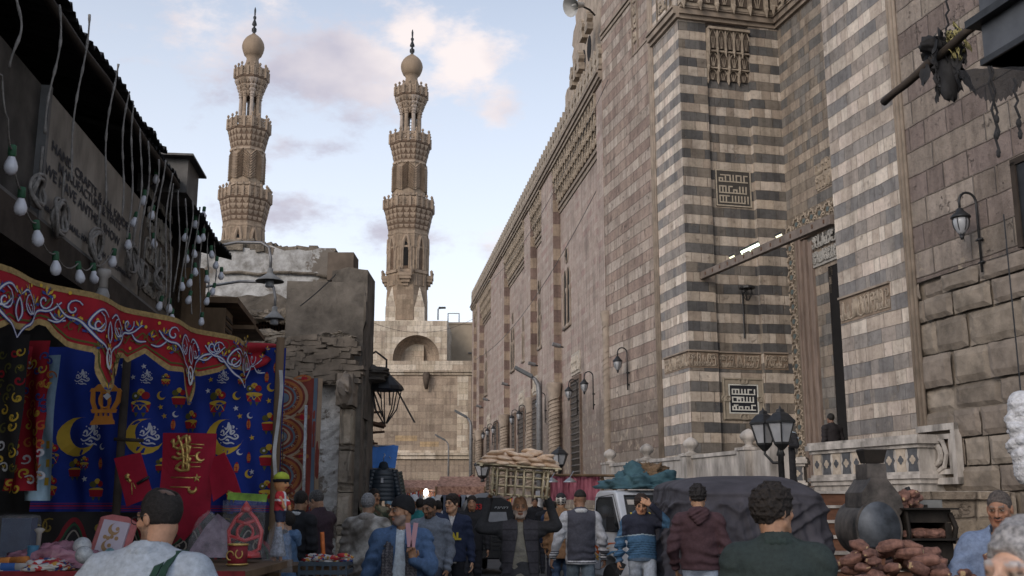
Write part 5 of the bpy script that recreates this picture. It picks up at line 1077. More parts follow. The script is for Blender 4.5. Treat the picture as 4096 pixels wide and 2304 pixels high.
c0 = at(985, 65, 6.4); dS = Vector((.2385, -.971, 0)); dN = Vector((.971, .2385, 0))
o = empty('metal_box', tuple(c0), label='large grey metal sign box seen from below at the top right', cat='box'); g = MB(); Rb = Matrix((dS, dN, Vector((0, 0, 1)))).transposed()
g.box(dS * 1.0 + dN * .45 + Vector((0, 0, .75)), (2.0, .9, 1.5), Rb); g.build('body', mat('grey_box', (.085,.09,.10), .55, .3, 3, .1, metal=.3), o); g = MB(); g.box(dS * .98 + dN * .43 + Vector((0, 0, .30)), (2.1, 1.0, .05), Rb); g.box(dS * 1.0 + dN * .45 + Vector((0, 0, .02)), (2.04, .94, .04), Rb); g.build('rim', IRON, o)
pa = at(883.5, 102.5, 7.6); pb = at(979, 22, 6.6); o = empty('pole', tuple(pa), label='dark wooden pole jutting out from the metal box', cat='pole'); g = MB(); pts = [Vector((0, 0, 0)).lerp(pb - pa, k / 8) + Vector((0, 0, .006 * math.sin(k * 2))) for k in range(9)]; g.tube(pts, [.030, .029, .03, .031, .034, .03, .033, .03, .03], 8); g.build('pole', WOODD, o, True)
RAG = mat('black_rag', (.025,.025,.027), .85, .5, 10, .4); RAGY = mat('yellowed_plastic', (.30,.27,.12), .6, .4, 14, .3)
p = at(943, 45, 7.0); o = empty('rags', tuple(p), label='bunch of black rags and yellow plastic strips tied round the pole', cat='rags'); rd = random.Random(2)
def strip(g, a, L_, w_, seed, mi=0):
    rd = random.Random(seed); ph = rd.random() * 6; d0 = Vector((rd.uniform(-.3, .3), rd.uniform(-.3, .3), -1)).normalized(); sd_ = Vector((math.cos(ph), math.sin(ph), 0))
    g.grid(lambda p, q: Vector(a) + d0 * L_ * q + sd_ * w_ * (p - .5) * (1 - .5 * q + .3 * math.sin(q * 9 + seed)) + Vector((.03 * n3((p * 2, q * 3, seed), 1.5), .03 * n3((p * 2, q * 3, seed + 9), 1.5), .02 * math.sin(p * 9))), 5, 9, mi=mi)
g = MB()
for k in range(26): strip(g, (rd.uniform(-.09, .12), rd.uniform(-.1, .1), rd.uniform(-.03, .1)), rd.uniform(.12, .42), rd.uniform(.04, .12), k)
g.ell((.02, 0, -.22), (.07, .07, .2), nz=.4, seed=3); g.ell((-.07, 0, 0), (.1, .07, .06), nz=.5, seed=4); g.build('black_cloth', RAG, o, True)
g = MB()
for k in range(12): strip(g, (rd.uniform(-.01, .10), rd.uniform(-.14, -.06), rd.uniform(-.02, .12)), rd.uniform(.06, .25), rd.uniform(.015, .04), 50 + k)
g.build('plastic_strips', RAGY, o, True)
o = empty('bunting', tuple(at(990, 80, 6.3)), label='ragged black scalloped net bunting under the metal box', cat='bunting'); g = MB()
q0, q1 = at(958, 70, 6.5) - Vector(o.location), at(1030, 66, 5.9) - Vector(o.location)
def bn(p, q):
    b = q0.lerp(q1, p); L_ = .22 * math.sin(math.pi * min(1, p * 1.02)) ** .6 + .015 * math.sin(p * 90); return b + Vector((0, .02 * n3((p, q, 0), 6), -L_ * q))
g.grid(bn, 40, 8); g.build('net', mat('black_net', (.02,.02,.022), .9, .5, 30, .3, alpha=.86), o)
for i, (x0, y0, x1, y1, Y) in enumerate(((1272, 320, 1320, 740, 6.2), (1285, 320, 1318, 640, 6.2), (1395, 380, 1425, 650, 6.0), (1075, -40, 1072, 185, 7.1))):
    a = at(725 + .2071 * x0, .2071 * y0, Y); b = at(725 + .2071 * x1, .2071 * y1, Y); g = MB(); g.tube([(0, 0, 0)] + [(b - a) * (k / 10) + Vector((.012 * math.sin(k * 2.1), 0, 0)) for k in range(1, 11)], .008, 5)
    if i < 3: g.ell((b - a) * .8, (.016, .016, .03)); g.ell(b - a, (.012, .012, .03), nz=.4)
    tag(g.build('cord', RAG, None, loc=a), ['long black knotted cord below the metal box', 'thinner black cord beside the knotted one', 'frayed black cord at the right edge', 'thin wire holding the pole from above'][i], 'cord')
p = at(1021, 205, 6.0); o = empty('window_shutter', tuple(p), label='edge of a dark window shutter at the right margin', cat='shutter'); g = MB(); g.box(dS * .5 + Vector((0, 0, 0)), (1.0, .05, .5), Rb); g.build('panel', IRON, o); g = MB(); g.box(dS * .0, (.04, .07, .52), Rb); g.box(dS * .5 + Vector((0, 0, .26)), (1.04, .07, .04), Rb); g.build('frame', WOODD, o)

CAR_W = mat('white_paint', (.50,.53,.58), .35, .10, 3, .02, spec=.5, coat=.5); TYRE = mat('tyre_rubber', (.018,.018,.019), .85, .3, 12, .2); BLKP = mat('black_plastic', (.02,.02,.022), .5, .3, 10, .1); GLS = mat('car_glass', (.04,.045,.05), .08, .2, 3, 0, spec=.8); CHR = mat('steel', (.4,.4,.4), .3, .2, 8, 0, metal=.8)
def wheel(c, r, w_, parent, ax='Y'):
    Rm = Matrix.Rotation(math.pi / 2, 3, 'X'); g = MB(); g.lathe([(r * .6, -w_/2), (r * .93, -w_/2), (r, -w_*.3), (r, w_*.3), (r * .93, w_/2), (r * .6, w_/2)], 26, c, axis=Rm); t_ = g.build('wheel', TYRE, parent, True, sharp=35)
    g = MB(); g.lathe([(0, -w_*.52), (r*.2, -w_*.54), (r*.25, -w_*.4), (r*.55, -w_*.35), (r*.62, -w_*.5), (r*.62, w_*.5), (r*.55, w_*.35), (r*.25, w_*.4), (r*.2, w_*.54), (0, w_*.52)], 20, c, axis=Rm); g.build('rim', mat('dusty_rim', (.22,.22,.22), .6, .3, 8, .1, metal=.4), t_, True, sharp=35)
tr = empty('pickup_truck', (1.98, 19.7, 0), math.atan2(-.93, .37), label='small white cab-over pickup truck with orange and blue stripes, tarps on its roof', cat='pickup truck')
W2 = .70
side = [(-1.7,.38),(-1.7,1.02),(.28,1.05),(.30,1.66),(.36,1.76),(.46,1.80),(1.02,1.80),(1.12,1.76),(1.48,1.12),(1.56,.98),(1.60,.62),(1.60,.40),(1.25,.34),(1.22,.52),(1.10,.66),(.92,.70),(.74,.66),(.62,.52),(.60,.34),(-.75,.34),(-.78,.5),(-.9,.63),(-1.05,.66),(-1.2,.63),(-1.32,.5),(-1.35,.36)]
g = MB(); g.prism(side, lambda a, b, t: (a, t * (1 - .06 * max(0, (b - 1.05)) / .75), b), -W2, W2); bd = g.build('body', CAR_W, tr); bevel(bd, .035, 3)
def yy(b): return W2 * (1 - .06 * max(0, (b - 1.05)) / .75)
for sg in (-1, 1):
    wp = [(.40, 1.12), (.42, 1.62), (.50, 1.68), (.98, 1.68), (1.30, 1.12)]; g = MB(); g.prism(wp, lambda a, b, t: (a, sg * (yy(b) + t), b), .004, .010); g.build('window', GLS, tr)
    g = MB(); g.tube([(a, sg * (yy(b) + .008), b) for a, b in wp + wp[:1]], .018, 5); g.build('window_frame', BLKP, tr, True)
    g = MB(); g.tube([(a, sg * (yy(b) + .002), b) for a, b in ((.34, .45), (.33, 1.68), (1.03, 1.73), (1.42, 1.08), (1.36, .74), (1.2, .72), (1.1,.75),(.8, .75), (.58, .6), (.56, .45), (.34, .45))], .006, 4); g.build('door_seam', BLKP, tr)
    g = MB(); g.box((.48, sg * (W2 + .012), .93), (.14, .02, .045)); g.build('door_handle', BLKP, tr)
    g = MB(); g.tube([(1.22, sg * W2, 1.2), (1.32, sg * (W2 + .16), 1.3)], .012, 5); g.box((1.33, sg * (W2 + .18), 1.25), (.05, .13, .22)); g.build('mirror', BLKP, tr)
    for k, (c_, pts) in enumerate((((.45,.10,.02), [(-.1,.92),(.5,.70),(.58,.80),(.0,1.0)]), ((.60,.33,.03), [(-.3,.86),(.5,.60),(.52,.67),(-.2,.92)]), ((.08,.20,.36), [(.3,.60),(1.0,.78),(1.3,.80),(1.0,.74)]), ((.55,.12,.02), [(.52,.82),(1.0,.90),(1.3,.93),(.6,.90)]), ((.60,.33,.03), [(.52,.76),(1.0,.84),(1.3,.87),(.56,.80)]))):
        g = MB(); g.prism(pts, lambda a, b, t: (a, sg * (yy(b) + t), b), .003, .005 + .0006 * k); g.build('stripe', mat('stripe_%d' % k, c_, .5, .15, 4, 0), tr)
    g = MB(); g.box((1.53, sg * .50, .80), (.08, .24, .17)); hl_ = g.build('headlight', mat('lamp_lens', (.5,.5,.48), .1, .1, 5, 0, spec=.8), tr); bevel(hl_, .02)
    g = MB(); g.box((1.60, sg * .60, .56), (.05, .12, .06)); g.build('indicator', mat('amber_lens', (.5,.17,.02), .3, .1, 5, 0), tr)
    for x in (.92, -1.05): wheel((x, sg * .62, .285), .285, .17, tr)
def ws(a, b, o): x = 1.12 + (1.48 - 1.12) * (1.76 - b) / .64; n = Vector((.87, 0, .49)); return Vector((x, a, b)) + n * o
wq = [(-.58, 1.16), (.58, 1.16), (.52, 1.70), (-.52, 1.70)]; g = MB(); g.prism(wq, lambda a, b, t: ws(a, b, t), .006, .014); g.build('windscreen', GLS, tr)
g = MB(); g.tube([ws(a, b, .012) for a, b in wq + wq[:1]], .02, 5); g.build('windscreen_frame', BLKP, tr, True)
g = MB(); g.prism([(-.5,1.55),(-.32,1.55),(-.32,1.63),(-.5,1.63)], lambda a, b, t: ws(a, b, t), .015, .018); g.prism([(.3,1.55),(.42,1.55),(.42,1.6),(.3,1.6)], lambda a, b, t: ws(a, b, t), .015, .018); g.build('sticker', MARB, tr); g = MB(); g.prism([(-.5,1.2),(-.05,1.2),(-.05,1.42),(-.5,1.42)], lambda a, b, t: ws(a, b, t), .015, .017); g.build('dashboard_sign', mat('yellow_card', (.5,.4,.06), .6, .2, 6, 0), tr)
for b_ in (((1.62, 0, .44), (.10, 1.36, .16)),): g = MB(); g.box(*b_); bp_ = g.build('bumper', mat('grey_bumper', (.2,.2,.2), .6, .2, 6, 0), tr); bevel(bp_, .02)
g = MB(); g.box((1.64, 0, .52), (.02, .36, .11)); g.build('number_plate', MARB, tr); g = MB(); g.box((1.6, 0, .80), (.03, .62, .10)); g.build('grille', BLKP, tr)
g = MB(); g.tube([(.5, -.55, 1.81), (.5, -.55, 1.87), (.5, .55, 1.87), (.5, .55, 1.81)], .015, 5); g.tube([(.95, -.55, 1.81), (.95, -.55, 1.87), (.95, .55, 1.87), (.95, .55, 1.81)], .015, 5); g.build('roof_rack', CHR, tr)
tp = empty('tarpaulin', (2.32, 19.0, 1.83), label='crumpled blue green tarpaulin heaped on the pickup roof', cat='tarpaulin')
def blob(rx, ry, rz, seed, c=(0, 0, 0), nz_=.35, nu=44, nv=22, fr=3.0):
    g = MB()
    def fn(p, q):
        a = p * 2 * math.pi; th = q * math.pi * .5; d = Vector((math.cos(a) * math.cos(th), math.sin(a) * math.cos(th), math.sin(th)))
        k = 1 + nz_ * (n3(d, fr * .6, seed) + .6 * abs(n3(d, fr * 1.7, seed + 5)) * 1.2 - .3 * abs(n3(d, fr * 4, seed + 8)))
        return Vector(c) + Vector((d.x * rx * k, d.y * ry * k, max(-.02, d.z * rz * k)))
    g.grid(fn, nu, nv); return g
blob(.62, .55, .34, 3, nz_=.5, fr=4).build('cloth', mat('teal_canvas', (.045,.10,.125), .8, .35, 5, .5), tp, True); blob(.34, .3, .20, 7, (.12, 0, .22), .5, fr=5).build('sack', mat('brown_net', (.15,.10,.06), .9, .5, 18, .6), tp, True)
CV = mat('grey_car_cover', (.048,.046,.056), .8, .25, 3, .25, c2=(.062,.059,.07), detail=8)
cv = empty('covered_van', (2.90, 14.2, 0), 0, label='van parked under a dusty dark grey fabric cover', cat='van')
HXc, HYc, HZc = .95, 1.75, 1.93
def cover(p, q):
    """p round the plan, q from hem to roof centre"""
    a = p * 2 * math.pi; n_ = 4.5; ca, sa_ = math.cos(a), math.sin(a); rr = (abs(ca) ** n_ + abs(sa_) ** n_) ** (-1 / n_)
    zz = q * 1.25
    if zz < 1:
        t_ = zz; k = 1.0 - .10 * max(0, t_ - .55) ** 1.2; z = .12 + (HZc - .30) * t_; low = 1 - t_
    else:
        t_ = (zz - 1) / .25; k = (.97) * math.cos(t_ * math.pi / 2) ** .75 if t_ < 1 else 0; z = HZc - .18 + .18 * math.sin(t_ * math.pi / 2) ** .8; low = 0
    x, y = rr * ca * HXc * k, rr * sa_ * HYc * k
    hood = max(0, (-y / HYc) - .45) / .55; z *= 1 - .05 * hood
    right = max(0, x / HXc - .4) / .6; z -= .16 * right ** 2 * (z / HZc) * (1 if zz > .8 else zz / .8)
    rg = lambda p_, s_: 1 - abs(n3(p_, s_)) * 2.6
    sw = a * 9 + 1.6 * z; f = (low ** .6) * (.085 * max(0, rg((sw, z * .5, 0), .8)) ** 2 + .05 * max(0, rg((sw * 1.9, z * .9, 5), .9)) ** 2) + .030 * max(0, rg((x * 1.4, y * 1.2 + z * .8, z * 1.6), 1.6)) ** 3 + .008 * n3((x, y, z), 7) - .02
    d = Vector((ca, sa_, 0)); sag = (.075 * max(0, 1 - abs(n3((z * 2.2 - abs(x + .25) * 1.5 + .6 * y, x * .5, 3), 1.7)) * 3.2) ** 2) * (1 if .5 < z < 1.6 else .15) * (1 if y < -.8 * HYc or x < -.7 * HXc else .35)
    return Vector((x, y, z)) + d * (f + sag * .7) + Vector((0, 0, -.03 * math.sin(a * 5) * low))
g = MB(); g.grid(cover, 340, 110); g.build('fabric_cover', CV, cv, True)
for sx in (-1, 1):
    for sy in (-1, 1): wheel((sx * .0 , 0, -5), .01, .01, cv) if False else None
for sx in (-.72, .72):
    for sy in (-1.2, 1.2):
        Rm = Matrix.Rotation(math.pi / 2, 3, 'Y'); g = MB(); g.lathe([(.18, -.09), (.28, -.09), (.30, 0), (.28, .09), (.18, .09)], 22, (sx, sy, .30), axis=Rm); wv = g.build('wheel', TYRE, cv, True, sharp=35); g = MB(); g.lathe([(0, -.1), (.18, -.08), (.18, .08), (0, .1)], 16, (sx, sy, .30), axis=Rm); g.build('rim', mat('dusty_rim', (.2,.2,.2)), wv)
g = MB(); g.prism([(-.10, 1.15), (.12, 1.18), (.16, .98), (.02, .80), (-.12, .95)], lambda a, b, t: (.05 + a + .2, -1.80 - t - .06, b), 0, .01); g.prism([(-.02, .95), (.02, .95), (0, .5), (-.04, .5)], lambda a, b, t: (.2 + a, -1.86 - t, b), 0, .008); g.build('silver_patch', mat('silver_sheet', (.42,.43,.45), .3, .3, 12, .4, metal=.3), cv)
TX = (489 - 512) / 1075 * 24.5; tk = empty('auto_rickshaw', (TX, 24.5, 0), rad(4), label='black auto rickshaw seen from behind with red number 1553', cat='auto rickshaw'); HB = mat('black_vinyl', (.018,.018,.02), .45, .3, 6, .15); BKP = mat('black_gloss_paint', (.012,.012,.013), .25, .3, 4, .03, spec=.6)
def hood(p, q):
    a = math.pi * p; x = -.64 * math.cos(a); z = 1.08 + .74 * math.sin(a) ** .62; yb_ = -.15 + 1.5 * q; k = 1 - .12 * (1 - q) * (1); bul = -.25 * math.sin(a) * (1 - q) ; return Vector((x * (1 - .05 * (1 - q)), yb_ + bul * -.2, z - (.22 * (1 - q) ** 2) * (z - 1.08)))
g = MB(); g.grid(hood, 24, 12); g.prism([(-.60, 1.05), (-.585, 1.35), (-.48, 1.60), (-.25, 1.70), (.25, 1.70), (.48, 1.60), (.585, 1.35), (.60, 1.05)], lambda a, b, t: (a, -.16 + t, b), 0, .02); g.build('hood', HB, tk, True, sharp=40)
g = MB(); g.prism([(-.63, .42), (-.65, 1.0), (-.60, 1.08), (.60, 1.08), (.65, 1.0), (.63, .42), (.5, .34), (-.5, .34)], lambda a, b, t: (a, t, b), -.18, 1.6); bo = g.build('body', BKP, tk); bevel(bo, .03)
g = MB()
for i in range(2):
    for k in range(5): g.box(((-.28, .28)[i], -.195, .55 + k * .09), (.42, .03, .035))
g.build('louvres', HB, tk); g = MB(); g.box((0, -.2, 1.09), (1.28, .03, .025)); g.build('trim', CHR, tk)
g = MB(); g.prism([(-.42, 1.15), (-.38, 1.38), (.38, 1.38), (.42, 1.15)], lambda a, b, t: (a, -.17 - t, b), 0, .01); g.build('rear_window', GLASSL, tk)
for sx in (-1, 1): 
    g = MB(); g.box((sx * .5, -.19, .48), (.14, .03, .07)); g.build('tail_light', mat('red_lens', (.35,.02,.02), .3, .1, 5, 0), tk)
    Rm = Matrix.Rotation(math.pi / 2, 3, 'Y'); g = MB(); g.lathe([(.1, -.06), (.20, -.06), (.22, 0), (.20, .06), (.1, .06)], 18, (sx * .5, .25, .22), axis=Rm); g.build('wheel', TYRE, tk, True)
g = MB(); g.lathe([(.1, -.06), (.20, -.06), (.22, 0), (.20, .06), (.1, .06)], 18, (0, 2.1, .22), axis=Matrix.Rotation(math.pi / 2, 3, 'Y')); g.build('wheel', TYRE, tk, True)
g = MB(); g.box((0, 1.9, .7), (.5, .35, .8), taper=.6); g.box((0, 1.62, 1.4), (.9, .02, .5)); g.build('front', BKP, tk)
g = MB(); text_mb(g, '1553', lambda x, y: (-.50 + x, -.20 + .02, 1.44 + y), .17, bold=.006); g.build('lettering', mat('red_number', (.55,.03,.03), .5, .1, 5, 0), tk)
g = MB()
for k in range(9): g.tube([(.12 + k * .035, -.185, 1.46 + .02 * math.sin(k * 2)), (.14 + k * .035, -.185, 1.5)], .009, 4)
g.build('lettering', mat('white_script', (.5,.5,.5), .5, .1, 5, 0), tk)
class Field:
    def __init__(s, lo, hi, h):
        s.h = h; s.lo = np.array(lo, float) - 2 * h; n = np.ceil((np.array(hi, float) + 2 * h - s.lo) / h).astype(int) + 1; s.n = n
        s.f = np.full(tuple(n), 0.5, np.float32)
        s.ax = [s.lo[i] + h * np.arange(n[i]) for i in range(3)]
    def _sub(s, lo, hi):
        a = np.maximum(0, np.floor((np.array(lo) - s.lo) / s.h).astype(int)); b = np.minimum(s.n, np.ceil((np.array(hi) - s.lo) / s.h).astype(int) + 1)
        if np.any(b <= a): return None, None
        sl = tuple(slice(a[i], b[i]) for i in range(3))
        X, Y, Z = np.meshgrid(*[s.ax[i][sl[i]] for i in range(3)], indexing='ij'); return sl, (X, Y, Z)
    def _put(s, sl, d, k, sub):
        f = s.f[sl]; d = d.astype(np.float32)
        if sub: d = -d; hh = np.clip(.5 - .5 * (d - f) / k, 0, 1); s.f[sl] = f * (1 - hh) + d * hh + k * hh * (1 - hh) if False else np.maximum(f, d)
        else:
            hh = np.clip(.5 + .5 * (f - d) / k, 0, 1); s.f[sl] = f * (1 - hh) + d * hh - k * hh * (1 - hh)
    def cap(s, a, b, ra, rb=None, k=.02, flat=(1, 1, 1), sub=False):
        rb = ra if rb is None else rb; a = np.array(a, float); b = np.array(b, float); m = max(ra, rb) / min(flat) * 1.0 + k + .03
        m = max(ra, rb) * max(1 / min(flat), 1) + k + .03
        sl, g = s._sub(np.minimum(a, b) - m, np.maximum(a, b) + m)
        if sl is None: return
        fl = np.array(flat, float); P_ = [(g[i] - a[i]) * fl[i] for i in range(3)]; D = (b - a) * fl; L2 = max(1e-9, float(D @ D))
        t = np.clip((P_[0] * D[0] + P_[1] * D[1] + P_[2] * D[2]) / L2, 0, 1)
        d = np.sqrt(sum((P_[i] - D[i] * t) ** 2 for i in range(3))) - (ra + (rb - ra) * t); s._put(sl, d / max(1, fl.max()) if False else d, k, sub)
    def ell(s, c, r, k=.02, R=None, sub=False):
        c = np.array(c, float); r = np.array(r, float); m = r.max() + k + .03; sl, g = s._sub(c - m, c + m)
        if sl is None: return
        q = [g[i] - c[i] for i in range(3)]
        if R is not None:
            Ri = np.array(R.transposed()); q = [sum(Ri[i][j] * q[j] for j in range(3)) for i in range(3)]
        k0 = np.sqrt(sum((q[i] / r[i]) ** 2 for i in range(3))); k1 = np.sqrt(sum((q[i] / r[i] ** 2) ** 2 for i in range(3))) + 1e-9
        s._put(sl, k0 * (k0 - 1) / k1, k, sub)
    def cut(s, fn):
        X, Y, Z = np.meshgrid(*s.ax, indexing='ij'); s.f = np.maximum(s.f, fn(X, Y, Z).astype(np.float32))
    def warp(s, fn):
        X, Y, Z = np.meshgrid(*s.ax, indexing='ij'); s.f = s.f + fn(X, Y, Z).astype(np.float32)
    def mesh(s, name, m, colfn=None):
        f = s.f; neg = f < 0; C = np.stack([neg[i:f.shape[0]-1+i, j:f.shape[1]-1+j, k:f.shape[2]-1+k] for i in (0,1) for j in (0,1) for k in (0,1)], 0)
        cnt = C.sum(0); act = (cnt > 0) & (cnt < 8); idx = np.argwhere(act); vid = np.full(act.shape, -1, np.int64); vid[act] = np.arange(len(idx))
        cv = np.stack([f[idx[:,0]+i, idx[:,1]+j, idx[:,2]+k] for i in (0,1) for j in (0,1) for k in (0,1)], 1)
        cor = np.array([(i, j, k) for i in (0,1) for j in (0,1) for k in (0,1)], float); acc = np.zeros((len(idx), 3)); cn = np.zeros(len(idx))
        for a in range(8):
            for b in range(a + 1, 8):
                if np.abs(cor[a] - cor[b]).sum() != 1: continue
                mk = (cv[:, a] < 0) != (cv[:, b] < 0); t = np.where(mk, cv[:, a] / np.where(mk, cv[:, a] - cv[:, b], 1), 0)
                acc += mk[:, None] * (cor[a] + t[:, None] * (cor[b] - cor[a])); cn += mk
        V = (idx + acc / cn[:, None]) * s.h + s.lo; faces = []
        for ax in range(3):
            o1, o2 = [(1, 2), (2, 0), (0, 1)][ax]
            A_ = [slice(None)] * 3; B_ = [slice(None)] * 3; A_[ax] = slice(0, -1); B_[ax] = slice(1, None)
            na, nb = neg[tuple(A_)], neg[tuple(B_)]; e = np.argwhere(na != nb); e = e[(e[:, o1] > 0) & (e[:, o2] > 0) & (e[:, o1] < f.shape[o1] - 1) & (e[:, o2] < f.shape[o2] - 1)]
            if not len(e): continue
            fl = na[tuple(e.T)]; q = []
            for d1, d2 in ((0, 0), (-1, 0), (-1, -1), (0, -1)): c = e.copy(); c[:, o1] += d1; c[:, o2] += d2; q.append(vid[tuple(c.T)])
            q = np.stack(q, 1); q[~fl] = q[~fl][:, ::-1]; faces.append(q[:, ::-1][:, ::-1])
        Fq = np.concatenate(faces); Fq = Fq[(Fq >= 0).all(1)]
        me = bpy.data.meshes.new(name); me.vertices.add(len(V)); me.vertices.foreach_set('co', V.astype(np.float32).ravel())
        me.loops.add(len(Fq) * 4); me.loops.foreach_set('vertex_index', Fq.astype(np.int32).ravel()); me.polygons.add(len(Fq)); me.polygons.foreach_set('loop_start', np.arange(0, len(Fq) * 4, 4, dtype=np.int32))
        try: me.polygons.foreach_set('loop_total', np.full(len(Fq), 4, np.int32))
        except Exception: pass
        me.polygons.foreach_set('use_smooth', np.ones(len(Fq), bool)); me.update(calc_edges=True); me.validate()
        if colfn is not None:
            ca = me.color_attributes.new('Col', 'FLOAT_COLOR', 'POINT'); c = colfn(V); ca.data.foreach_set('color', np.concatenate([c, np.ones((len(V), 1))], 1).astype(np.float32).ravel())
        me.materials.append(m); return me
def vnoise(X, Y, Z, s=1.0, o=0.0):
    a, b, c = X * s + o, Y * s + 1.7 * o, Z * s + 2.3 * o
    return (np.sin(a * 1.0 + 1.3 * np.sin(b * 1.7 + c)) + np.sin(b * 1.3 + 1.7 * np.sin(c * 1.1 + a * .7)) + np.sin(c * 1.6 + 1.1 * np.sin(a * 1.9 - b))) / 3
t = NT('skin'); at_ = t.new('ShaderNodeAttribute', attribute_name='Col'); nn = t.noise(40, 4, .6); c = t.mix(1, at_.outputs['Color'], t.ramp(nn, [(.3, (1.35,1.3,1.25)), (.7, (1.9,1.85,1.8))]), 'MULTIPLY'); t.l.new(c, t.b.inputs['Base Color']); t.b.inputs['Roughness'].default_value = .55; t.b.inputs['Subsurface Weight'].default_value = .08; t.b.inputs['Subsurface Radius'].default_value = (.02,.01,.006); t.bump(nn, .12, .004); SKINM = t.m
t = NT('painted_cloth'); at_ = t.new('ShaderNodeAttribute', attribute_name='Col'); nn = t.noise(34, 6, .7); n2 = t.noise(160, 2, .5); c = t.mix(1, at_.outputs['Color'], t.ramp(nn, [(.28, (1.1,1.1,1.1)), (.72, (1.95,1.95,1.95))]), 'MULTIPLY'); t.l.new(c, t.b.inputs['Base Color']); t.b.inputs['Roughness'].default_value = .85; t.bump(t.math('ADD', nn, t.math('MULTIPLY', n2, .25)), .45, .012); CLOTHM = t.m
t = NT('hair'); at_ = t.new('ShaderNodeAttribute', attribute_name='Col'); nn = t.noise(70, 5, .7); c = t.mix(1, at_.outputs['Color'], t.ramp(nn, [(.32, (.5,.5,.5)), (.62, (1.7,1.65,1.6))]), 'MULTIPLY'); t.l.new(c, t.b.inputs['Base Color']); t.b.inputs['Roughness'].default_value = .7; t.bump(nn, .9, .01); HAIRM = t.m
V3 = lambda *a: np.array(a, float)
def person(label, loc, face=0.0, H=1.75, skin=(.30,.17,.10), top=None, legs=(.04,.045,.06), hair=None, beard=None, headyaw=0, headpitch=0, headroll=0, armL=None, armR=None, bulk=1.0, res=.010, lean=0.0, stride=0.0,
           hood=None, collar=None, cap=None, group=None, hem=.86, extras=None, fingers=None, coat=None, topfn=None, crease=1.0, balding=False, legfn=None, sit=None, shoe=(.03,.03,.03), slv=None, mustache=None, glasses=False, neckc=None):
    """face: heading in radians, 0 looks toward the camera (-Y). armL/armR = (elbow xyz, wrist xyz); L is the person's side at +x of the local frame"""
    root = empty('person', loc, face, label=label, cat='person', group=group); S = H / 1.75; root.scale = (S,) * 3
    b_ = bulk; shx = .185 * b_ ** .5
    def ln(p): p = V3(*p); p[1] -= lean * max(0, p[2] - .95); return p
    neck = ln((0, .02, 1.46)); hc = ln((0, -.02, 1.635)); Rh = np.array((Euler((headpitch, headroll, headyaw)).to_matrix()))
    if abs(headpitch) > .2: hc = hc + V3(0, -.04 * math.sin(headpitch), -.02)
    hd = lambda p: hc + Rh @ V3(*p)
    RM = Matrix(Rh.tolist())
    sh = {s: ln((s * shx, .02, 1.405)) for s in (-1, 1)}
    arms = {1: armL or ((.25, .05, 1.13), (.27, -.03, .88)), -1: armR or ((-.25, .05, 1.13), (-.27, -.03, .88))}
    arms = {s: (ln(a[0]), ln(a[1])) for s, a in arms.items()}
    if sit is None: leg = {s: ((s * .085, 0, .92), (s * .095, -.03 - s * stride * .18, .49), (s * .095, s * -stride * .22 + .05, .08)) for s in (-1, 1)}
    else: leg = {s: ((s * .085, 0, .55 + .37), (s * .12, -.38, .92), (s * .12, -.42, .50)) for s in (-1, 1)}
    pts = [neck, hc] + [p for a in arms.values() for p in a] + [V3(*p) for l in leg.values() for p in l]
    lo = np.min(pts, 0) - V3(.2, .22, .12); hi = np.max(pts, 0) + V3(.2, .22, .2)
    f = Field(lo, hi, res)
    f.ell(hd((0, .018, .03)), (.073, .092, .088), R=RM); f.ell(hd((0, -.030, -.03)), (.058, .062, .082), R=RM, k=.03); f.ell(hd((0, -.058, -.092)), (.030, .028, .022), R=RM, k=.03)
    for s in (-1, 1): f.ell(hd((s * .045, -.062, -.018)), (.020, .020, .018), k=.02); f.cap(hd((s * .052, -.01, -.06)), hd((s * .028, -.055, -.095)), .022, .018, k=.03)
    f.cap(hd((-.036, -.084, .030)), hd((.036, -.084, .030)), .010, k=.012)
    for s in (-1, 1): f.ell(hd((s * .031, -.104, .010)), (.016, .013, .011), R=RM, sub=True)
    for s in (-1, 1): f.ell(hd((s * .031, -.083, .009)), (.014, .012, .012), k=.004)
    f.cap(hd((0, -.088, .022)), hd((0, -.112, -.024)), .009, .013, k=.010)
    for s in (-1, 1): f.ell(hd((s * .014, -.098, -.028)), (.010, .010, .008), k=.006)
    f.ell(hd((0, -.092, -.054)), (.022, .010, .006), R=RM, k=.004); f.ell(hd((0, -.090, -.066)), (.019, .010, .007), R=RM, k=.004)
    for s in (-1, 1): f.ell(hd((s * .076, .012, -.008)), (.009, .020, .031), R=RM, k=.008)
    f.cap(hd((0, .03, -.05)), neck, .054 * b_ ** .3, .054 * b_ ** .3, k=.02)
    f.cap(ln((0, .02, 1.30)), ln((0, .01, 1.0)), .12, .12, flat=(.8, 1.25, 1), k=.04); f.cap(sh[-1] + V3(0,0,-.03), sh[1] + V3(0,0,-.03), .042, k=.02)
    fin = fingers or {}
    for s in (-1, 1):
        e, w_ = arms[s]; f.cap(sh[s], e, .048, .040, k=.03); f.cap(e, w_, .038, .027, k=.02)
        d = (w_ - e) / np.linalg.norm(w_ - e); ff = fin.get(s, {}); hdv = V3(*ff['dir']) if 'dir' in ff else d; hdv = hdv / np.linalg.norm(hdv)
        pn = V3(*ff['palm']) if 'palm' in ff else V3(-s, 0, 0); pn = pn - hdv * (pn @ hdv); pn = pn / (np.linalg.norm(pn) + 1e-9); sd_ = np.cross(hdv, pn); cr_ = ff.get('curl', .5); thumb = ff.get('thumb', None)
        if thumb is None: thumb = -1 if (sd_ @ V3(0, -1, 0.3)) < 0 else 1
        pc = w_ + hdv * .045; 
        f.cap(w_ + hdv * .01, w_ + hdv * .03, .026, k=.015); 
        for q in (-1, 0, 1): f.cap(w_ + hdv * .02 + sd_ * q * .018, w_ + hdv * .085 + sd_ * q * .024, .0155, .0145, k=.010)
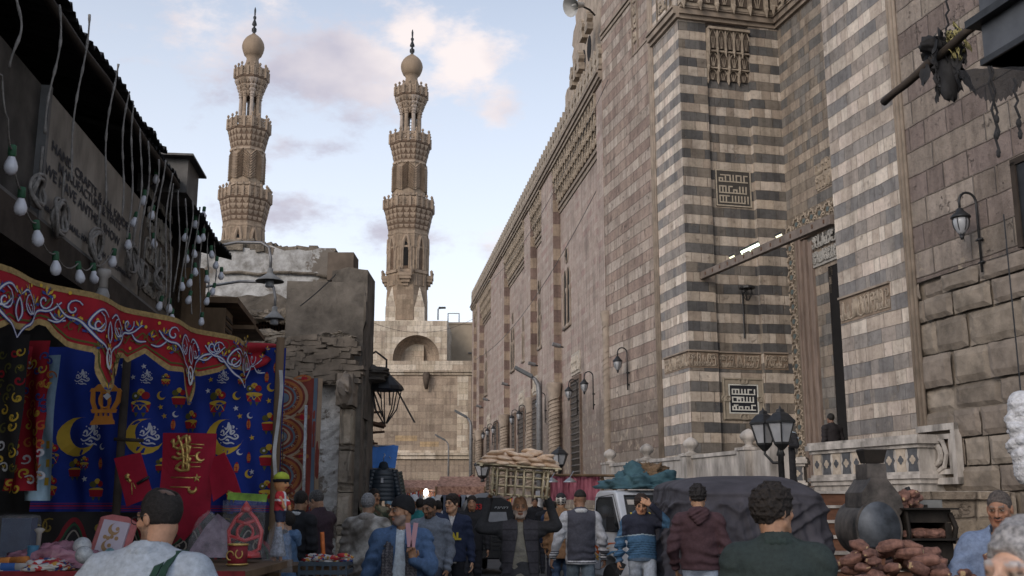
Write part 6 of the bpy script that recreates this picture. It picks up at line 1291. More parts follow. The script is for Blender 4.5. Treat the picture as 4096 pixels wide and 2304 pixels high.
        for q in range(4):
            L_ = (.072, .082, .076, .060)[q]; off = (1.5 - q) * .0195 * thumb; b0_ = w_ + hdv * .085 + sd_ * off
            cu = cr_ * (1 + .12 * q); m1 = b0_ + (hdv * math.cos(cu * .7) + pn * math.sin(cu * .7)) * L_ * .48; m2 = m1 + (hdv * math.cos(cu * 1.7) + pn * math.sin(cu * 1.7)) * L_ * .55
            f.cap(b0_, m1, .0098, .0090, k=.004); f.cap(m1, m2, .0090, .0075, k=.004)
        t0 = w_ + hdv * .03 + sd_ * thumb * .024; t1 = t0 + (hdv * .55 + sd_ * thumb * .75 + pn * .3) * .042; t2 = t1 + (hdv * .85 + sd_ * thumb * .15 + pn * .45) * .036; f.cap(t0, t1, .0135, .011, k=.01); f.cap(t1, t2, .011, .009, k=.005)
        h_, kn, an = [V3(*p) for p in leg[s]]; f.cap(h_, kn, .078, .052, k=.03); f.cap(kn, an, .050, .036, k=.02); f.cap(an, an + V3(0, -.12, -.045), .035, .03, k=.02)
    sk = V3(*skin); bd = V3(*beard) if beard is not None else None
    RhT = Rh.T
    def scol(V):
        c = np.tile(sk, (len(V), 1)); q = (V - hc) @ RhT.T; x, y, z = q.T; headm = (np.abs(x) < .1) & (np.abs(y) < .13) & (z > -.13) & (z < .13)
        c[headm & (y < -.05) & (z < .0)] *= np.array([1.06, .98, .95])
        lips = headm & (y < -.082) & (np.abs(x) < .026) & (z > -.074) & (z < -.048); c[lips] = sk * np.array([.95, .66, .62])
        slit = headm & (y < -.085) & (np.abs(x) < .024) & (np.abs(z + .0605) < .004); c[slit] = sk * .3
        nos = headm & (y < -.090) & (np.abs(np.abs(x) - .009) < .005) & (z > -.040) & (z < -.033); c[nos] = sk * .3
        for s in (-1, 1):
            d = np.sqrt((x - s * .031) ** 2 + (z - .009) ** 2); sock = headm & (y < -.055) & (d < .024); c[sock] = c[sock] * .72
            eye = headm & (y < -.07) & (np.abs(z - .008) < .005) & (np.abs(x - s * .031) < .013); c[eye] = (.14, .11, .09); c[headm & (y < -.07) & (d < .0068)] = (.02, .015, .012)
            lash = headm & (y < -.07) & (np.abs(z - .0165) < .0028) & (np.abs(x - s * .031) < .016); c[lash] = (.03, .02, .015)
            hb = hair['c'] if hair else (.03, .025, .02); br = headm & (y < -.06) & (np.abs(z - .030 - .004 * (1 - np.abs(x - s * .033) / .02)) < .0052) & (np.abs(x - s * .033) < .021); c[br] = np.array(hb) * 1.0 + sk * .12
        if bd is not None:
            m = headm & (z < -.030) & (y < .012) & ~lips & ~slit & ((z < -.045) | (np.abs(x) > .030) | ((np.abs(x) < .03) & (z < -.040) & (y < -.08))) & (z > -.125); n_ = vnoise(V[:, 0], V[:, 1], V[:, 2], 260); a = np.clip(.75 + .35 * n_, 0, 1)[:, None]; c = np.where(m[:, None], c * (1 - a) + bd * a, c)
        if mustache is not None: m = headm & (y < -.083) & (np.abs(x) < .029) & (z > -.049) & (z < -.038); c[m] = mustache
        if hair and hair.get('scalp_tint', True):
            m = headm & (z > .045 + .02 * (y < -.06)) & (y > -.070); c[m] = np.array(hair['c']) * .6 + sk * .25  # scalp tinted with the hair colour
        return c
    body = bpy.data.objects.new('body', f.mesh('body', SKINM, scol)); COL.objects.link(body); body.parent = root
    if glasses:
        g = MB()
        for s in (-1, 1): g.tube([tuple(hd((s * .034 + .023 * math.cos(a), -.112, .006 + .017 * math.sin(a)))) for a in np.linspace(0, 6.28, 12)], .0022, 5); g.tube([tuple(hd((s * .056, -.110, .012))), tuple(hd((s * .082, -.06, .012))), tuple(hd((s * .083, .02, .008)))], .0022, 5)
        g.tube([tuple(hd((-.012, -.113, .01))), tuple(hd((.012, -.113, .01)))], .002, 4); g.build('glasses', IRON, root, True)
    def add_cloth(name, F_, colfn, m=CLOTHM): o = bpy.data.objects.new(name, F_.mesh(name, m, colfn)); COL.objects.link(o); o.parent = root; return o
    if top is not None:
        f = Field(lo, hi, res); zh = hem; z0_ = zh
        T = .150 * b_
        f.cap(ln((0, .015, 1.33)), ln((0, .01, 1.10)), T, T * .93, flat=(.82, 1.25, 1), k=.05); f.cap(ln((0, .01, 1.12)), ln((0, .005, zh + .02)), T * .96, T * 1.09, flat=(.86, 1.22, 1), k=.05)
        f.cap(sh[-1] + V3(0, 0, -.01), sh[1] + V3(0, 0, -.01), .068, k=.06)
        f.cap(ln((0, .025, 1.40)), ln((0, .025, 1.478)), .10, .088, k=.03)
        for s in (-1, 1): f.cap(sh[s] + V3(-s * .02, .005, .01), neck + V3(s * .035, .01, .005), .066, .054, k=.03)
        for s in (-1, 1):
            e, w_ = arms[s]; sl_ = slv or 0; ex = w_ - (w_ - e) * (.04 + sl_)
            f.cap(sh[s], e, .070 * b_ ** .4, .058, k=.04); f.cap(e, ex, .056, .042, k=.02)
        if coat: f.cap(ln((0, .005, zh + .1)), ln((0, .02, coat)), T * 1.0, T * 1.12, flat=(.84, 1.1, 1), k=.04)
        cr_ = .0085 * crease
        def wr(X, Y, Z):
            w1 = np.sin((Z * 1.0 + .35 * np.abs(X) + .25 * Y) * 62 + 3.0 * vnoise(X, Y, Z, 7, 1)) * (.55 + .45 * vnoise(X, Y, Z, 6, 3)); w2 = vnoise(X, Y, Z, 19, 5)
            loc_ = .35 + 1.1 * np.exp(-((Z - (zh + .13)) / .10) ** 2) + .9 * (np.abs(X) > .2)
            return (cr_ * (w1 * loc_ + .9 * w2) - .005) * np.clip((1.47 - Z) / .10, .12, 1)
        f.warp(wr); zb2 = coat if coat else zh
        f.cut(lambda X, Y, Z: np.where((np.abs(X) < .34) & (np.abs(X) < .27 * b_), zb2 - Z, -1) if False else np.where(np.sqrt(X ** 2 + (Y * .8) ** 2) < .215 * b_, zb2 - Z, -1.0))
        nr = collar.get('r', .070) if collar else .064
        nk = ln((0, .0, 1.47)); f.cut(lambda X, Y, Z: np.minimum(nr - np.sqrt((X - nk[0]) ** 2 + (Y - nk[1] - .01) ** 2), (Z - 1.455 + .35 * (Y - nk[1]) * -1 * -1)) if False else np.where(Z > 1.44 + .25 * (Y - nk[1]), nr - np.sqrt((X - nk[0]) ** 2 + (Y - nk[1] - .012) ** 2), -1.0))
        if extras and 'cutjacket' in extras:
            wcut = extras['cutjacket']; f.cut(lambda X, Y, Z: np.where(Y < -.02, wcut(Z) - np.abs(X - .0), -1.0))
        tc_ = V3(*top) if not callable(top) else None
        base_fn = topfn or (lambda V: np.tile(tc_, (len(V), 1)))
        add_cloth('top' if not coat else 'coat', f, base_fn)
        if extras and 'shirt' in extras:
            f = Field(lo, hi, res); Ts = T - .036; f.cap(ln((0, .005, 1.33)), ln((0, .0, 1.10)), Ts, Ts * .95, flat=(.82, 1.2, 1), k=.05); f.cap(ln((0, .0, 1.12)), ln((0, -.005, zh - .0)), Ts * .97, Ts * 1.0, flat=(.86, 1.15, 1), k=.05); f.cap(ln((0, .01, 1.38)), ln((0, .01, 1.46)), .075, .066, k=.04)
            f.warp(lambda X, Y, Z: .004 * vnoise(X, Y, Z, 24)); f.cut(lambda X, Y, Z: zh - .02 - Z); nk = ln((0, .0, 1.47)); f.cut(lambda X, Y, Z: np.where(Z > 1.43 + .3 * (Y - nk[1]), .058 - np.sqrt((X) ** 2 + (Y - nk[1] - .01) ** 2), -1.0))
            sc_ = V3(*extras['shirt']); add_cloth('shirt', f, lambda V: np.tile(sc_, (len(V), 1)))
    if legs is not None:
        f = Field((lo[0], lo[1], 0.0), (hi[0], hi[1], 1.15), res)
        f.cap((0, .01, 1.04), (0, .01, .95), .128 * b_, .128 * b_, flat=(.85, 1.12, 1), k=.04)
        for s in (-1, 1):
            h_, kn, an = [V3(*p) for p in leg[s]]; f.cap(h_, kn, .098 * b_ ** .4, .072, k=.03); f.cap(kn, an + V3(0, 0, .0), .070, .062, k=.02)
        f.warp(lambda X, Y, Z: .007 * np.sin(Z * 60 + 4 * vnoise(X, Y, Z, 6)) * (.25 + np.exp(-((Z - .5) / .13) ** 2) + np.exp(-((Z - .12) / .08) ** 2)) + .004 * vnoise(X, Y, Z, 20, 2)); f.cut(lambda X, Y, Z: .06 - Z)
        lc = V3(*legs); add_cloth('trousers', f, legfn or (lambda V: np.tile(lc, (len(V), 1))))
        g = MB()
        for s in (-1, 1):
            an = leg[s][2]; g.ell((an[0], an[1] - .07, max(.045, an[2] - .035)), (.05, .145, .045), n=12, m=8); g.box((an[0], an[1] - .07, max(.012, an[2] - .07)), (.095, .27, .024))
        g.build('shoes', mat('shoe_%.2f' % shoe[0], shoe, .6, .2, 10, .1), root, True)
    if hair is not None:
        f = Field(hc - .21, hc + .21, min(res, .008)); th = hair.get('t', .016); hl = hair.get('line', .055); bk = hair.get('back', -.06); cu = hair.get('curl', 0); side_ = hair.get('side', -.02)
        f.ell(hd((0, .020, .032)), (.073 + th * .8, .092 + th, .088 + th * 1.0), R=RM)
        if hair.get('top'): f.ell(hd((0, .0, .085)), (.068 + hair['top'] * .3, .085, .03 + hair['top']), R=RM, k=.03)
        f.warp(lambda X, Y, Z: (cu * vnoise(X, Y, Z, 95, 1) + cu * .6 * vnoise(X, Y, Z, 190, 4)) if cu else .0015 * vnoise(X, Y, Z, 90))
        def hcut(X, Y, Z):
            q = [(X - hc[0]), (Y - hc[1]), (Z - hc[2])]; x = sum(RhT[0][j] * q[j] for j in range(3)); y = sum(RhT[1][j] * q[j] for j in range(3)); z = sum(RhT[2][j] * q[j] for j in range(3))
            yy_ = np.clip((y + .075) / .10, 0, 1); line = hl + (side_ - hl) * np.clip((y + .075) / .045, 0, 1); line = np.where(y > .028, side_ + (bk - side_) * np.clip((y - .028) / .04, 0, 1), line); line = line + .004 * vnoise(X, Y, Z, 120)
            d = (line - z) * .8
            if balding:
                k1 = np.sqrt((x / (.042 + .004 * vnoise(X, Y, Z, 150))) ** 2 + ((y - .062) / .048) ** 2); d = np.maximum(d, np.where((z > .045), (1 - k1) * .03, -1)); k2 = np.abs(x) - .030; d = np.maximum(d, np.where((z > .03) & (y < -.02), np.minimum(.035 - np.abs(np.abs(x) - .045), -.028 - y), -1))
            return d
        f.cut(hcut); hcc = V3(*hair['c']); grey = hair.get('grey')
        def hcol(V):
            c = np.tile(hcc, (len(V), 1))
            if grey: n_ = vnoise(V[:, 0], V[:, 1], V[:, 2], 130, 2); c = c + np.clip(n_ * .5 + .3, 0, 1)[:, None] * grey
            return c
        o = bpy.data.objects.new('hair', f.mesh('hair', HAIRM, hcol)); COL.objects.link(o); o.parent = root
    if cap is not None:
        f = Field(hc - .2, hc + .2, min(res, .008)); th = cap.get('t', .018); f.ell(hd((0, .018, .034)), (.073 + th, .093 + th, .090 + th * 1.2), R=RM)
        f.ell(hd((0, .03, .085)), (.06, .07, .055), R=RM, k=.03); f.warp(lambda X, Y, Z: .0018 * np.sin(np.arctan2(Y - hc[1], X - hc[0]) * 46) + .003 * vnoise(X, Y, Z, 40))
        zc_ = cap.get('z', .035)
        def ccut(X, Y, Z):
            q = [(X - hc[0]), (Y - hc[1]), (Z - hc[2])]; y = sum(RhT[1][j] * q[j] for j in range(3)); z = sum(RhT[2][j] * q[j] for j in range(3)); return (zc_ - .55 * np.clip(y + .03, -.03, .12) * cap.get('tilt', 1.0) - z)
        f.cut(ccut); cfn = cap.get('fn'); c0_ = V3(*cap['c'])
        o = bpy.data.objects.new('cap', f.mesh('cap', CLOTHM, (lambda V: cfn((V - hc) @ RhT.T)) if cfn else (lambda V: np.tile(c0_, (len(V), 1))))); COL.objects.link(o); o.parent = root
    if hood is not None:
        f = Field(neck - .22, neck + .22, res); n0 = neck + V3(0, .03, .0)
        for k in range(14):
            a = k / 14 * 2 * math.pi; a2 = (k + 1) / 14 * 2 * math.pi; R_ = lambda a: n0 + V3(.085 * math.cos(a), .075 * math.sin(a), .012 + .03 * math.sin(a)); f.cap(R_(a), R_(a2), .030 + .012 * max(0, math.sin(a)), k=.02)
        f.cap(n0 + V3(-.06, .085, .0), n0 + V3(0, .10, -.07), .045, .03, k=.04); f.cap(n0 + V3(.06, .085, .0), n0 + V3(0, .10, -.07), .045, .03, k=.04); f.warp(lambda X, Y, Z: .005 * vnoise(X, Y, Z, 30, 2) + .003 * np.sin(Z * 150 + 4 * X * 20)); hcc2 = V3(*hood); add_cloth('hood', f, lambda V: np.tile(hcc2, (len(V), 1)))
    if collar is not None and collar.get('c'):
        f = Field(neck - .2, neck + .2, res); n0 = neck + V3(0, .008, collar.get('z', 0) + .012); rr = collar.get('rr', .068) + .013
        for k in range(16):
            a = k / 16 * 2 * math.pi; a2 = (k + 1) / 16 * 2 * math.pi
            if collar.get('open') and math.sin(a) < -.75: continue
            R_ = lambda a: n0 + V3(rr * 1.05 * math.cos(a), rr * math.sin(a) + .005, .022 * math.sin(a)); f.cap(R_(a), R_(a2), collar.get('w', .016), k=.01, flat=(1, 1, collar.get('tall', .55)))
        cc_ = V3(*collar['c']); add_cloth('collar', f, lambda V: np.tile(cc_, (len(V), 1)))
    root['_h'] = 0; del root['_h']
    return root, dict(hd=hd, sh=sh, arms=arms, ln=ln, neck=neck, lo=lo, hi=hi, add=add_cloth, res=res, hc=hc, S=S)
def gx_(u, Y): return (u - 512) / 1075 * Y
def flat(c): c = V3(*c); return lambda V: np.tile(c, (len(V), 1))
CAMF = lambda X, Y: math.atan2(-X, Y)     # heading that faces the camera from (X, Y)

DARKHAIR = (.022, .018, .016)
Y = 11.0; X = gx_(520, Y)
def vest(V):
    c = np.tile(V3(.035,.033,.038), (len(V), 1)); z = V[:, 2]; puff = (np.abs(V[:, 0]) < .2) & (np.sin(z * 55) > .93); c[puff] *= .5; c[np.abs(V[:, 0]) > .19] = (.022,.022,.024); return c
p_, i_ = person('old man in black padded vest holding the bread crate up on his head', (X, Y, 0), CAMF(X, Y) + .05, 1.66, (.20,.115,.07), (.03,.03,.034), (.03,.03,.032), None, beard=(.30,.28,.26), headpitch=.12, armL=((.39, -.02, 1.44), (.30, .0, 1.72)), armR=((-.42, -.02, 1.42), (-.33, 0, 1.72)), bulk=1.12, res=.008, topfn=vest, hem=.80,
    extras={'cutjacket': lambda Z: .030 + .085 * np.clip((1.36 - Z) / .5, 0, 1), 'shirt': (.14,.13,.105)}, collar={'c': (.16,.03,.035), 'rr': .066, 'w': .017, 'open': True, 'z': -.01}, fingers={1: {'dir': (-.25, -.1, .9), 'palm': (-.8, -.3, 0), 'curl': 1.1}, -1: {'dir': (.25, -.1, .9), 'palm': (.8, -.3, 0), 'curl': 1.1}})
g = MB(); zz = 1.15
for k, (a, b) in enumerate((((-.05, 1.17), (-.03, 1.23)), ((-.03, 1.23), (-.01, 1.17)), ((-.01, 1.17), (.0, 1.2)), ((.0, 1.2), (.03, 1.2)), ((.03, 1.2), (.05, 1.18)), ((-.04, 1.13), (.06, 1.14)))): g.tube([(a[0], -.135 + .0, a[1]), (b[0], -.135, b[1])], .004, 4)
g.build('lettering', MARB, p_)
def sleeveline(): pass
Y = 9.0; X = gx_(402, Y)
p_, i_ = person('man in black beanie, blue denim jacket and grey scarf holding up two pink cards', (X, Y, 0), CAMF(X, Y) - .1, 1.63, (.27,.155,.095), (.055,.095,.17), (.05,.08,.14), None, beard=(.16,.14,.13), headyaw=-1.05, headpitch=.06, armL=((.27, -.06, 1.14), (.13, -.26, 1.22)), armR=((-.28, .02, 1.14), (-.31, -.02, .9)), bulk=1.14, res=.0065, hem=.72,
    cap={'c': (.012,.012,.013), 't': .018, 'z': .030}, extras={'cutjacket': lambda Z: .040 + .05 * np.clip((1.3 - Z) / .4, 0, 1), 'shirt': (.36,.40,.43)}, fingers={1: {'dir': (-.1, -.1, 1), 'palm': (-.2, -.95, .1), 'curl': .9}}, mustache=(.12,.10,.09), crease=1.5)
f = Field(V3(-.3, -.3, .6), V3(.3, .25, 1.6), .008); F_ = i_['ln']
n0 = i_['neck']
for k in range(13):
    a = math.pi * (-.12 + k / 12 * 1.24); a2 = math.pi * (-.12 + (k + 1) / 12 * 1.24) if k < 12 else a; R_ = lambda a: n0 + V3(.088 * math.cos(a), .085 * math.sin(a) + .0, .005 + .02 * math.sin(a)); f.cap(R_(a), R_(a2), .030, k=.02)
f.cap(n0 + V3(-.085, -.02, 0), (-.105, -.165, 1.25), .030, .034, k=.02, flat=(.8, 1.3, 1)); f.cap((-.105, -.165, 1.25), (-.13, -.185, .72), .036, .042, k=.02, flat=(.75, 1.5, 1)); f.cap(n0 + V3(.085, -.02, 0), (.10, -.165, 1.27), .028, .032, k=.02, flat=(.8, 1.3, 1)); f.cap((.10, -.165, 1.25), (.125, -.18, .75), .034, .04, k=.02, flat=(.75, 1.5, 1))
f.warp(lambda X, Y, Z: .005 * np.sin(X * 210 + 3 * Z) + .005 * vnoise(X, Y, Z, 60, 2))
def scf(V): n_ = vnoise(V[:, 0], V[:, 1], V[:, 2], 170); return np.where((n_ > .15)[:, None], V3(.085,.078,.08), V3(.032,.03,.034))
i_['add']('scarf', f, scf)
g = MB(); g.box((0, 0, 0), (.012, .05, .01)); hp_ = p_.location
cx_, cy_, cz_ = i_['arms'][1][1]; cards = empty('cards', label='two pink cards held up by the man in the beanie', cat='cards'); S_ = i_['S']; wpos = Matrix.Rotation(p_.rotation_euler.z, 4, 'Z') @ Vector((cx_ * S_ - .01, cy_ * S_ - .03, cz_ * S_)); cards.location = Vector(p_.location) + wpos + Vector((0, -.02, .13))
for s_, r_ in ((-1, .10), (1, -.13)):
    g = MB(); g.box((s_ * .022, 0, .075), (.038, .006, .19), Matrix.Rotation(-r_, 3, 'Y')); g.build('card', mat('pink_card', (.58,.33,.36), .7, .08, 6, .02), cards)
Y = 12.6; X = gx_(430, Y)
person('bearded man with short receding hair in plain grey sweatshirt looking down', (X, Y, 0), CAMF(X, Y) - .25, 1.66, (.22,.125,.075), (.13,.145,.17), (.04,.045,.06), {'c': DARKHAIR, 't': .006, 'line': .075, 'back': -.07}, beard=(.035,.025,.02), headyaw=-.35, headpitch=.3, bulk=1.0, res=.008, stride=.6, armL=((.25, .06, 1.13), (.24, -.06, .88)), collar={'c': (.11,.125,.15), 'rr': .06, 'w': .012}, crease=1.1)
Y = 14.0; X = gx_(452, Y)
def navy(V):
    c = np.tile(V3(.016,.022,.045), (len(V), 1)); return c
p_, i_ = person('young man in navy sweatshirt with yellow SEAL lettering on the chest', (X, Y, 0), CAMF(X, Y) + .02, 1.69, (.36,.22,.14), (.016,.022,.045), (.015,.015,.018), {'c': (.03,.022,.018), 't': .014, 'line': .06, 'top': .02, 'curl': .006}, headyaw=-.75, headpitch=.02, bulk=1.02, res=.008, stride=-.5, armR=((-.26, .05, 1.13), (-.25, -.1, .9)), collar={'c': (.40,.26,.06), 'rr': .062, 'w': .014, 'open': True}, hem=.88, extras={'cutjacket': lambda Z: np.clip((Z - 1.33) * .32, 0, .1) - .001, 'shirt': (.42,.40,.38)})
g = MB(); text_mb(g, 'SEAL', lambda x, y: (x - .145, -.148 - .0 + .35 * (x - .145) ** 2, 1.17 + y), .125, bold=.007, extr=0); o = g.build('lettering', mat('yellow_print', (.55,.42,.04), .6, .1, 8, 0), p_); m_ = o.modifiers.new('s', 'SOLIDIFY'); m_.thickness = .012
Y = 12.0; X = gx_(368, Y)
def leath(V): n_ = vnoise(V[:, 0], V[:, 1], V[:, 2], 11, 2) + .6 * vnoise(V[:, 0], V[:, 1], V[:, 2], 27, 5); k = np.clip((n_ + .3) * .9, 0, 1)[:, None]; return V3(.34,.32,.29) * k + V3(.11,.095,.08) * (1 - k)
person('grey haired man seen from behind in scuffed pale leather jacket', (X, Y, 0), math.pi - .1, 1.69, (.24,.15,.10), (.3,.28,.25), (.03,.03,.032), {'c': (.17,.17,.175), 't': .010, 'line': .05, 'back': -.075, 'grey': .12, 'curl': .002}, bulk=1.12, res=.009, topfn=leath, crease=1.9, hem=.74, collar={'c': (.22,.2,.18), 'rr': .068, 'w': .018})
Y = 17.0; X = gx_(374, Y)
def camo(V): n_ = vnoise(V[:, 0], V[:, 1], V[:, 2], 23, 2); m_ = vnoise(V[:, 0], V[:, 1], V[:, 2], 31, 7); c = np.tile(V3(.09,.085,.05), (len(V), 1)); c[n_ > .2] = (.035,.045,.028); c[m_ > .3] = (.055,.035,.022); c[(n_ < -.35)] = (.15,.135,.09); return c
person('man in camouflage jacket watching beside the hanging puffer jackets', (X, Y, 0), CAMF(X, Y) + .2, 1.80, (.26,.15,.09), (.06,.06,.04), (.04,.045,.03), {'c': DARKHAIR, 't': .012, 'line': .06}, beard=None, mustache=(.03,.02,.02), headyaw=.35, bulk=1.0, res=.011, topfn=camo)
Y = 14.0; X = gx_(580, Y)
def varsity(V):
    c = np.tile(V3(.05,.05,.062), (len(V), 1)); ax_ = np.abs(V[:, 0]); c[(ax_ > .185)] = (.31,.31,.32); z = V[:, 2]
    for a, b in ((.80, .885),): m_ = (z > a) & (z < b) & (ax_ < .185); c[m_] = (.045,.045,.055); c[m_ & (np.abs(z - .858) < .007)] = (.45,.45,.45); c[m_ & (np.abs(z - .828) < .007)] = (.45,.45,.45)
    m_ = (ax_ > .22) & (z < .985); c[m_] = (.05,.05,.06); c[m_ & (np.sin(z * 210) > .3)] = (.4,.4,.4); return c
p_, i_ = person('man from behind in dark varsity jacket with white sleeves and striped cuffs', (X, Y, 0), math.pi + .12, 1.75, (.20,.115,.075), (.05,.05,.06), (.10,.125,.145), {'c': (.02,.017,.015), 't': .008, 'line': .05, 'back': .03, 'side': .035}, bulk=1.04, res=.008, topfn=varsity, hem=.82, stride=.6, armL=((.30, .04, 1.13), (.36, -.02, .90)), armR=((-.28, .05, 1.13), (-.32, -.06, .89)), collar={'c': (.4,.4,.4), 'rr': .064, 'w': .014}, headyaw=.15)
Y = 18.0; X = gx_(561, Y)
def chk(q): c = np.tile(V3(.02,.02,.022), (len(q), 1)); m_ = (np.sin(np.arctan2(q[:, 1], q[:, 0]) * 9) > .4) | (np.sin(q[:, 2] * 160) > .6); c[m_ & (q[:, 2] < .075)] = (.38,.36,.33); return c
person('man from behind in long camel brown coat with checked scarf round his head', (X, Y, 0), math.pi - .1, 1.72, (.22,.13,.08), (.15,.085,.045), (.03,.05,.09), None, cap={'c': (.03,.03,.03), 'fn': chk, 't': .02, 'z': .0}, bulk=1.15, res=.011, hem=.9, coat=.70)
Y = 13.7; X = gx_(641, Y)
def twot(V):
    c = np.tile(V3(.045,.10,.17), (len(V), 1)); z = V[:, 2] + .12 * np.abs(V[:, 0]); c[(z > 1.245) & (np.abs(V[:, 0]) < .26)] = (.018,.02,.032); st_ = (z > .99) & (z < 1.16) & (np.sin(z * 210) > .55) & (V[:, 1] < 0); c[st_] *= .45; c[z < .95] = (.07,.10,.14); c[(np.abs(z - 1.24) < .006)] = (.25,.3,.33); return c
p_, i_ = person('teenage boy in two tone blue hoodie and torn pale jeans, hand pressed to his forehead', (X, Y, 0), CAMF(X, Y) + .1, 1.70, (.33,.19,.12), (.045,.10,.17), (.30,.33,.37), {'c': (.03,.02,.016), 't': .02, 'line': .055, 'top': .02, 'curl': .009}, headpitch=.38, headyaw=-.1, bulk=.98, res=.0065, topfn=twot, hood=(.05,.075,.11), hem=.90, stride=.7,
    armL=((.40, -.06, 1.33), (.11, -.15, 1.61)), armR=((-.28, .02, 1.14), (-.31, -.06, .90)), fingers={1: {'dir': (-.85, -.05, .45), 'palm': (-.2, .95, .1), 'curl': .25}, -1: {'curl': 1.0}}, crease=1.3)
g = MB(); g.box((0, 0, 0), (.075, .012, .15), Matrix.Rotation(.5, 3, 'Y')); ph = tag(g.build('phone', BLKP, None), 'black phone in the hand of the boy with the blue hoodie', 'phone'); wv_ = i_['arms'][-1][1]; ph.location = Vector(p_.location) + Matrix.Rotation(p_.rotation_euler.z, 3, 'Z') @ Vector((wv_[0] * i_['S'] + .02, wv_[1] * i_['S'] - .04, wv_[2] * i_['S'] - .09))
Y = 11.4; X = gx_(698, Y)
person('young man from behind in dark maroon hoodie and light jeans', (X, Y, 0), math.pi - .15, 1.76, (.28,.17,.11), (.048,.026,.030), (.24,.28,.34), {'c': (.02,.018,.018), 't': .016, 'line': .05, 'back': -.045, 'top': .028, 'curl': .013}, bulk=1.03, res=.007, hood=(.045,.024,.028), hem=.90, headpitch=.08, armL=((.28, .05, 1.13), (.25, -.10, .92)), armR=((-.27, .05, 1.13), (-.22, -.12, .90)), crease=1.2, stride=.4)
Y = 5.1; X = gx_(774, Y)
person('curly haired young man in dark green T-shirt, back to us, face turned right', (X, Y, 0), math.pi - .1, 1.665, (.23,.135,.088), (.020,.028,.027), (.05,.05,.06), {'c': (.022,.018,.016), 't': .022, 'line': .05, 'back': -.085, 'side': -.03, 'top': .022, 'curl': .010}, headyaw=-.95, bulk=1.10, res=.006, slv=.6, crease=.8, collar={'c': (.02,.03,.028), 'rr': .062, 'w': .009})
Y = 4.35; X = gx_(150, Y)
p_, i_ = person('balding man in pale grey sweatshirt with green strap browsing the left stall', (X, Y, 0), math.pi - .15, 1.645, (.26,.15,.10), (.25,.28,.32), (.04,.045,.06), {'c': (.018,.016,.016), 't': .012, 'line': .062, 'back': -.085, 'side': -.045, 'curl': .0015}, beard=(.10,.07,.055), headyaw=1.15, headpitch=.18, bulk=1.30, res=.006, balding=True, glasses=True, crease=1.2, lean=.10, armL=((.40, -.02, 1.17), (.42, -.22, 1.02)), armR=((-.34, -.02, 1.15), (-.36, -.22, 1.05)), collar={'c': (.24,.27,.31), 'rr': .068, 'w': .012})
g = MB(); 
for dx_, L_ in ((0, 1), (.035, 1)):
    pts = [(-.10 - dx_, -.03, 1.50 - .0), (-.105 - dx_, .06, 1.50), (-.10 - dx_, .145, 1.44), (-.085 - dx_ * 1.3, .205, 1.34), (-.05 - dx_ * 1.6, .215, 1.15), (-.02 - dx_ * 2, .20, .9)]
    pts = [(a * 1.0, b - .10 * max(0, c - .95), c) for a, b, c in pts]; g.grid(lambda p, q, pts=pts: Vector(pts[min(5, int(q * 5.001))]).lerp(Vector(pts[min(5, int(q * 5.001) + 1)]), q * 5.001 - int(q * 5.001)) + Vector(((p - .5) * .030, 0, 0)), 3, 31)
so_ = g.build('bag_strap', mat('dark_green_strap', (.018,.05,.035), .8, .2, 20, .2), p_); m_ = so_.modifiers.new('s', 'SOLIDIFY'); m_.thickness = .006
Y = 6.9; X = gx_(999, Y)
p_, i_ = person('middle aged potato seller in open blue shirt peeling a potato behind his cart', (X, Y, 0), CAMF(X, Y) + .05, 1.665, (.19,.105,.07), (.11,.145,.22), (.04,.04,.05), {'c': (.075,.065,.06), 't': .004, 'line': .075, 'back': -.07, 'side': -.02, 'scalp_tint': False}, headyaw=-.25, headpitch=.2, bulk=1.08, res=.0065, mustache=(.07,.05,.045), crease=1.2, armL=((.30, -.04, 1.15), (.14, -.30, 1.10)), armR=((-.32, -.02, 1.16), (-.15, -.32, 1.12)), fingers={1: {'dir': (-.8, -.5, .1), 'curl': 1.0}, -1: {'dir': (.8, -.5, .1), 'curl': 1.0}}, slv=.25,
    extras={'cutjacket': lambda Z: np.clip((Z - 1.22) * .28, 0, .09) - .001, 'shirt': (.15,.09,.06)}, collar={'c': (.12,.155,.235), 'rr': .074, 'w': .018, 'open': True, 'z': -.015, 'tall': .8})
Y = 2.1; X = gx_(1030, Y)
person('out of focus grey haired person very close at the right bottom corner', (X, Y, 0), CAMF(X, Y) - .7, 1.56, (.34,.22,.17), (.10,.10,.12), (.04,.04,.05), {'c': (.20,.20,.21), 't': .016, 'line': .06, 'grey': .15, 'curl': .006}, bulk=1.0, res=.009)
Y = 13.0; X = gx_(300, Y)
person('man in black jacket with white collar, back to us beside the paisley textile', (X, Y, 0), math.pi - .5, 1.72, (.22,.13,.08), (.016,.016,.018), (.02,.02,.024), {'c': DARKHAIR, 't': .012, 'line': .05}, collar={'c': (.42,.42,.42), 'rr': .066, 'w': .012}, bulk=1.08, res=.010, headyaw=.2, headpitch=.2, armL=((.28, -.03, 1.14), (.16, -.24, 1.08)))
X = gx_(318, Y + .2)
person('older man in dark purple coat facing left beside the rough pillar', (X, Y + .2, 0), -math.pi / 2 - .5, 1.75, (.24,.14,.09), (.035,.022,.028), (.03,.028,.03), {'c': (.05,.047,.045), 't': .010, 'line': .065, 'grey': .06}, bulk=1.2, res=.010, coat=.62, hem=.9, headpitch=.42, armR=((-.28, -.06, 1.14), (-.22, -.26, 1.05)))
Y = 11.0; X = gx_(287, Y)
person('child in blue hooded jacket behind the hanging doll', (X, Y, 0), -math.pi / 2, 1.50, (.3,.18,.12), (.06,.11,.19), (.05,.06,.10), {'c': DARKHAIR, 't': .016}, hood=(.07,.12,.20), res=.011, bulk=1.0)
Y = 26.3; X = gx_(836, Y)
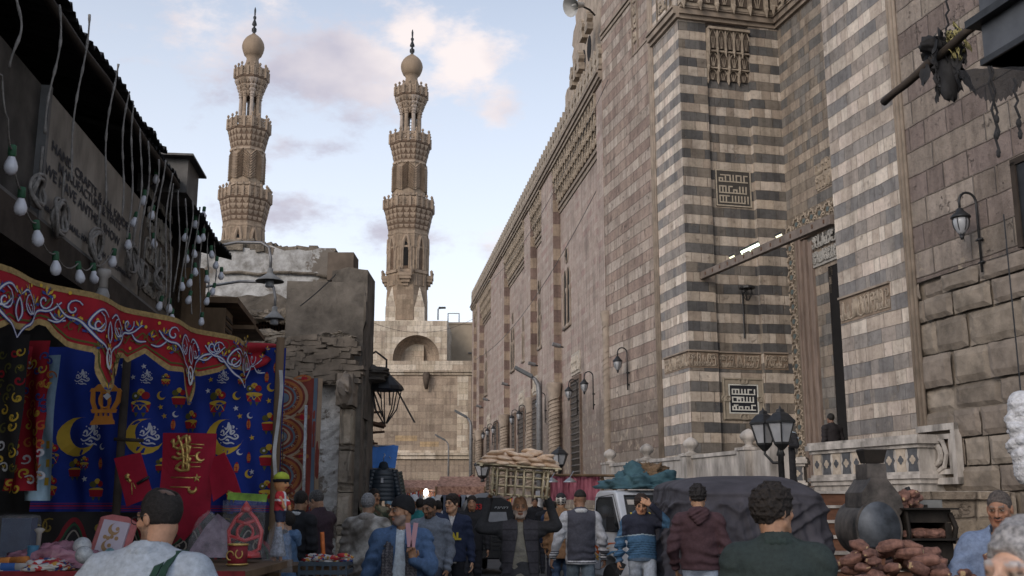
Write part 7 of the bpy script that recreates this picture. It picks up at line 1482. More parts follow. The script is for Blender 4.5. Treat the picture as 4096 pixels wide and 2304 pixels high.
person('man in long dark coat standing by the portal doorway', (X, Y, 1.95), math.pi + .3, 1.80, (.12,.07,.05), (.014,.012,.013), (.014,.014,.016), {'c': (.012,.011,.01), 't': .012}, bulk=1.12, res=.012, coat=.72, hem=.9)
g = MB(); g.box((gx_(836, 26.3), 26.6, 1.875), (2.6, 1.8, .15)); g.build('terrace_step', MARB, None, kind='structure')
Y = 24.6; X = gx_(790, Y)
person('woman in black standing on the terrace beside the seated man', (X, Y, 1.8), CAMF(X, Y) - .3, 1.62, (.25,.15,.10), (.012,.012,.014), (.012,.012,.014), None, cap={'c': (.012,.012,.014), 't': .03, 'z': -.03}, bulk=1.0, res=.012, coat=.15, hem=.9, armL=((.26, -.05, 1.15), (.12, -.26, 1.14)))
X = gx_(795.5, 25.4)
person('man in white cap and light blue robe sitting on the dark bench', (X, 25.9, 1.90), CAMF(X, Y) - .1, 1.62, (.27,.16,.10), (.30,.36,.42), (.30,.37,.42), None, cap={'c': (.5,.5,.5), 't': .012, 'z': .05}, sit=1, bulk=1.0, res=.012, armL=((.26, -.16, 1.30), (.08, -.14, 1.56)), hem=.92)
rng = random.Random(12)
CR = []
LOOKS = [('in navy hooded jacket', (.02,.03,.06), (.03,.03,.04), {'c': DARKHAIR, 't': .014}, None), ('in teal top', (.03,.17,.17), (.03,.03,.04), {'c': DARKHAIR, 't': .016}, None), ('in white headscarf', (.20,.21,.23), (.05,.05,.06), None, {'c': (.45,.46,.48), 't': .024, 'z': -.03}), ('in black jacket', (.014,.014,.016), (.02,.02,.024), {'c': DARKHAIR, 't': .012}, None), ('in rust headscarf', (.10,.06,.05), (.03,.03,.03), None, {'c': (.22,.07,.04), 't': .024, 'z': -.03}), ('in pale blue headscarf', (.04,.05,.09), (.03,.03,.04), None, {'c': (.20,.30,.38), 't': .024, 'z': -.03})]
base = []
for i, (lab, tp_, lg, hr, cp) in enumerate(LOOKS):
    q, _ = person('x', (0, 0, 0), 0, 1.7, (.24,.14,.09), tp_, lg, hr, cap=cp, res=.02, stride=.6 * (-1) ** i); base.append(q)
SPOT = [(472, 17.5, 3, 0, 'bearded man in black jacket just left of the rickshaw'), (438, 19, 0, 3.1, 'person in navy hooded jacket seen from behind, nearest of the crowd'), (420, 20, 1, 3.1, 'person in teal top walking away behind the beanie man'), (414, 22, 2, .3, 'woman in white headscarf behind the grey sweatshirt man'),
        (397, 24, 3, 3.0, 'person in black in the crowd near the hanging bags'), (407, 31, 4, 0, 'distant woman in rust headscarf near the gate'), (424, 30, 3, 3, 'distant dark haired person in black under the bags'), (433, 34, 5, 0, 'distant woman in pale blue headscarf in the crowd'), (444, 36, 0, 2.8, 'far person in navy jacket under the lit stall'), (452, 38, 2, .2, 'far woman in white headscarf under the lit stall'), (458, 33, 3, 3.0, 'far person in black right of the lit stall'), (466, 42, 4, 0, 'far woman in rust headscarf near the corner'), (412, 40, 3, 3.1, 'far person in black at the foot of the gate'), (428, 44, 1, .3, 'far person in teal at the foot of the gate'), (438, 48, 3, 3, 'tiny far person in black before the gate'), (447, 52, 5, 0, 'tiny far woman in pale blue headscarf before the gate'),
        (402, 46, 0, 0, 'tiny far person in navy left before the gate'), (546, 25, 3, 3.1, 'dark haired person walking away right of the bread carrier'), (553, 22, 0, 2.9, 'person in navy jacket beside the brown coat man'), (535, 28, 3, .1, 'person in black partly hidden behind the bread carrier'), (388, 28, 5, 0, 'woman in pale blue headscarf by the hanging jackets'), (475, 50, 3, 0, 'tiny far person in black behind the rickshaw')]
usedb = set()
for u, Y, k, rz_, lab in SPOT:
    X = gx_(u, Y); o = base[k] if k not in usedb else copy_tree(base[k]); usedb.add(k); o.location = (X, Y, 0); o.rotation_euler = (0, 0, rz_ + rng.uniform(-.2, .2)); s = rng.uniform(.94, 1.03) * .971; o.scale = (s,) * 3; o['label'] = lab; o['group'] = 'people walking down the street'
BAM = mat('palm_rib', (.50,.42,.28), .8, .3, 14, .3, stretch=(1, 1, .3))
BY = 11.0; BX = gx_(519, BY); cro = empty('crate', (BX, BY, 1.665), rad(-4), label='slatted palm rib crate carried on the head under the bread tray', cat='crate'); cro.rotation_euler = (0, rad(4), CAMF(BX, BY))
W_, D_, H_ = .275, .20, .245; g = MB(); rd = random.Random(3)
for sx, sy in ((-1,-1),(1,-1),(1,1),(-1,1)): g.tube([(sx*W_, sy*D_, -.02), (sx*W_*1.02, sy*D_, H_ + .03)], .014, 6)
g.build('post', BAM, cro, True); g = MB()
for k in range(6):
    x = -W_ + 2 * W_ * (k + .5) / 6
    for sy in (-1, 1): g.tube([(x, sy * (D_ + .004), -.01), (x + rd.uniform(-.01, .01), sy * (D_ + .004), H_ + .02)], .011, 5)
for k in range(5):
    y = -D_ + 2 * D_ * (k + .5) / 5
    for sx in (-1, 1): g.tube([(sx * (W_ + .004), y, -.01), (sx * (W_ + .004), y, H_ + .02)], .008, 5)
g.build('slats', BAM, cro, True); g = MB()
for z in (0.0, .09, .18, H_):
    for sy in (-1, 1): g.tube([(-W_ - .03, sy * (D_ - .01), z), (W_ + .03, sy * (D_ - .01), z + rd.uniform(-.006, .006))], .010, 5)
    for sx in (-1, 1): g.tube([(sx * (W_ - .01), -D_ - .03, z + .012), (sx * (W_ - .01), D_ + .03, z + .012)], .010, 5)
for k in range(7): x = -W_ + 2 * W_ * (k + .5) / 7; g.tube([(x, -D_, -.01), (x, D_, -.01)], .012, 5)
g.build('rails', BAM, cro, True)
tray = empty('tray', (BX, BY, 1.665 + H_ + .045), label='wide wooden slat tray on top of the crate, piled with bread', cat='tray'); tray.rotation_euler = cro.rotation_euler.copy()
g = MB()
for k in range(9): y = -.25 + .5 * k / 8; g.box((0, y, 0), (.86, .045, .014))
for x in (-.38, 0, .38): g.box((x, 0, -.016), (.03, .54, .02))
g.build('slats', BAM, tray)
t = NT('flat_bread'); n1 = t.noise(16, 5, .6); n2 = t.noise(70, 3, .6); c = t.ramp(n1, [(.3, (.50,.33,.21)), (.5, (.64,.47,.33)), (.7, (.74,.59,.44))]); c = t.mix(t.math('MULTIPLY', t.step(n2, .62, .70), .6), c, (.25,.12,.06)); t.l.new(c, t.b.inputs['Base Color']); t.b.inputs['Roughness'].default_value = .8; t.bump(n1, .4, .01); BREAD = t.m
br0 = []
for q in range(3):
    g = MB(); g.ell((0, 0, 0), (.10, .092, .029), n=22, m=12, nz=.15, ns=1.6, seed=q * 5 + 1); br0.append(g.mesh('flatbread', BREAD, True))
TR = Matrix.Translation(tray.location) @ tray.rotation_euler.to_matrix().to_4x4(); k = 0
for lay, (n_, z, wx, wy) in enumerate(((18, .025, .38, .20), (16, .070, .36, .19), (12, .112, .32, .16), (7, .150, .26, .12))):
    for q in range(n_):
        col_ = q % max(1, n_ // 3); rw = q // max(1, n_ // 3); x = -wx + 2 * wx * (col_ + .5) / max(1, n_ // 3) + rd.uniform(-.03, .03); y = -wy + wy * rw + rd.uniform(-.02, .02)
        if lay == 3 and abs(x + .08) < .05: continue
        o = bpy.data.objects.new('bread', br0[k % 3]); COL.objects.link(o); o.matrix_world = TR @ Matrix.Translation((x, y, z + rd.uniform(-.006, .006))) @ Euler((rd.uniform(-.22, .22), rd.uniform(-.25, .25), rd.uniform(0, 6))).to_matrix().to_4x4(); k += 1
        tag(o, 'puffy round flatbread in the pile on the carried tray', 'bread', 'flatbreads piled on the tray')

RED = mat('red_cotton', (.30,.012,.022), .85, .22, 5, .2); GOLD = mat('gold_fringe', (.32,.22,.09), .8, .35, 40, .5); WHT = mat('white_print', (.50,.50,.52), .8, .1, 10, 0); BLU = mat('blue_print', (.03,.05,.20), .8, .1, 10, 0); GRN = mat('olive_print', (.09,.085,.02), .8, .1, 10, 0); YEL = mat('yellow_print2', (.52,.34,.04), .8, .1, 10, 0); ORG = mat('orange_print', (.45,.14,.03), .8, .1, 10, 0); BLK_ = mat('black_print', (.015,.013,.014), .8, .1, 10, 0)
class Cloth:
    """flat drawing laid on a waving cloth surface; fn(x, y, off) -> world"""
    def __init__(s, fn): s.fn = fn; s.g = MB(); s.z = .0012
    def stroke(s, pts, w_, mi):
        if 2 < len(pts) < 11 and w_ > 0:
            for _ in (0, 1): pts = [pts[0]] + [(a[0] * q + b[0] * (1 - q), a[1] * q + b[1] * (1 - q)) for a, b in zip(pts, pts[1:]) for q in (.75, .25)] + [pts[-1]]
        P_ = [Vector(p) for p in pts]; vs = []; s.z += .00002
        for i, p in enumerate(P_):
            d = (P_[min(i+1, len(P_)-1)] - P_[max(i-1, 0)]); d = d.normalized() if d.length > 1e-9 else Vector((1, 0)); n = Vector((-d.y, d.x)); t_ = i / max(1, len(P_) - 1); ww = w_ * (.45 + .55 * math.sin(math.pi * min(.95, max(.05, t_)))) if w_ > 0 else -w_
            vs += [s.fn(*(p + n * ww * .5), s.z), s.fn(*(p - n * ww * .5), s.z)]
        s.g.add(vs, [(2*i, 2*i+1, 2*i+3, 2*i+2) for i in range(len(P_) - 1)], None, mi)
    def poly(s, pts, mi): s.z += .00002; s.g.add([s.fn(a, b, s.z) for a, b in pts], [tuple(range(len(pts)))], None, mi)
    def disc(s, x, y, r, mi, ry=None, n=12): s.poly([(x + r * math.cos(a), y + (ry or r) * math.sin(a)) for a in np.linspace(0, 2 * math.pi, n, endpoint=False)], mi)
    def star(s, x, y, r, mi, rot=0):
        for k in range(5):
            a = rot + math.pi / 2 + k * 2 * math.pi / 5; s.poly([(x, y), (x + r * .42 * math.cos(a - .628), y + r * .42 * math.sin(a - .628)), (x + r * math.cos(a), y + r * math.sin(a)), (x + r * .42 * math.cos(a + .628), y + r * .42 * math.sin(a + .628))], mi)
    def moon(s, x, y, r, mi, rot=0, th=.42):
        n = 14; o = [(math.cos(a), math.sin(a)) for a in np.linspace(-2.2, 2.2, n)]; i_ = [(.42 * 1.0 + (1 - th) * math.cos(a) * 1.0 - .02, (1.0 - th * .42) * math.sin(a) * .98) for a in np.linspace(-2.35, 2.35, n)]
        A = [(-a, b) for a, b in o]; B = [(-(a * .78 - .42 + .0) , b * .80) for a, b in o]
        c_, s_ = math.cos(rot), math.sin(rot); tr_ = lambda p: (x + r * (p[0] * c_ - p[1] * s_), y + r * (p[0] * s_ + p[1] * c_))
        for k in range(n - 1): s.poly([tr_(A[k]), tr_(A[k+1]), tr_(B[k+1]), tr_(B[k])], mi)
    def tulip(s, x, y, r, a, mi1, mi2):
        c_, s_ = math.cos(a), math.sin(a); T = lambda p: (x + r * (p[0] * c_ - p[1] * s_), y + r * (p[0] * s_ + p[1] * c_))
        s.poly([T(p) for p in ((0, 0), (.5, .5), (.55, 1.1), (.15, .6))], mi1); s.poly([T(p) for p in ((0, 0), (-.5, .5), (-.55, 1.1), (-.15, .6))], mi1); s.poly([T(p) for p in ((-.16, .35), (0, 0), (.16, .35), (0, 1.2))], mi2); s.poly([T(p) for p in ((0, 0), (.7, -.1), (.9, .25), (.4, .25))], mi2); s.poly([T(p) for p in ((0, 0), (-.7, -.1), (-.9, .25), (-.4, .25))], mi2)
    def spiral(s, x, y, r, a0, turns, w_, mi, sg=1): s.stroke([(x + r * (1 - t_) * math.cos(a0 + sg * t_ * turns * 6.28), y + r * (1 - t_) * math.sin(a0 + sg * t_ * turns * 6.28)) for t_ in np.linspace(0, .92, 14)], w_, mi)
    def lantern(s, x, y, h, m1, m2): 
        s.poly([(x - h*.05, y + h*.5), (x + h*.05, y + h*.5), (x + h*.12, y + h*.34), (x - h*.12, y + h*.34)], m1); s.poly([(x - h*.14, y + h*.34), (x + h*.14, y + h*.34), (x + h*.20, y), (x + h*.14, y - h*.28), (x - h*.14, y - h*.28), (x - h*.20, y)], m2)
        s.poly([(x - h*.03, y + h*.3), (x + h*.03, y + h*.3), (x + h*.04, y - h*.25), (x - h*.04, y - h*.25)], m1); s.poly([(x - h*.18, y + h*.06), (x + h*.18, y + h*.06), (x + h*.18, y - h*.0), (x - h*.18, y - h*.0)], m1); s.poly([(x - h*.10, y - h*.28), (x + h*.10, y - h*.28), (x + h*.14, y - h*.42), (x - h*.14, y - h*.42)], m1)
MS = [RED, GOLD, WHT, BLU, GRN, YEL, ORG, BLK_]
vz = lambda x, y: (.19878 * x, 288 + .19878 * y)
A3 = at(*vz(0, -35), 4.95); zV = 2.71; B3 = at(*vz(1235, 270), 7.15)
plV = Plane((A3.x, A3.y), (B3.x, B3.y)); dV = plV.d
top_z = lambda s: zV + (B3.z - zV) * max(0, min(1, s / plV.len))
OUT = [(0,178),(50,205),(120,212),(190,190),(235,178),(270,190),(300,240),(350,290),(445,325),(455,350),(456,430),(480,500),(500,530),(545,500),(555,450),(556,380),(575,350),(640,350),(680,370),(740,325),(790,370),(830,415),(895,425),(903,500),(935,595),(985,540),(990,450),(1000,438),(1040,440),(1100,420),(1130,400),(1180,415),(1225,425),(1245,390),(1260,345)]
OP = sorted([plV.hit(*vz(*p)) for p in OUT]); OS = [p[0] for p in OP]; OZ = [p[1] for p in OP]
OS = [-1.6, -1.2, -.9, -.6, -.3] + OS; OZ = [2.2, 1.95, 2.25, 2.1, 2.25] + OZ
val = empty('valance', (A3.x, A3.y, 2.5), label='scalloped red tent cloth valance with blue white arabesques and gold fringe', cat='valance')
LO = Vector((A3.x, A3.y, 2.5))
vw = lambda s, z, o=0: Vector(plV.P(s, z, .045 * math.sin(s * 9 + z * 3) + .02 * math.sin(s * 26 + z * 6) * (2.75 - z) * 1.6 + o)) - LO
g = MB(); ns = 240; smax = OS[-1]; smin = OS[0]
def vfn(p, q): s = smin + (smax - smin) * p; zb = float(np.interp(s, OS, OZ)); zt = top_z(s); return vw(s, zt + (zb - zt) * q)
g.grid(vfn, ns, 14); b1 = len(g.f)
C = Cloth(lambda s, z, o: vw(s, z, o + .002)); C.g = g
C.stroke([(s, float(np.interp(s, OS, OZ)) + .012) for s in np.linspace(smin, smax, 420)], -.030, 1); C.stroke([(s, float(np.interp(s, OS, OZ)) + .045) for s in np.linspace(smin, smax, 420)], -.010, 4); C.stroke([(s, top_z(s) - .015) for s in np.linspace(smin, smax, 60)], -.03, 1)
rd = random.Random(6)
for s in np.arange(smin + .1, smax, .085):   # vines and tulips along the lower half
    zb = float(np.interp(s, OS, OZ)); zt = top_z(s); hh = zt - zb
    C.spiral(s, zb + .13 + .03 * math.sin(s * 20), .045, rd.random() * 6, 1.1, .007, 4, rd.choice((-1, 1))); C.stroke([(s + .1 * t_ - .05, zb + .12 + .03 * math.sin(s * 9 + t_ * 5)) for t_ in np.linspace(0, 1, 6)], .008, 4)
    C.disc(s + .04, zb + rd.uniform(.07, .25), .010, 5); C.tulip(s, zb + rd.uniform(.09, .2), rd.uniform(.034, .046), rd.uniform(-.7, .7), 5, 3)
    if hh > .4 and rd.random() < .8: C.tulip(s, zb + rd.uniform(.22, max(.23, hh - .2)), .036, rd.uniform(-.7, .7), 5, 6)
for u_ in (50, 520, 960, 1200):   # arabesque medallions hanging from the top edge
    sc_ = plV.hit(*vz(u_, 200))[0]; zt = top_z(sc_) - .05; k = 1.0
    for wd_, mi in ((.020, 3), (.0095, 2)):
        for sg in (-1, 1):
            C.stroke([(sc_ + sg * x_, zt + z_) for x_, z_ in ((.0, -.28), (.05, -.22), (.10, -.20), (.16, -.15), (.22, -.10), (.30, -.10), (.36, -.04))], wd_, mi); C.stroke([(sc_ + sg * x_, zt + z_) for x_, z_ in ((.02, -.06), (.08, -.02), (.14, -.05), (.18, -.12), (.12, -.15), (.07, -.10))], wd_, mi)
            C.spiral(sc_ + sg * .11, zt - .11, .065, 1.5, 1.2, wd_ * .8, mi, sg); C.spiral(sc_ + sg * .26, zt - .05, .05, .5, 1.2, wd_ * .8, mi, -sg); C.stroke([(sc_ + sg * x_, zt + z_) for x_, z_ in ((0, -.20), (.03, -.16), (.02, -.11), (0, -.08))], wd_, mi); C.stroke([(sc_ + sg * x_, zt + z_) for x_, z_ in ((.30, -.10), (.34, -.14), (.40, -.13))], wd_ * .8, mi)
for u_, v_ in ((503, 355), (940, 440)):
    s_, z_ = plV.hit(*vz(u_, v_))
    for w_, mi in ((.020, 2),):
        C.stroke([(s_ + .028 * math.sin(a) * (1 + .2 * math.cos(a)), z_ + .055 * math.cos(a)) for a in np.linspace(0, 6.28, 13)], w_, mi); C.stroke([(s_, z_ - .02), (s_, z_ + .02)], w_, mi)
    C.tulip(s_, z_ - .17, .035, 0, 5, 3)
cl = g.build('cloth', MS, val, True)
g = MB(); pf = [plV.hit(*vz(x, y)) for x, y in ((1235, 270), (1425, 278), (1425, 345), (1270, 430), (1262, 345))]
g.grid(lambda p, q: (lambda a, b: vw(a[0] + (b[0] - a[0]) * q, a[1] + (b[1] - a[1]) * q, -.06 + .05 * math.sin(p * 5) + .03 * math.sin(q * 9)))((pf[0][0] + (pf[1][0] - pf[0][0]) * p, pf[0][1] + (pf[1][1] - pf[0][1]) * p), (pf[3][0] + (pf[2][0] - pf[3][0]) * p, pf[3][1] + (pf[2][1] - pf[3][1]) * p)), 16, 9)
C = Cloth(lambda s, z, o: vw(s, z, -.02 + o)); C.g = g
for x, y in ((1300, 330), (1350, 310), (1390, 300), (1290, 380), (1340, 350), (1380, 330)): s_, z_ = plV.hit(*vz(x, y)); C.tulip(s_, z_, .028, rd.uniform(-1, 1), 5, 3)
g.build('cloth_corner', MS, val, True)
g = MB(); g.tube([tuple(vw(smin, zV - .01, -.12)), tuple(vw(pf[1][0], top_z(pf[1][0]) - .02, -.12))], .018, 6); g.build('rail', WOODD, val, True)

YBK = 7.55
def hp(x, y, Y=YBK): return at(*vz(x, y), Y)
def hanging(label, name, x0, x1, y0, y1, Y, mats, draw, seed=0, wave=.018, cat='cloth', nu=50, nv=40, thick=0):
    a = hp(x0, y0, Y); b = hp(x1, y1, Y); o_ = empty(name, (a.x, Y, b.z), label=label, cat=cat); Wd, Ht = b.x - a.x, a.z - b.z
    fn = lambda x, z, o=0: Vector((x, -o - wave * 1.6 * math.sin(x * 9 + seed + .8 * math.sin(z * 4)) - wave * 1.1 * math.sin(x * 31 + z * 5 + seed) * (1.2 - z / max(.1, Ht)) - wave * 1.2 * n3((x, z, seed), 2.5), z))
    g = MB(); g.grid(lambda p, q: fn(Wd * p, Ht * q), nu, nv); C = Cloth(lambda x, z, o: fn(x, z, o + .002)); C.g = g
    PX = lambda x, y: ((x - x0) / (x1 - x0) * Wd, Ht - (y - y0) / (y1 - y0) * Ht); draw(C, Wd, Ht, PX); g.build('cloth', mats, o_, True); return o_
BLUEC = mat('royal_blue_cloth', (.010,.028,.20), .85, .2, 4, .15); MAG = mat('magenta_stripe', (.15,.02,.11), .8, .1, 8, 0); SKY_ = mat('pale_blue_thread', (.30,.42,.55), .8, .1, 8, 0)
MB_ = [BLUEC, YEL, WHT, RED, GRN, MAG, ORG, BLK_]
def callig(C, cx, cy, r, mi, seed=0):
    """white teardrop greeting: long bowls, dots and a pointed flame top"""
    L1 = [[(-.95,-.35),(-.7,-.6),(-.3,-.45),(-.1,-.2),(.2,-.25),(.6,-.5),(.95,-.25),(.8,.05),(.55,-.05),(.7,-.25)], [(-.8,.0),(-.45,-.15),(-.2,.1),(.05,.45),(.15,1.05),(.22,.5),(.2,.0),(.45,.1),(.6,.35),(.35,.45),(.3,.2)], [(-.75,.15),(-.6,.45),(-.4,.3),(-.45,.0)], [(-.35,.7),(-.2,.45),(-.05,.75),(.0,1.3),(.12,.9)], [(-.5,-.75),(-.1,-.95),(.3,-.8),(.6,-.95)], [(.4,.6),(.5,.8),(.35,.9)], [(-.2,-.6),(.0,-.5),(.1,-.7)]]
    for l in L1:
        P_ = []
        for i in range(len(l) - 1):
            for t_ in (0, .33, .66): P_.append((l[i][0] * (1 - t_) + l[i+1][0] * t_, l[i][1] * (1 - t_) + l[i+1][1] * t_))
        P_.append(l[-1]); P_ = [P_[0]] + [((a[0] + b[0] + c_[0]) / 3, (a[1] + b[1] + c_[1]) / 3) for a, b, c_ in zip(P_, P_[1:], P_[2:])] + [P_[-1]]
        C.stroke([(cx + r * a, cy + r * b) for a, b in P_], r * .17, mi)
    for a, b in ((-.55, .8), (.55, -.05), (-.1, -.05), (.75, .6), (-.7, -.85)): C.poly([(cx + r * (a + .07), cy + r * b), (cx + r * a, cy + r * (b + .08)), (cx + r * (a - .07), cy + r * b), (cx + r * a, cy + r * (b - .08))], mi)
def drum(C, x, y, h, seed):
    """generic printed bunch: a drum, a little flower sheaf and a pennant in the colours of the print"""
    C.poly([(x - h*.26, y - h*.30), (x + h*.26, y - h*.30), (x + h*.34, y + h*.02), (x - h*.34, y + h*.02)], 3); C.disc(x, y + h*.03, h*.34, 1, h*.09); C.stroke([(x - h*.28, y - h*.26), (x - h*.1, y - .0), (x, y - h*.28), (x + h*.12, y), (x + h*.28, y - h*.26)], h*.035, 1)
    C.disc(x - h*.18, y + h*.28, h*.15, 4); C.disc(x + h*.16, y + h*.30, h*.14, 3); C.disc(x, y + h*.42, h*.13, 1); C.disc(x, y + h*.42, h*.05, 6); C.disc(x - h*.18, y + h*.28, h*.05, 2); C.disc(x + h*.16, y + h*.30, h*.05, 1)
    C.poly([(x - h*.2, y - h*.32), (x - h*.05, y - h*.32), (x - h*.12, y - h*.5)], 4); C.poly([(x + h*.2, y - h*.32), (x + h*.05, y - h*.32), (x + h*.12, y - h*.5)], 4)
def draw_blue(C, W, H, PX, x0=650, x1=1400):
    u = W / (x1 - x0)
    R = lambda n: n * u
    for x, y, r in ((755, 755, 80), (1135, 760, 80), (400, 755, 80)): 
        if x0 < x < x1: a, b = PX(x - 5, y); C.moon(a, b, R(r + 4), 1, .55)
    for x, y in ((772, 745), (1155, 745), (460, 745)):
        if x0 < x < x1: a, b = PX(x, y); callig(C, a, b, R(46), 2)
    for x, y in ((750, 455), (1112, 455), (400, 455)):
        if x0 < x < x1: a, b = PX(x, y); callig(C, a, b, R(30), 2)
    for x, y, h in ((730, 590, 130), (1095, 590, 130), (900, 560, 95), (1265, 545, 105), (965, 680, 100), (1335, 690, 100), (1340, 860, 120), (840, 470, 60), (1205, 470, 60), (1190, 1040, 80), (1340, 1030, 100), (830, 900, 70), (290, 850, 110), (395, 920, 90), (300, 1010, 100), (500, 1020, 90), (440, 890, 60)):
        if x0 + 20 < x < x1 - 10: a, b = PX(x, y); drum(C, a, b, R(h), x)
    for x, y in ((688, 456), (838, 650), (1040, 522), (1202, 652), (1330, 572), (1262, 760), (1280, 425), (820, 605), (1183, 613), (447, 965), (1050, 465), (575, 390), (735, 400), (1268, 930)):
        if x0 < x < x1: a, b = PX(x, y); C.star(a, b, R(14), 2 if (x + y) % 3 else 1, .2)
    for x, y, r in ((822, 548, 20), (1185, 550, 20), (888, 640, 14), (1250, 650, 14), (1340, 505, 20), (1208, 832, 14), (1255, 940, 20), (518, 805, 14)):
        if x0 < x < x1: a, b = PX(x, y); C.moon(a, b, R(r), 1 if r > 15 else 2, .6)
    for x, y in ((880, 695), (1245, 695), (1318, 455), (1250, 860), (1200, 910), (1358, 405), (618, 405), (512, 890)):
        if x0 < x < x1: a, b = PX(x, y); C.lantern(a, b, R(52), 3, 6)
    for k, mi in ((14, 5), (24, 3), (34, 5)): C.stroke([(t_, R(k)) for t_ in np.linspace(0, W, 30)], -R(5), mi)
hanging('royal blue cloth printed with moons, stars, lanterns and white script, right piece', 'printed_cloth', 650, 1400, 300, 1135, YBK, MB_, draw_blue, 1, cat='cloth')
hanging('darker royal blue printed cloth left of the orange lantern', 'printed_cloth', 235, 636, 300, 1125, YBK + .12, MB_, lambda C, W, H, PX: draw_blue(C, W, H, PX, 235, 636), 2, cat='cloth')
def arab(C, W, H, PX):
    rd = random.Random(5); n = int(W / .42)
    for k in range(n + 1):
        x = (k + .5) * W / (n + 1)
        for wd_, mi, rr in ((.030, 3, 1.0), (.014, 4, .8), (.010, 2, .55)):
            C.stroke([(x + rr * a, H * .45 + rr * b) for a, b in ((-.19, -.16), (-.16, -.02), (-.08, .03), (-.05, .12), (0, .18), (.05, .12), (.08, .03), (.16, -.02), (.19, -.16))], wd_, mi)
        for sg in (-1, 1): C.spiral(x + sg * .07, H * .4, .05, 1, 1.2, .014, 2, sg); C.spiral(x + sg * .17, H * .75, .06, 1, 1.1, .016, 1, -sg)
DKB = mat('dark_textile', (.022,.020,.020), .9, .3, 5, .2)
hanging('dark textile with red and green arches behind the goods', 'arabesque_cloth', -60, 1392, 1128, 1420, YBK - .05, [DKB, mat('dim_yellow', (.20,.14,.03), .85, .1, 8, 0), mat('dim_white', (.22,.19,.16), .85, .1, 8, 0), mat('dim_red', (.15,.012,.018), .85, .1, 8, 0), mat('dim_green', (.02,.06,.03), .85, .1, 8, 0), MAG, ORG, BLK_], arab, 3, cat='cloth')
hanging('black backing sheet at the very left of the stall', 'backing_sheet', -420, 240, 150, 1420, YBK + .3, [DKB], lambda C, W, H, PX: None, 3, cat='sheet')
def khay(C, W, H, PX):
    rd = random.Random(9)
    for q in range(int(H / .09)):
        y = q * .09 + .04
        for x in np.arange(.03, W, .07): k = rd.random(); x += rd.uniform(-.02, .02); y = q * .09 + .04 + rd.uniform(-.03, .03); C.spiral(x, y, .035, rd.random() * 6, 1.2, .014, rd.choice((1, 2, 3, 6)), rd.choice((-1, 1))); (C.tulip(x, y, .02, rd.random() * 6, 1, 6) if k < .4 else None)
MR = [RED, YEL, WHT, BLU, GRN, MAG, ORG, BLK_]
hanging('red swirling tent cloth hanging at the left of the stall', 'hanging_textile', 55, 175, 260, 1020, 6.9, MR, khay, 4, .035, cat='textile', nu=30); hanging('dark patterned runner at the far left edge of the stall', 'hanging_textile', -60, 95, 235, 960, 6.6, [DKB, YEL, WHT, RED, GRN, MAG, GRN, BLK_], khay, 5, .02, cat='textile'); hanging('gold fringed red runner beside the blue and white scarf', 'hanging_textile', 120, 190, 300, 1000, 7.0, MR, khay, 8, .03, cat='textile', nu=24)
SCB = mat('pale_blue_scarf', (.18,.32,.42), .7, .6, 6, .3, c2=(.30,.42,.50), stretch=(1, 1, .3)); hanging('pale blue and white scarf hanging beside the red textile', 'scarf', 182, 255, 340, 1070, 7.1, [SCB, YEL], lambda C, W, H, PX: [C.stroke([(W*.8, y), (W*.8, y+.05)], -.03, 1) for y in np.arange(.1, H*.4, .12)], 6, .03, cat='scarf', nu=24)
RTX = [mat('rust_textile', (.17,.035,.025), .85, .25, 4, .2), mat('sand_print', (.30,.22,.15), .85, .1, 8, 0), mat('slate_print', (.10,.13,.17), .85, .1, 8, 0), mat('orange_print_b', (.30,.11,.035), .85, .1, 8, 0), RED]
def pais(C, W, H, PX):
    rd = random.Random(4); C.stroke([(W - .03, z) for z in np.linspace(0, H, 12)], -.06, 1); C.stroke([(W - .09, z) for z in np.linspace(0, H, 12)], -.05, 2)
    n = 4
    for k in range(n):
        yc = H * (k + .5) / n
        for r, mi, w_ in ((.30, 1, .045), (.24, 3, .05), (.18, 2, .03), (.13, 1, .03)): C.stroke([(max(.0, .02 + r * 1.35 * math.cos(a)), yc + r * math.sin(a)) for a in np.linspace(-1.5, 1.5, 16)], w_, mi)
        C.disc(.10, yc, .07, 2); C.disc(.10, yc, .035, 1)
        for q in range(9): a = -1.3 + q * .32; C.spiral(.02 + .28 * math.cos(a), yc + .21 * math.sin(a), .03, a, 1, .012, 3 if q % 2 else 1)
        C.stroke([(W * .35, yc + H/n*.5), (W * .55, yc + H/n*.5 - .05), (W * .8, yc + H/n*.5), (W * .55, yc + H/n*.5 + .05), (W * .35, yc + H/n*.5)], .03, 3); C.disc(W * .6, yc + H/n*.5, .045, 4)
hanging('rust paisley tent cloth hung on the crumbling wall', 'hanging_textile', 1395, 1595, 455, 1250, 14.6, RTX, pais, 3, .02, cat='textile')
g = MB(); a = hp(1540, 590, 14.3); b = hp(1520, 1300, 14.3); g.tube([(0, 0, 0), tuple(b - a)], .022, 6); tag(g.build('pole', mat('silver_wrapped_pole', (.35,.36,.37), .4, .4, 30, .4, metal=.4), None, True, loc=a), 'silver wrapped pole leaning in front of the paisley cloth', 'pole')
for (x0, y0, x1, y1, Y, r, lab) in ((1412, 250, 1378, 1460, 7.5, .030, 'worn wooden post at the right end of the stall'), (644, 300, 580, 1300, 7.35, .030, 'black post between the two printed cloths'), (575, 760, 722, 768, 7.2, .012, 'short dark rod fixed across the black post')):
    a = hp(x0, y0, Y); b = hp(x1, y1, Y); g = MB(); b2 = b if r < .02 else Vector((a.x + (b.x - a.x) * .3, a.y, 0)); g.tube([(0, 0, 0), tuple(b2 - a)], r, 8); tag(g.build('post', BR if x0 > 1400 else WOODD, None, True, loc=a), lab, 'post')
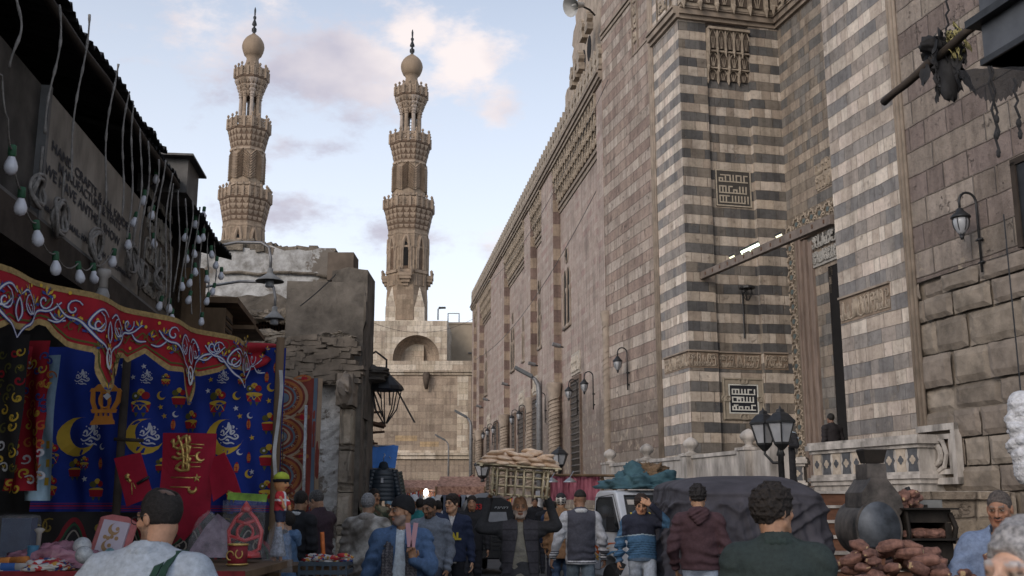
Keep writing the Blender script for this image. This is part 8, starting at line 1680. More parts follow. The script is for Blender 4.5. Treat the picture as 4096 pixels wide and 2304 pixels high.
g = MB(); a = hp(1415, 415, 7.4); b = hp(1385, 1000, 7.4); g.grid(lambda p, q: (b - a) * q + Vector(((p - .5) * .025 + .012 * math.sin(q * 7), -.02 + .01 * math.sin(q * 15), 0)), 4, 24); tag(g.build('ribbon', mat('white_plastic', (.40,.40,.40), .5, .2, 14, .3), None, True, loc=a), 'torn white plastic strip down the stall post', 'strip')
VEL = mat('crimson_velvet', (.23,.006,.022), .75, .25, 3, .15, c2=(.30,.008,.03)); GEM = mat('gold_embroidery', (.55,.38,.13), .35, .3, 40, .3, metal=.6)
def runner(lab, poly, Y, draws, fold=.02):
    a = hp(*poly[0], Y); P_ = [hp(x, y, Y) - a for x, y in poly]; o_ = empty('velvet_runner', tuple(a), label=lab, cat='runner'); g = MB()
    c_ = sum(P_, Vector()) / len(P_); n = len(P_)
    bow = lambda p: Vector((p.x, -.02 - fold * math.sin(p.x * 9 + p.z * 4) - .015 * math.sin(p.z * 8), p.z))
    for k in range(n):
        A, B = P_[k], P_[(k + 1) % n]
        for q in range(6):
            for w_ in range(6):
                t0, t1, u0, u1 = q / 6, (q + 1) / 6, w_ / 6, (w_ + 1) / 6; f_ = lambda t_, u_: bow(c_.lerp(A.lerp(B, u_), t_)); g.add([f_(t0, u0), f_(t1, u0), f_(t1, u1), f_(t0, u1)], [(0, 1, 2, 3)] if q else [(0, 1, 2)])
    ob = g.build('cloth', VEL, o_, False); ob.modifiers.new('s', 'SOLIDIFY').thickness = .008
    g = MB(); draws(g, lambda x, y: tuple(bow(hp(x, y, Y) - a) + Vector((0, -.008, 0)))); g.build('embroidery', GEM, o_, True)
def emb(g, T):
    for l in ([(868,770),(890,790),(910,770),(935,750),(955,745)], [(880,760),(880,800),(905,810),(940,800),(965,770),(960,745)], [(900,815),(940,790),(965,800),(955,830),(915,840),(895,830)], [(870,850),(900,860),(940,850),(965,860),(950,885),(910,880)], [(890,900),(915,880),(955,885),(955,915),(910,920),(885,905)], [(905,745),(925,800),(930,860),(925,915)], [(945,745),(950,830),(945,915)]):
        P_ = []
        for i in range(len(l) - 1):
            for t_ in (0, .33, .66): P_.append((l[i][0] * (1 - t_) + l[i+1][0] * t_, l[i][1] * (1 - t_) + l[i+1][1] * t_))
        g.tube([T(*p) for p in P_ + [l[-1]]], .011, 6)
    for x0, y0, x1, y1 in ((965, 787, 1035, 790), (965, 803, 1025, 806), (960, 845, 1000, 845), (955, 878, 1020, 878), (955, 900, 1015, 900), (862, 953, 990, 955), (857, 1001, 965, 1003)): g.tube([T(x0, y0), T((x0+x1)/2, (y0+y1)/2), T(x1, y1)], .0045, 5)
    for (x, y, r, rot) in ((1018, 848, 22, 2.6), (975, 1008, 20, 1.57)): g.tube([T(x + r * math.cos(a + rot), y + r * math.sin(a + rot)) for a in np.linspace(-2.0, 2.0, 12)], [.002, .006, .009, .011, .012, .013, .013, .012, .011, .009, .006, .002], 6)
    for k in range(5): a = k * 1.2566; g.tube([T(998, 957), T(998 + 21 * math.sin(a), 957 - 21 * math.cos(a))], [.011, .003], 6)
runner('long crimson velvet runner with gold script, star and crescent', [(828, 730), (1095, 733), (1068, 1130), (930, 1272), (872, 1215), (800, 1070)], 7.1, emb)
runner('folded crimson velvet runner leaning left of the long one', [(582, 857), (720, 828), (775, 1035), (742, 1062), (640, 1100), (612, 990)], 7.0, lambda g, T: [g.tube([T(640, 940), T(655, 970), T(645, 960), T(665, 975)], .012, 6), g.tube([T(668, 980), T(670, 1040)], .004, 4), g.tube([T(676, 980), T(688, 1010)], .004, 4), g.tube([T(655, 935), T(640, 960)], .012, 6)])
runner('crimson velvet runner folded to a point on the right', [(1085, 850), (1140, 828), (1190, 940), (1228, 1058), (1140, 1030), (1070, 1075), (1052, 940)], 7.0, lambda g, T: [g.tube([T(1150, 1022), T(1175, 1035)], .010, 6)], .03)
g = MB(); a = hp(690, 985, 6.95); b = hp(750, 950, 6.95); g.tube([(0, 0, 0), tuple(b - a)], .010, 6); tag(g.build('elastic_band', BLKP, None, True, loc=a), 'black band round the folded velvet runner', 'band')
a = hp(535, 690, 6.8); o = empty('wooden_lantern', tuple(a), label='flat orange fretwork wooden lantern hanging from the valance point', cat='lantern'); g = MB(); OW = mat('orange_wood', (.42,.16,.02), .6, .2, 8, .1)
Q = lambda x, y, t_: tuple(hp(x, y, 6.8) - a + Vector((0, -t_, 0)))
def slab(pts): g.prism(pts, Q, 0, .015)
slab([(455, 690), (577, 685), (577, 668), (465, 668)]); slab([(470, 668), (575, 668), (568, 655), (478, 655)]); slab([(478, 655), (568, 655), (568, 645), (478, 645)]); slab([(465, 630), (585, 628), (590, 610), (460, 612)]); slab([(462, 520), (482, 522), (480, 575), (492, 612), (470, 612), (458, 570)]); slab([(595, 520), (613, 520), (606, 575), (580, 612), (560, 612), (585, 565)]); slab([(455, 522), (616, 520), (606, 505), (465, 505)]); slab([(478, 505), (595, 505), (575, 485), (500, 485)])
for x in (482, 505, 530, 555): slab([(x, 630), (x + 10, 630), (x + 12, 646), (x - 2, 646)])
for x in (510, 545): slab([(x, 520), (x + 9, 520), (x + 9, 612), (x, 612)])
g.tube([Q(530 + 28 * math.cos(t_), 566 - 38 * math.sin(t_), .01) for t_ in np.linspace(0, 6.28, 16)], .008, 5); g.tube([Q(535, 485, .01), Q(535, 462, .01)], .006, 4); g.build('fretwork', OW, o); g = MB(); g.prism([(525, 545), (548, 528), (565, 545), (543, 565)], Q, .02, .022); g.build('price_tag', WHT, o)
PLS = mat('clear_film', (.75,.76,.80), .12, .2, 18, .9, .03, spec=.8, alpha=.09); PLS2 = mat('pinkish_film', (.42,.20,.26), .2, .4, 12, .9, .03, spec=.8, alpha=.75)
tb = empty('table', (-2.7, 6.3, 0), label='long goods table of the left stall covered with bright cloth', cat='table'); TZ = 1.25
g = MB(); g.box((0, 0, TZ - .03), (2.6, 1.3, .04)); g.build('top', BR, tb); 
for x in (-1.2, 1.2):
    for y in (-.6, .6): g = MB(); g.box((x, y, TZ / 2 - .03), (.06, .06, TZ - .04)); g.build('leg', BR, tb)
g = MB(); g.grid(lambda p, q: Vector((-1.32 + 2.64 * p, -.67, TZ - 1.1 * q)) + Vector((0, -.02 * math.sin(p * 60) * q, 0)), 80, 6); g.build('table_skirt', mat('red_skirt', (.18,.02,.025), .85, .5, 9, .2), tb)
pt_ = lambda x, y, z: (lambda r: Vector((r.x / r.z * (z - CZ) , r.y / r.z * (z - CZ), z)))(ray(*vz(x, y)))
def base_at(x, Y, z=TZ): return Vector((at(.19878 * x, 500, Y).x, Y, z))
b_ = base_at(110, 6.2, TZ); o = empty('bagged_goods', tuple(b_), label='dark blue boxed bottle set in clear bag at the left of the table', cat='bag'); g = MB(); g.box((0, 0, .13), (.17, .08, .26)); g.build('box', mat('navy_box', (.02,.04,.09), .4, .3, 5, .1), o); g = MB(); g.box((0, 0, .14), (.22, .12, .28)); bevel(g.build('film', PLS, o), .03)
b_ = base_at(188, 5.95, TZ); o = empty('cups', tuple(b_), label='stack of blue paper cups with white rims', cat='cups'); 
for k in range(4): g = MB(); g.lathe([(.022, k * .022), (.032, k * .022 + .05), (.030, k * .022 + .05), (.021, k * .022 + .003)], 16); g.build('cup', mat('blue_cup', (.05,.16,.26), .5, .2, 8, 0), o, True)
g = MB(); g.lathe([(.012, .1), (.014, .18), (.03, .2), (.012, .21)], 10, (.005, .05, 0)); g.build('pump', MARB, o, True)
b_ = base_at(320, 6.05, TZ); o = empty('plastic_bag', tuple(b_), label='crinkled pink and clear plastic bag of dishes lying on the table', cat='bag'); blob(.26, .18, .12, 5, nz_=.28, nu=60, nv=30, fr=4).build('film', PLS2, o, True); blob(.18, .12, .07, 6, (0, 0, .01), .3).build('contents', mat('dark_red_stuff', (.20,.02,.03), .6, .5, 9, .3), o, True)
for x, r, Y, lab in ((445, .046, 5.75, 'large glass ball ornament on the table'), (490, .028, 5.75, 'smaller glass ball ornament beside the large one'), (432, .05, 6.0, 'round silver sieve lid behind the glass balls')):
    b_ = base_at(x, Y, TZ + r + (.03 if r < .05 else .06)); g = MB(); g.ell((0, 0, 0), (r, r, r), n=20, m=14); tag(g.build('glass_ball' if r < .05 else 'sieve_lid', mat('frosty_glass', (.45,.48,.50), .15, .25, 60, .5, spec=.8, alpha=.85), None, True, loc=b_), lab, 'ornament')
b_ = base_at(560, 6.35, TZ); o = empty('gift_tray', (b_.x, b_.y, TZ + .005), label='pink scalloped tray set standing up in clear wrapping', cat='tray'); Rt = Matrix.Rotation(rad(-14), 3, 'X') @ Matrix.Rotation(rad(9), 3, 'Y'); g = MB()
pts = [(-.105, 0), (.105, 0), (.105, .24), (.05, .262), (-.05, .262), (-.105, .24)]; g.prism([(a * 1.0, b * 1.0) for a, b in pts], lambda a, b, t_: tuple(Rt @ Vector((a, -t_, b + .01))), 0, .02)
for k in range(22): t_ = k / 22; per = [(-.105, .24 * t_ * 1.0)] + [(.105, .24 * t_)]; [g.ell(tuple(Rt @ Vector((a, -.01, b + .01))), (.012, .012, .012), n=8, m=6) for a, b in per]
g.build('tray', mat('dusty_pink', (.40,.13,.13), .6, .2, 20, .3), o); g = MB(); g.prism([(-.078, .02), (.078, .02), (.078, .225), (-.078, .225)], lambda a, b, t_: tuple(Rt @ Vector((a, -t_ - .021, b + .01))), 0, .02); g.build('lid', mat('lilac_card', (.42,.38,.46), .3, .12, 5, 0), o)
CC = Cloth(lambda x, z, o_: tuple(Rt @ Vector((x, -.043 - o_, z + .01)))); CC.g.cm = 0; CC.moon(-.0, .175, .035, 0, .9); CC.moon(-.01, .075, .035, 0, .9); [CC.disc(x, z, .012, 0) for x, z in ((-.04, .125), (-.02, .12), (.03, .125), (.0, .13), (.02, .18), (.0, .08))]; CC.g.build('print', mat('tan_print', (.32,.20,.10), .6, .2, 12, 0), o)
g = MB(); g.ell((.04, -.07, .055), (.032, .02, .03)); g.build('pastel_ornament', mat('pastel_teal', (.14,.27,.30), .5, .3, 20, .1), o, True)
b_ = base_at(1060, 6.6, TZ + .02); o = empty('bagged_goods', tuple(b_), label='shiny clear bag of dark printed ornaments left of the red one', cat='bag'); g = MB(); g.prism([(-.10, 0), (.12, 0), (.13, .20), (.05, .26), (-.02, .18), (-.12, .02)], lambda a, b, t_: (a, -t_, b), 0, .02); g.build('card', mat('mixed_print', (.10,.07,.12), .35, .5, 18, 0, c2=(.16,.12,.17)), o); blob(.13, .07, .25, 12, nz_=.15, nu=50, nv=26, fr=5).build('film', PLS, o, True)
b_ = base_at(1245, 6.6, TZ + .02); o = empty('bagged_goods', tuple(b_), label='bagged red plastic lantern with green card header', cat='bag'); g = MB()
for sg in (-1, 1): g.tube([(sg * .03, -.02, .02), (sg * .09, -.02, .05), (sg * .10, -.02, .16), (sg * .06, -.02, .23), (0, -.02, .29)], .013, 6)
g.tube([(-.10, -.02, .13), (0, -.02, .10), (.10, -.02, .13)], .012, 6); g.tube([(-.06, -.02, .22), (0, -.02, .20), (.06, -.02, .22)], .012, 6); g.tube([(.05 * math.cos(a), -.02, .15 + .05 * math.sin(a)) for a in np.linspace(0, 6.28, 12)], .009, 5); g.lathe([(.10, 0), (.09, .03), (.03, .04)], 14); g.lathe([(.03, .27), (.035, .29), (.0, .34)], 10, (0, -.02, 0)); g.build('lantern', mat('red_plastic', (.42,.02,.025), .3, .2, 6, 0, spec=.6), o, True)
g = MB(); g.box((0, -.005, .36), (.24, .015, .045), Matrix.Rotation(.06, 3, 'Y')); g.build('card_header', mat('green_card', (.14,.26,.03), .5, .5, 18, 0), o); g = MB(); g.grid(lambda p, q: Vector((-.13 + .26 * p, -.07 + .02 * n3((p * 4, q * 5, 1), 2) - .015 * math.sin(p * 3.1) , .0 + .34 * q)), 16, 18); g.build('film', PLS, o, False)
b_ = base_at(1210, 6.25, TZ); o = empty('gift_basket', tuple(b_), label='small red drum box with gold rim and scrolls', cat='box'); g = MB(); g.lathe([(.055, 0), (.055, .11), (.05, .11), (.05, .01)], 20); g.build('drum', mat('maroon_drum', (.20,.02,.03), .6, .3, 6, 0), o, True); g = MB()
for z in (.0, .11): g.tube([(.057 * math.cos(a), .057 * math.sin(a), z) for a in np.linspace(0, 6.28, 20)], .006, 5)
g.tube([(-.03 + .02 * math.cos(a), -.052, .05 + .025 * math.sin(a)) for a in np.linspace(0, 5, 10)], .004, 5); g.tube([(.02 + .02 * math.cos(a), -.055, .06 + .025 * math.sin(a)) for a in np.linspace(2, 7, 10)], .004, 5); g.build('gold_trim', GEM, o, True)
for k, (x0, x1, yv, r, m, lab) in enumerate(((-60, 215, 1405, .030, mat('blue_white_roll', (.03,.09,.28), .7, .3, 3, .1), 'blue and white striped fabric roll at the bottom left'), (-60, 260, 1440, .032, mat('blue_white_roll', (.04,.1,.3)), 'second blue and white fabric roll below the first'), (-40, 140, 1378, .02, mat('orange_fabric', (.32,.12,.03), .8, .6, 12, .1), 'orange printed fabric lying behind the rolls'))):
    a = hp(x0, yv, 5.75); b = hp(x1, yv - 10, 5.7); o = empty('fabric_roll', tuple(a), label=lab, cat='fabric roll'); g = MB(); g.tube([(0, 0, 0), tuple((b - a) * .55)], r, 14); g.build('roll', m, o, True)
    g = MB(); g.tube([tuple((b - a) * .55), tuple(b - a)], r, 14); g.tube([tuple((b - a) * .2), tuple((b - a) * .28)], r * 1.01, 14); g.build('pale_band', WHT if k < 2 else m, o, True)
b_ = base_at(275, 5.75, TZ); o = empty('fabric_heap', tuple(b_), label='crumpled multicoloured printed fabric at the table edge', cat='fabric'); t = NT('confetti_print'); vo = t.new('ShaderNodeTexVoronoi'); vo.inputs['Scale'].default_value = 42; t.l.new(t.pos(), vo.inputs['Vector']); sx_ = t.new('ShaderNodeSeparateColor'); t.l.new(vo.outputs['Color'], sx_.inputs[0]); t.l.new(t.ramp(sx_.outputs[0], [(0, (.40,.03,.03)), (.25, (.5,.48,.45)), (.45, (.03,.05,.16)), (.6, (.5,.28,.05)), (.75, (.35,.03,.04)), (.9, (.45,.42,.4))], 'CONSTANT'), t.b.inputs['Base Color']); blob(.13, .12, .05, 9, nz_=.5).build('cloth', t.m, o, True)
a = hp(1415, 985, 6.9); o = empty('doll', tuple(a), rad(70), label='hanging boy doll with lime and black cap, red and white jersey', cat='doll'); o.scale = (1.0,) * 3
f = Field((-.12, -.1, -.30), (.12, .1, .08), .006); f.ell((0, 0, .0), (.042, .048, .050)); f.ell((0, -.045, -.01), (.012, .014, .012), k=.01); f.cap((0, 0, -.04), (0, 0, -.06), .018); f.cap((-.04, -.02, -.09), (-.05, -.06, -.15), .013, .012); f.cap((.04, -.02, -.09), (.05, -.04, -.16), .013, .012)
f.cap((-.02, 0, -.19), (-.022, -.02, -.29), .016); f.cap((.02, 0, -.19), (.022, .0, -.29), .016)
def dcol(V): c = np.tile(V3(.34,.17,.08), (len(V), 1)); x, y, z = V.T; c[(y < -.03) & (np.abs(np.abs(x) - .018) < .007) & (np.abs(z - .008) < .008)] = (.02,.02,.02); c[(y < -.035) & (np.abs(z + .024) < .004) & (np.abs(x) < .015)] = (.25,.05,.04); return c
bo_ = bpy.data.objects.new('body', f.mesh('body', SKINM, dcol)); COL.objects.link(bo_); bo_.parent = o
f = Field((-.12, -.1, -.30), (.12, .1, .12), .006); f.cap((0, 0, -.075), (0, 0, -.165), .036, .040); f.cap((-.035, 0, -.08), (-.045, -.035, -.125), .018, k=.01); f.cap((.035, 0, -.08), (.045, -.03, -.125), .018, k=.01); f.cap((-.02, 0, -.165), (-.022, -.01, -.225), .024, k=.01); f.cap((.02, 0, -.165), (.022, 0, -.225), .024, k=.01)
def jc(V): c = np.tile(V3(.36,.03,.035), (len(V), 1)); x, y, z = V.T; c[(np.abs(x) < .012) | ((z > -.11) & (z < -.098))] = (.5,.5,.5); c[z < -.165] = (.02,.025,.05); return c
bo_ = bpy.data.objects.new('jersey', f.mesh('jersey', CLOTHM, jc)); COL.objects.link(bo_); bo_.parent = o
g = MB(); g.lathe([(.051, .010), (.054, .022), (.052, .03)], 18); g.build('cap_band', mat('black_wool', (.015,.015,.02), .9, .2, 20, .2), o, True); g = MB(); g.lathe([(.052, .03), (.046, .055), (.025, .072), (0, .078)], 18); g.build('cap', mat('lime_wool', (.42,.50,.06), .9, .2, 20, .2), o, True); g = MB(); g.tube([(0, 0, .075), (0, 0, .35)], .003, 4); g.build('string', IRON, o)
for sx in (-.022, .022): g = MB(); g.ell((sx, -.02, -.30), (.017, .03, .014)); g.build('shoe', BLKP, o, True)
a = hp(1400, 1250, 6.8); o = empty('plastic_bag', tuple(a), label='clear bag with a floral doll dress hanging under the boy doll', cat='bag'); g = MB(); g.lathe([(.02, .06), (.03, .0), (.05, -.10), (.055, -.12)], 12); g.build('dress', mat('floral_grey', (.22,.24,.28), .8, .5, 60, .1), o, True); g = MB()
for sx in (-.02, .02): g.tube([(sx, 0, -.11), (sx, 0, -.2)], .012, 6)
g.build('legs', mat('doll_skin', (.3,.15,.08), .7, .1, 9, 0), o, True); blob(.09, .05, .3, 4, (0, 0, -.22), .2).build('film', PLS, o, True)
b_ = at(296, 560, 8.2); o = empty('side_table', (b_.x, 8.2, 0), label='small wooden side table with odds and ends right of the stall', cat='table'); g = MB(); g.box((0, 0, 1.12), (.62, .5, .05)); g.build('top', BR, o)
for x in (-.27, .27): g = MB(); g.box((x, 0, .55), (.05, .4, 1.1)); g.build('leg', BR, o)
b2 = at(326, 574, 8.0); o = empty('plastic_crate', (b2.x, 8.0, b2.z - .12), label='dark blue plastic crate with wrapped sweets at the house corner', cat='crate'); g = MB()
for z in (0, .07, .14, .2): g.box((0, -.15, z), (.34, .01, .03)); g.box((-.17, 0, z), (.01, .3, .03)); g.box((.17, 0, z), (.01, .3, .03))
for x in np.linspace(-.17, .17, 7): g.box((x, -.15, .1), (.015, .012, .2))
g.build('crate', mat('slate_plastic', (.05,.07,.09), .5, .2, 6, 0), o); g = MB(); rd = random.Random(2)
for k in range(14): g.ell((rd.uniform(-.14, .14), rd.uniform(-.1, .1), .2 + rd.uniform(0, .06)), (.05, .03, .02), nz=.4, seed=k)
g.build('packets', t.m, o, True); g = MB(); g.tube([(-.02, 0, .2), (-.04, 0, .42)], .016, 8); g.build('rocket', mat('red_yellow_tube', (.45,.12,.03), .5, .7, 14, 0), o, True)
g = MB(); g.box((0, 0, .55), (.5, .4, 1.1)); tag(g.build('box', BR, None, loc=(b2.x, 8.05, b2.z - .12 - 1.115)), 'wooden box under the blue plastic crate', 'box')

def jacket(u, v, Y, sc_, c, lab, m2=None):
    p = at(u, v, Y); o = empty('puffer_jacket', tuple(p), rad(10), label=lab, cat='jacket', scale=sc_); M = mat('nylon_%s' % lab[:6].replace(' ', ''), c, .4, .2, 8, .1, spec=.5); g = MB(); n = 40
    def prof(q): return .25 + .015 * abs(math.sin(q * math.pi * 8)) ** .6 - .05 * (q > .86) * (q - .86) / .14
    g.grid(lambda a, q: Vector((prof(q) * math.cos(a * 6.283) * (1 - .45 * max(0, q - .88) / .12), .12 * (prof(q) / .25) * math.sin(a * 6.283), -.66 + .66 * q)), 26, 60); g.build('body', M, o, True)
    for sg in (-1, 1):
        gg = MB(); pts = [Vector((sg * (.20 + .14 * q), 0, -.04 - .60 * q)) for q in np.linspace(0, 1, 40)]; gg.tube(pts, [.082 + .014 * abs(math.sin(q * math.pi * 8)) ** .6 - .02 * q for q in np.linspace(0, 1, 40)], 14); gg.build('sleeve', M, o, True)
    g = MB(); g.lathe([(.12, -.04), (.10, .03), (.08, .10), (.04, .13)], 14); g.build('collar', mat('lining', m2 or c, .8, .2, 8, .1), o, True); g = MB(); g.box((-.03, -.145, -.25), (.05, .004, .10)); g.build('price_tag', WHT, o); g = MB(); g.tube([(0, 0, .1), (0, 0, .22), (.03, 0, .26), (0, 0, .3)], .008, 5); g.build('hanger', CHR, o, True)
jacket(383.5, 468, 19.2, .88, (.018,.028,.04), 'dark blue puffer jacket with white tag hanging at the house corner'); jacket(389, 470, 20.2, .85, (.05,.06,.05), 'olive lined dark puffer jacket behind the blue one', (.22,.24,.12)); jacket(372, 470, 20.5, .8, (.10,.03,.02), 'red checked jacket hanging left of the blue puffer', (.2,.05,.03))
p = at(371.5, 459, 20.0); o = empty('awning', tuple(p), label='small bright blue awning sheet above the jackets', cat='awning'); g = MB(); g.grid(lambda a, q: Vector((-.45 + .9 * a, .5 * q, -.18 + .45 * q + .02 * math.sin(a * 9))), 10, 6); g.build('sheet', mat('blue_tarp', (.06,.20,.55), .5, .15, 5, .1), o); g = MB(); g.tube([(-.45, 0, -.18), (.45, 0, -.18)], .015, 5); g.tube([(-.45, .5, .27), (.45, .5, .27)], .015, 5); g.build('rod', CHR, o)
TENT = mat('rust_patterned_tent', (.13,.045,.035), .85, .5, 9, .1, c2=(.26,.16,.12)); 
for u, v, Y, wd_, lab, lit_ in ((450, 490, 42, 1.9, 'far market stall with rust patterned canopy and bright white lamp light', 1), (462, 487, 34, 1.5, 'market stall with patchwork bunting right of the lit one', 0), (418, 488, 46, 2.0, 'far clothes stall with pale bags hanging in front', 0)):
    p = at(u, v, Y); o = empty('market_stall', (p.x, Y, 0), label=lab, cat='stall'); zt = p.z; g = MB(); g.grid(lambda a, q: Vector((-wd_/2 + wd_ * a, -1.0 + 2 * q, zt + .35 * q - .12 * math.sin(a * math.pi) * (1 - q) + .05 * math.sin(a * 30) * (q < .1))), 30, 6); g.grid(lambda a, q: Vector((-wd_/2 + wd_ * a, -1.0, zt - (.25 + .12 * abs(math.sin(a * 20))) * q)), 60, 3); g.build('canopy', TENT, o)
    for sx in (-1, 1): g = MB(); g.tube([(sx * wd_/2, -1, 0), (sx * wd_/2, -1, zt)], .03, 5); g.build('post', BR, o)
    rr = random.Random(int(u)); g = MB()
    for k in range(8):
        x = -wd_/2 + wd_ * (k + .5) / 8; m_ = mat('garment_%d' % (k % 5), [(.4,.4,.42), (.06,.07,.1), (.3,.28,.25), (.25,.04,.05), (.12,.14,.18)][k % 5], .8, .3, 8, .1); g = MB(); h = rr.uniform(.45, .8); g.prism([(-.08, 0), (-.14, -.1), (-.12, -h), (.12, -h), (.14, -.1), (.08, 0)], lambda a, b, t_, x=x: (x + a, -1.02 - t_, zt - .25 + b), 0, .05); g.build('garment', m_, o)
    g = MB(); g.box((0, 0, .45), (wd_ * .9, .8, .9)); g.build('counter', mat('counter_cloth', (.14,.12,.11), .9, .5, 5, 0), o)
    if lit_:
        g = MB(); g.box((.2, .9, zt - .55), (2.2, .05, .9)); g.build('backdrop', mat('white_backdrop', (.6,.62,.58), .9, .5, 4, 0), o); g = MB(); g.ell((-.85, -1.15, zt - .1), (.10, .10, .13)); g.build('lamp', mat('lit_bulb', (1, 1, .95), .5, 0, 4, 0, emit=(1, .98, .88, 14)), o, True)
        g = MB(); g.box((.35, .2, zt - .05), (1.2, .06, .04)); g.build('lamp', mat('lit_tube', (1, 1, .95), .5, 0, 4, 0, emit=(.9, 1, .95, 22)), o)
for i, (a, b, n_, cset) in enumerate((((908, 1200, 40), (1060, 1232, 42), 16, (RED, ORG, WHT)), ((1060, 1228, 38), (1190, 1190, 38), 18, (ORG, RED, TENT)), ((1190, 1195, 36), (1290, 1250, 34), 14, (RED, ORG, YEL)))):
    A_, B_ = P2(*a), P2(*b); o = empty('bunting', tuple(A_), label=['string of small cloth flags at the left of the lit stall', 'string of rust and red flags over the lit stall', 'string of red and orange flags at the mosque corner'][i], cat='bunting'); c_ = catenary((0, 0, 0), B_ - A_, .35, n_ * 2); g = MB(); g.tube(c_, .012, 4); g.build('string', IRON, o)
    gm_ = MB()
    for k in range(n_ * 2): q = c_[k]; gm_.add([q, q + Vector(((B_ - A_).x / n_ / 2 * .9, 0, 0)), q + Vector(((B_ - A_).x / n_ / 4, .02, -.30))], [(0, 1, 2)], None, k % 3)
    gm_.build('flags', list(cset), o)
p = at(579, 492, 27); o = empty('market_stall', (p.x, 27, 0), label='timber frame stall with pink red striped sheet beside the pickup', cat='stall'); g = MB(); g.grid(lambda a, q: Vector((-.72 + 1.25 * a, .04 * math.sin(a * 22), 1.62 + .62 * q + .04 * math.sin(a * 3))), 40, 6); g.build('sheet', mat('pink_stripe_sheet', (.28,.04,.08), .8, .55, 5, .1, c2=(.34,.12,.15), stretch=(3, 1, .4)), o)
g = MB()
for a, b in (((-.75, 0, 0), (-.75, 0, 2.3)), ((.6, 0, 0), (.6, 0, 2.25)), ((-.9, -.1, 2.27), (1.0, -.1, 2.25)), ((.55, .05, 2.2), (1.3, .4, 1.6)), ((.75, 0, 1.1), (1.25, .1, 2.0)), ((.7, 0, 1.2), (1.5, .2, 1.25))): g.tube([a, b], .035, 5)
g.build('frame', BR, o)
for k, x in enumerate((-.6, -.15)): g = MB(); g.tube([(x, -.05, 2.27), (x, -.35, 2.35), (x - .1, -.5, 2.2)], .012, 4); g.lathe([(.02, .1), (.16, 0), (.17, -.02)], 12, (x - .1, -.5, 2.1), cap=False); g.build('lamp', CHR, o)

POT = mat('sweet_potato_skin', (.135,.068,.055), .8, .45, 22, .5, c2=(.20,.105,.08)); CUT = mat('potato_flesh', (.42,.30,.17), .8, .2, 20, 0); OVN = mat('sooty_sheet_iron', (.035,.036,.038), .65, .7, 6, .45, metal=.3, c2=(.085,.075,.068), detail=9); OVB = mat('burnt_iron', (.022,.018,.015), .7, .6, 6, .4, metal=.3)
OY = 8.0; ox = lambda x, Y=OY: at(774 + .1215 * x, 520, Y).x; oz = lambda y, Y=OY: at(870, 400 + .1215 * y, Y).z
ov = empty('potato_oven', (ox(860), OY, 0), label='sooty iron sweet potato oven drum with funnel chimney', cat='oven'); L0 = ov.location; cxo, czo = 0, oz(1060); rx_ = (ox(1040) - ox(675)) / 2; rz_ = (oz(830) - oz(1300)) / 2
Rx = Matrix(((1, 0, 0), (0, 0, 1), (0, rz_ / rx_, 0))); g = MB(); g.lathe([(rx_, 0), (rx_, .55)], 36, (0, 0, czo), axis=Rx); g.lathe([(rx_ + .008, -.006), (rx_ + .008, .02)], 36, (0, 0, czo), axis=Rx); g.build('drum', OVN, ov, True, sharp=30); g = MB(); g.lathe([(0, -.01), (rx_ * .96, -.008), (rx_ * .97, .0)], 36, (0, 0, czo), axis=Rx, cap=False); g.build('drum_door', mat('blotched_iron', (.085,.095,.11), .55, .6, 5, .2, metal=.4), ov, True)
hx = lambda x: ox(x) - ov.location.x
g = MB(); g.prism([(hx(735), oz(880)), (hx(745), oz(760)), (hx(800), oz(690)), (hx(830), oz(640)), (hx(960), oz(640)), (hx(1000), oz(700)), (hx(1065), oz(790)), (hx(1085), oz(900)), (hx(1040), oz(960)), (hx(990), oz(870)), (hx(900), oz(828)), (hx(800), oz(850))], lambda a, b, t_: (a, t_, b), .02, .42); g.build('hood', OVN, ov)
g = MB(); g.prism([(hx(822), oz(660)), (hx(826), oz(520)), (hx(985), oz(520)), (hx(985), oz(690))], lambda a, b, t_: (a, t_, b), .08, .36); g.build('chimney', OVN, ov)
w0, w1 = (hx(1015) - hx(825)) / 2, (hx(985) - hx(845)) / 2; cxm = (hx(1015) + hx(825)) / 2; g = MB(); v = []
for z, w_ in ((oz(400), w0), (oz(510), w1)): v += [(cxm - w_, .22 - w_, z), (cxm + w_, .22 - w_, z), (cxm + w_, .22 + w_, z), (cxm - w_, .22 + w_, z)]
g.add(v, [(0, 1, 5, 4), (1, 2, 6, 5), (2, 3, 7, 6), (3, 0, 4, 7)]); fo = g.build('funnel', OVB, ov); fo.modifiers.new('s', 'SOLIDIFY').thickness = .006; g = MB(); rim = [(cxm - w0, .22 - w0), (cxm + w0, .22 - w0), (cxm + w0, .22 + w0), (cxm - w0, .22 + w0), (cxm - w0, .22 - w0)]; g.tube([(a, b, oz(400)) for a, b in rim], .008, 5); g.build('rim', OVN, ov)
x0, x1 = hx(1085), hx(1460); g = MB(); 
for a, b, c_, d_ in ((x0, x1, oz(1420), oz(1170)), (x0, x1, oz(1010), oz(900)), (x0, x0 + .03, oz(1170), oz(1010)), (x1 - .05, x1, oz(1170), oz(1010))): g.box(((a + b) / 2, .25, (c_ + d_) / 2), (b - a - .002, .5, d_ - c_ - .002))
g.box(((x0 + x1) / 2, .45, oz(1090)), (x1 - x0, .03, .4)); g.box(((x0 + x1) / 2, .22, oz(895)), (x1 - x0 + .06, .62, .012)); g.box(((x0 + x1) / 2 + .02, .12, oz(1145)), (x1 - x0 + .08, .5, .012)); g.tube([(x1 - .01, .0, oz(930)), (x1 + .02, -.02, oz(1050)), (x1, 0, oz(1180))], .02, 6); g.tube([(x0, -.02, oz(915)), (x0 + .01, -.03, oz(1100)), (x0 - .01, -.02, oz(1180))], .016, 6); g.build('firebox', OVB, ov)
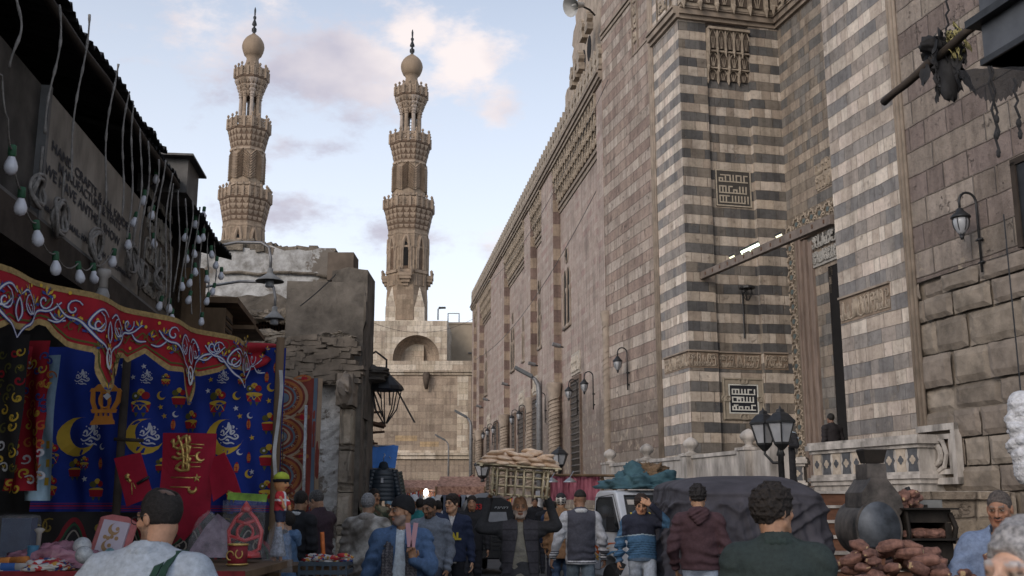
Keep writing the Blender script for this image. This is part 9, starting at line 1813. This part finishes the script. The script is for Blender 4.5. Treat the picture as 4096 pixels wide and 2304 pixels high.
g = MB(); g.tube([(hx(1250), .2, oz(860)), (hx(1195), .2, oz(715))], .020, 10); g.build('handle', BLKP, ov, True)
g = MB(); g.box((hx(1480), .55, oz(1070)), (.28, .02, .44)); g.box((hx(1560), .56, oz(1075)), (.02, .02, .42)); g.build('backplate', mat('grey_tin', (.16,.16,.155), .6, .4, 4, .2, metal=.3), ov)
cart = empty('cart', (gx_(905, 7.2), 7.2, 0), label='low wooden cart carrying the sweet potatoes and oven', cat='cart'); g = MB(); g.box((.25, .3, .98), (2.6, 1.9, .05)); g.build('deck', BR, cart); g = MB(); g.box((.25, -.64, 1.02), (2.6, .03, .10)); g.build('rim', BR, cart)
for x in (-.9, 1.4):
    for y in (-.5, 1.1): g = MB(); g.box((x, y, .48), (.07, .07, .94)); g.build('leg', BR, cart)
for x in (-.5, 1.0): g = MB(); g.tube([(x + .35 * math.cos(a), -.72, .36 + .35 * math.sin(a)) for a in np.linspace(0, 6.283, 28)], .025, 8); g.build('wheel', TYRE, cart, True)
pm_ = []
for q in range(5):
    g = MB(); g.ell((0, 0, 0), (.078 + .006 * q, .034 + .002 * (q % 3), .033), n=18, m=14, nz=.32, ns=1.6, seed=q * 3 + 1)
    for i_, vv in enumerate(g.v): x, y, z = vv; mx_ = (.078 + .006 * q) * .88; g.v[i_] = (max(-mx_, min(mx_, x)), y * 1.08 + .010 * math.sin(x * 20 + q), z * 1.05)
    me = g.mesh('sweet_potato', [POT, CUT], True)
    for p_ in me.polygons:
        if abs(p_.center.x) > (.078 + .006 * q) * .878: p_.material_index = 1
    pm_.append(me)
rd = random.Random(21); pile = []
heap = lambda x, y: max(0, 1 - ((x) / .62) ** 2 - ((y) / .42) ** 2)
for lay in range(8):
    z = 1.03 + lay * .042
    for k in range(60):
        x, y = rd.uniform(-.62, .62), rd.uniform(-.42, .40); h = heap(x, y) * .31
        if lay * .042 <= h + .01 and lay * .042 > h - .085 and all((x - a_) ** 2 + (y - b_) ** 2 + 2 * (z - c2_) ** 2 > .0045 for a_, b_, c2_ in pile): pile.append((x, y, z))
pc = (gx_(884, 6.95), 6.95)
for i, (x, y, z) in enumerate(pile):
    o = bpy.data.objects.new('sweet_potato', pm_[i % 5]); COL.objects.link(o); o.location = (pc[0] + x, pc[1] + y, z); o.rotation_euler = (rd.uniform(-.35, .35), rd.uniform(-.3, .3), rd.uniform(-.6, .6) + (math.pi / 2 if rd.random() < .45 else 0)); s = rd.uniform(.85, 1.2); o.scale = (s,) * 3; tag(o, 'raw sweet potato in the heap on the cart', 'sweet potato', 'sweet potatoes heaped on the cart')
for i, (x, y, zz) in enumerate([(1090 + 12 * k, 800 + (k * 37) % 70, 0) for k in range(14)]):
    o = bpy.data.objects.new('sweet_potato', pm_[i % 5]); COL.objects.link(o); o.location = (ox(1085 + (i * 53) % 200), OY + .1 + .05 * (i % 4), oz(885) + .02 + .035 * (i // 5) ); o.rotation_euler = (.2, .3 * (-1) ** i, i * .9); tag(o, 'baked sweet potato on the roof of the firebox', 'sweet potato', 'baked sweet potatoes on the firebox')
for i in range(7):
    o = bpy.data.objects.new('sweet_potato', pm_[i % 5]); COL.objects.link(o); o.location = (ox(1120 + i * 52), OY + .05, oz(1135) + .03); o.rotation_euler = (.2, 0, .3 * (-1) ** i); tag(o, 'baked sweet potato on the shelf of the firebox', 'sweet potato', 'baked sweet potatoes on the shelf')
g = MB(); g.tube(catenary(P2(2190, 1378, 7.3), P2(2390, 1415, 7.0), -.03, 12) , .012, 6); tag(g.build('hose', BLKP, None, True), 'black hose over the potato heap', 'hose')
p = P2(2505, 1395, 6.4); o = empty('salt_shaker', (p.x, p.y, 1.19), label='glass salt shaker with steel top by the potato seller', cat='shaker'); g = MB(); g.lathe([(.03, 0), (.034, .02), (.03, .08), (.026, .09)], 14); g.build('jar', GLASSL, o, True); g = MB(); g.lathe([(.03, .088), (.032, .11), (.018, .135), (0, .14)], 14); g.build('lid', CHR, o, True)
sp = bpy.data.objects.new('sweet_potato', pm_[0]); COL.objects.link(sp); pv = Vector((gx_(985, 6.62), 6.62, 1.245)); sp.location = pv; sp.rotation_euler = (.3, .9, .4); sp.scale = (.8, .9, .9); tag(sp, 'reddish sweet potato in the hands of the seller', 'sweet potato')
p = at(1021, 434, 5.6); o = empty('wool_bundle', tuple(p), label='fluffy white wool bundle hanging at the right margin', cat='wool'); f = Field((-.12, -.12, -.30), (.16, .12, .24), .006); rd = random.Random(3)
for k in range(70): a = rd.uniform(0, 6.28); z = rd.uniform(-.24, .2); r = .075 * (1 - (z / .27) ** 2) ** .5 if abs(z) < .27 else .02; f.ell((r * math.cos(a) + .02, r * math.sin(a), z), (rd.uniform(.012, .028),) * 3, k=.012)
f.cap((0.02, 0, -.2), (0.02, 0, .16), .07, k=.02); f.warp(lambda X, Y, Z: .004 * vnoise(X, Y, Z, 190, 2)); wo = bpy.data.objects.new('wool', f.mesh('wool', mat('white_wool', (.52,.53,.56), .95, .25, 50, .9), None)); COL.objects.link(wo); wo.parent = o; g = MB(); g.tube([(0.02, 0, .15), (0.02, 0, 1.2)], .004, 4); g.build('string', IRON, o)
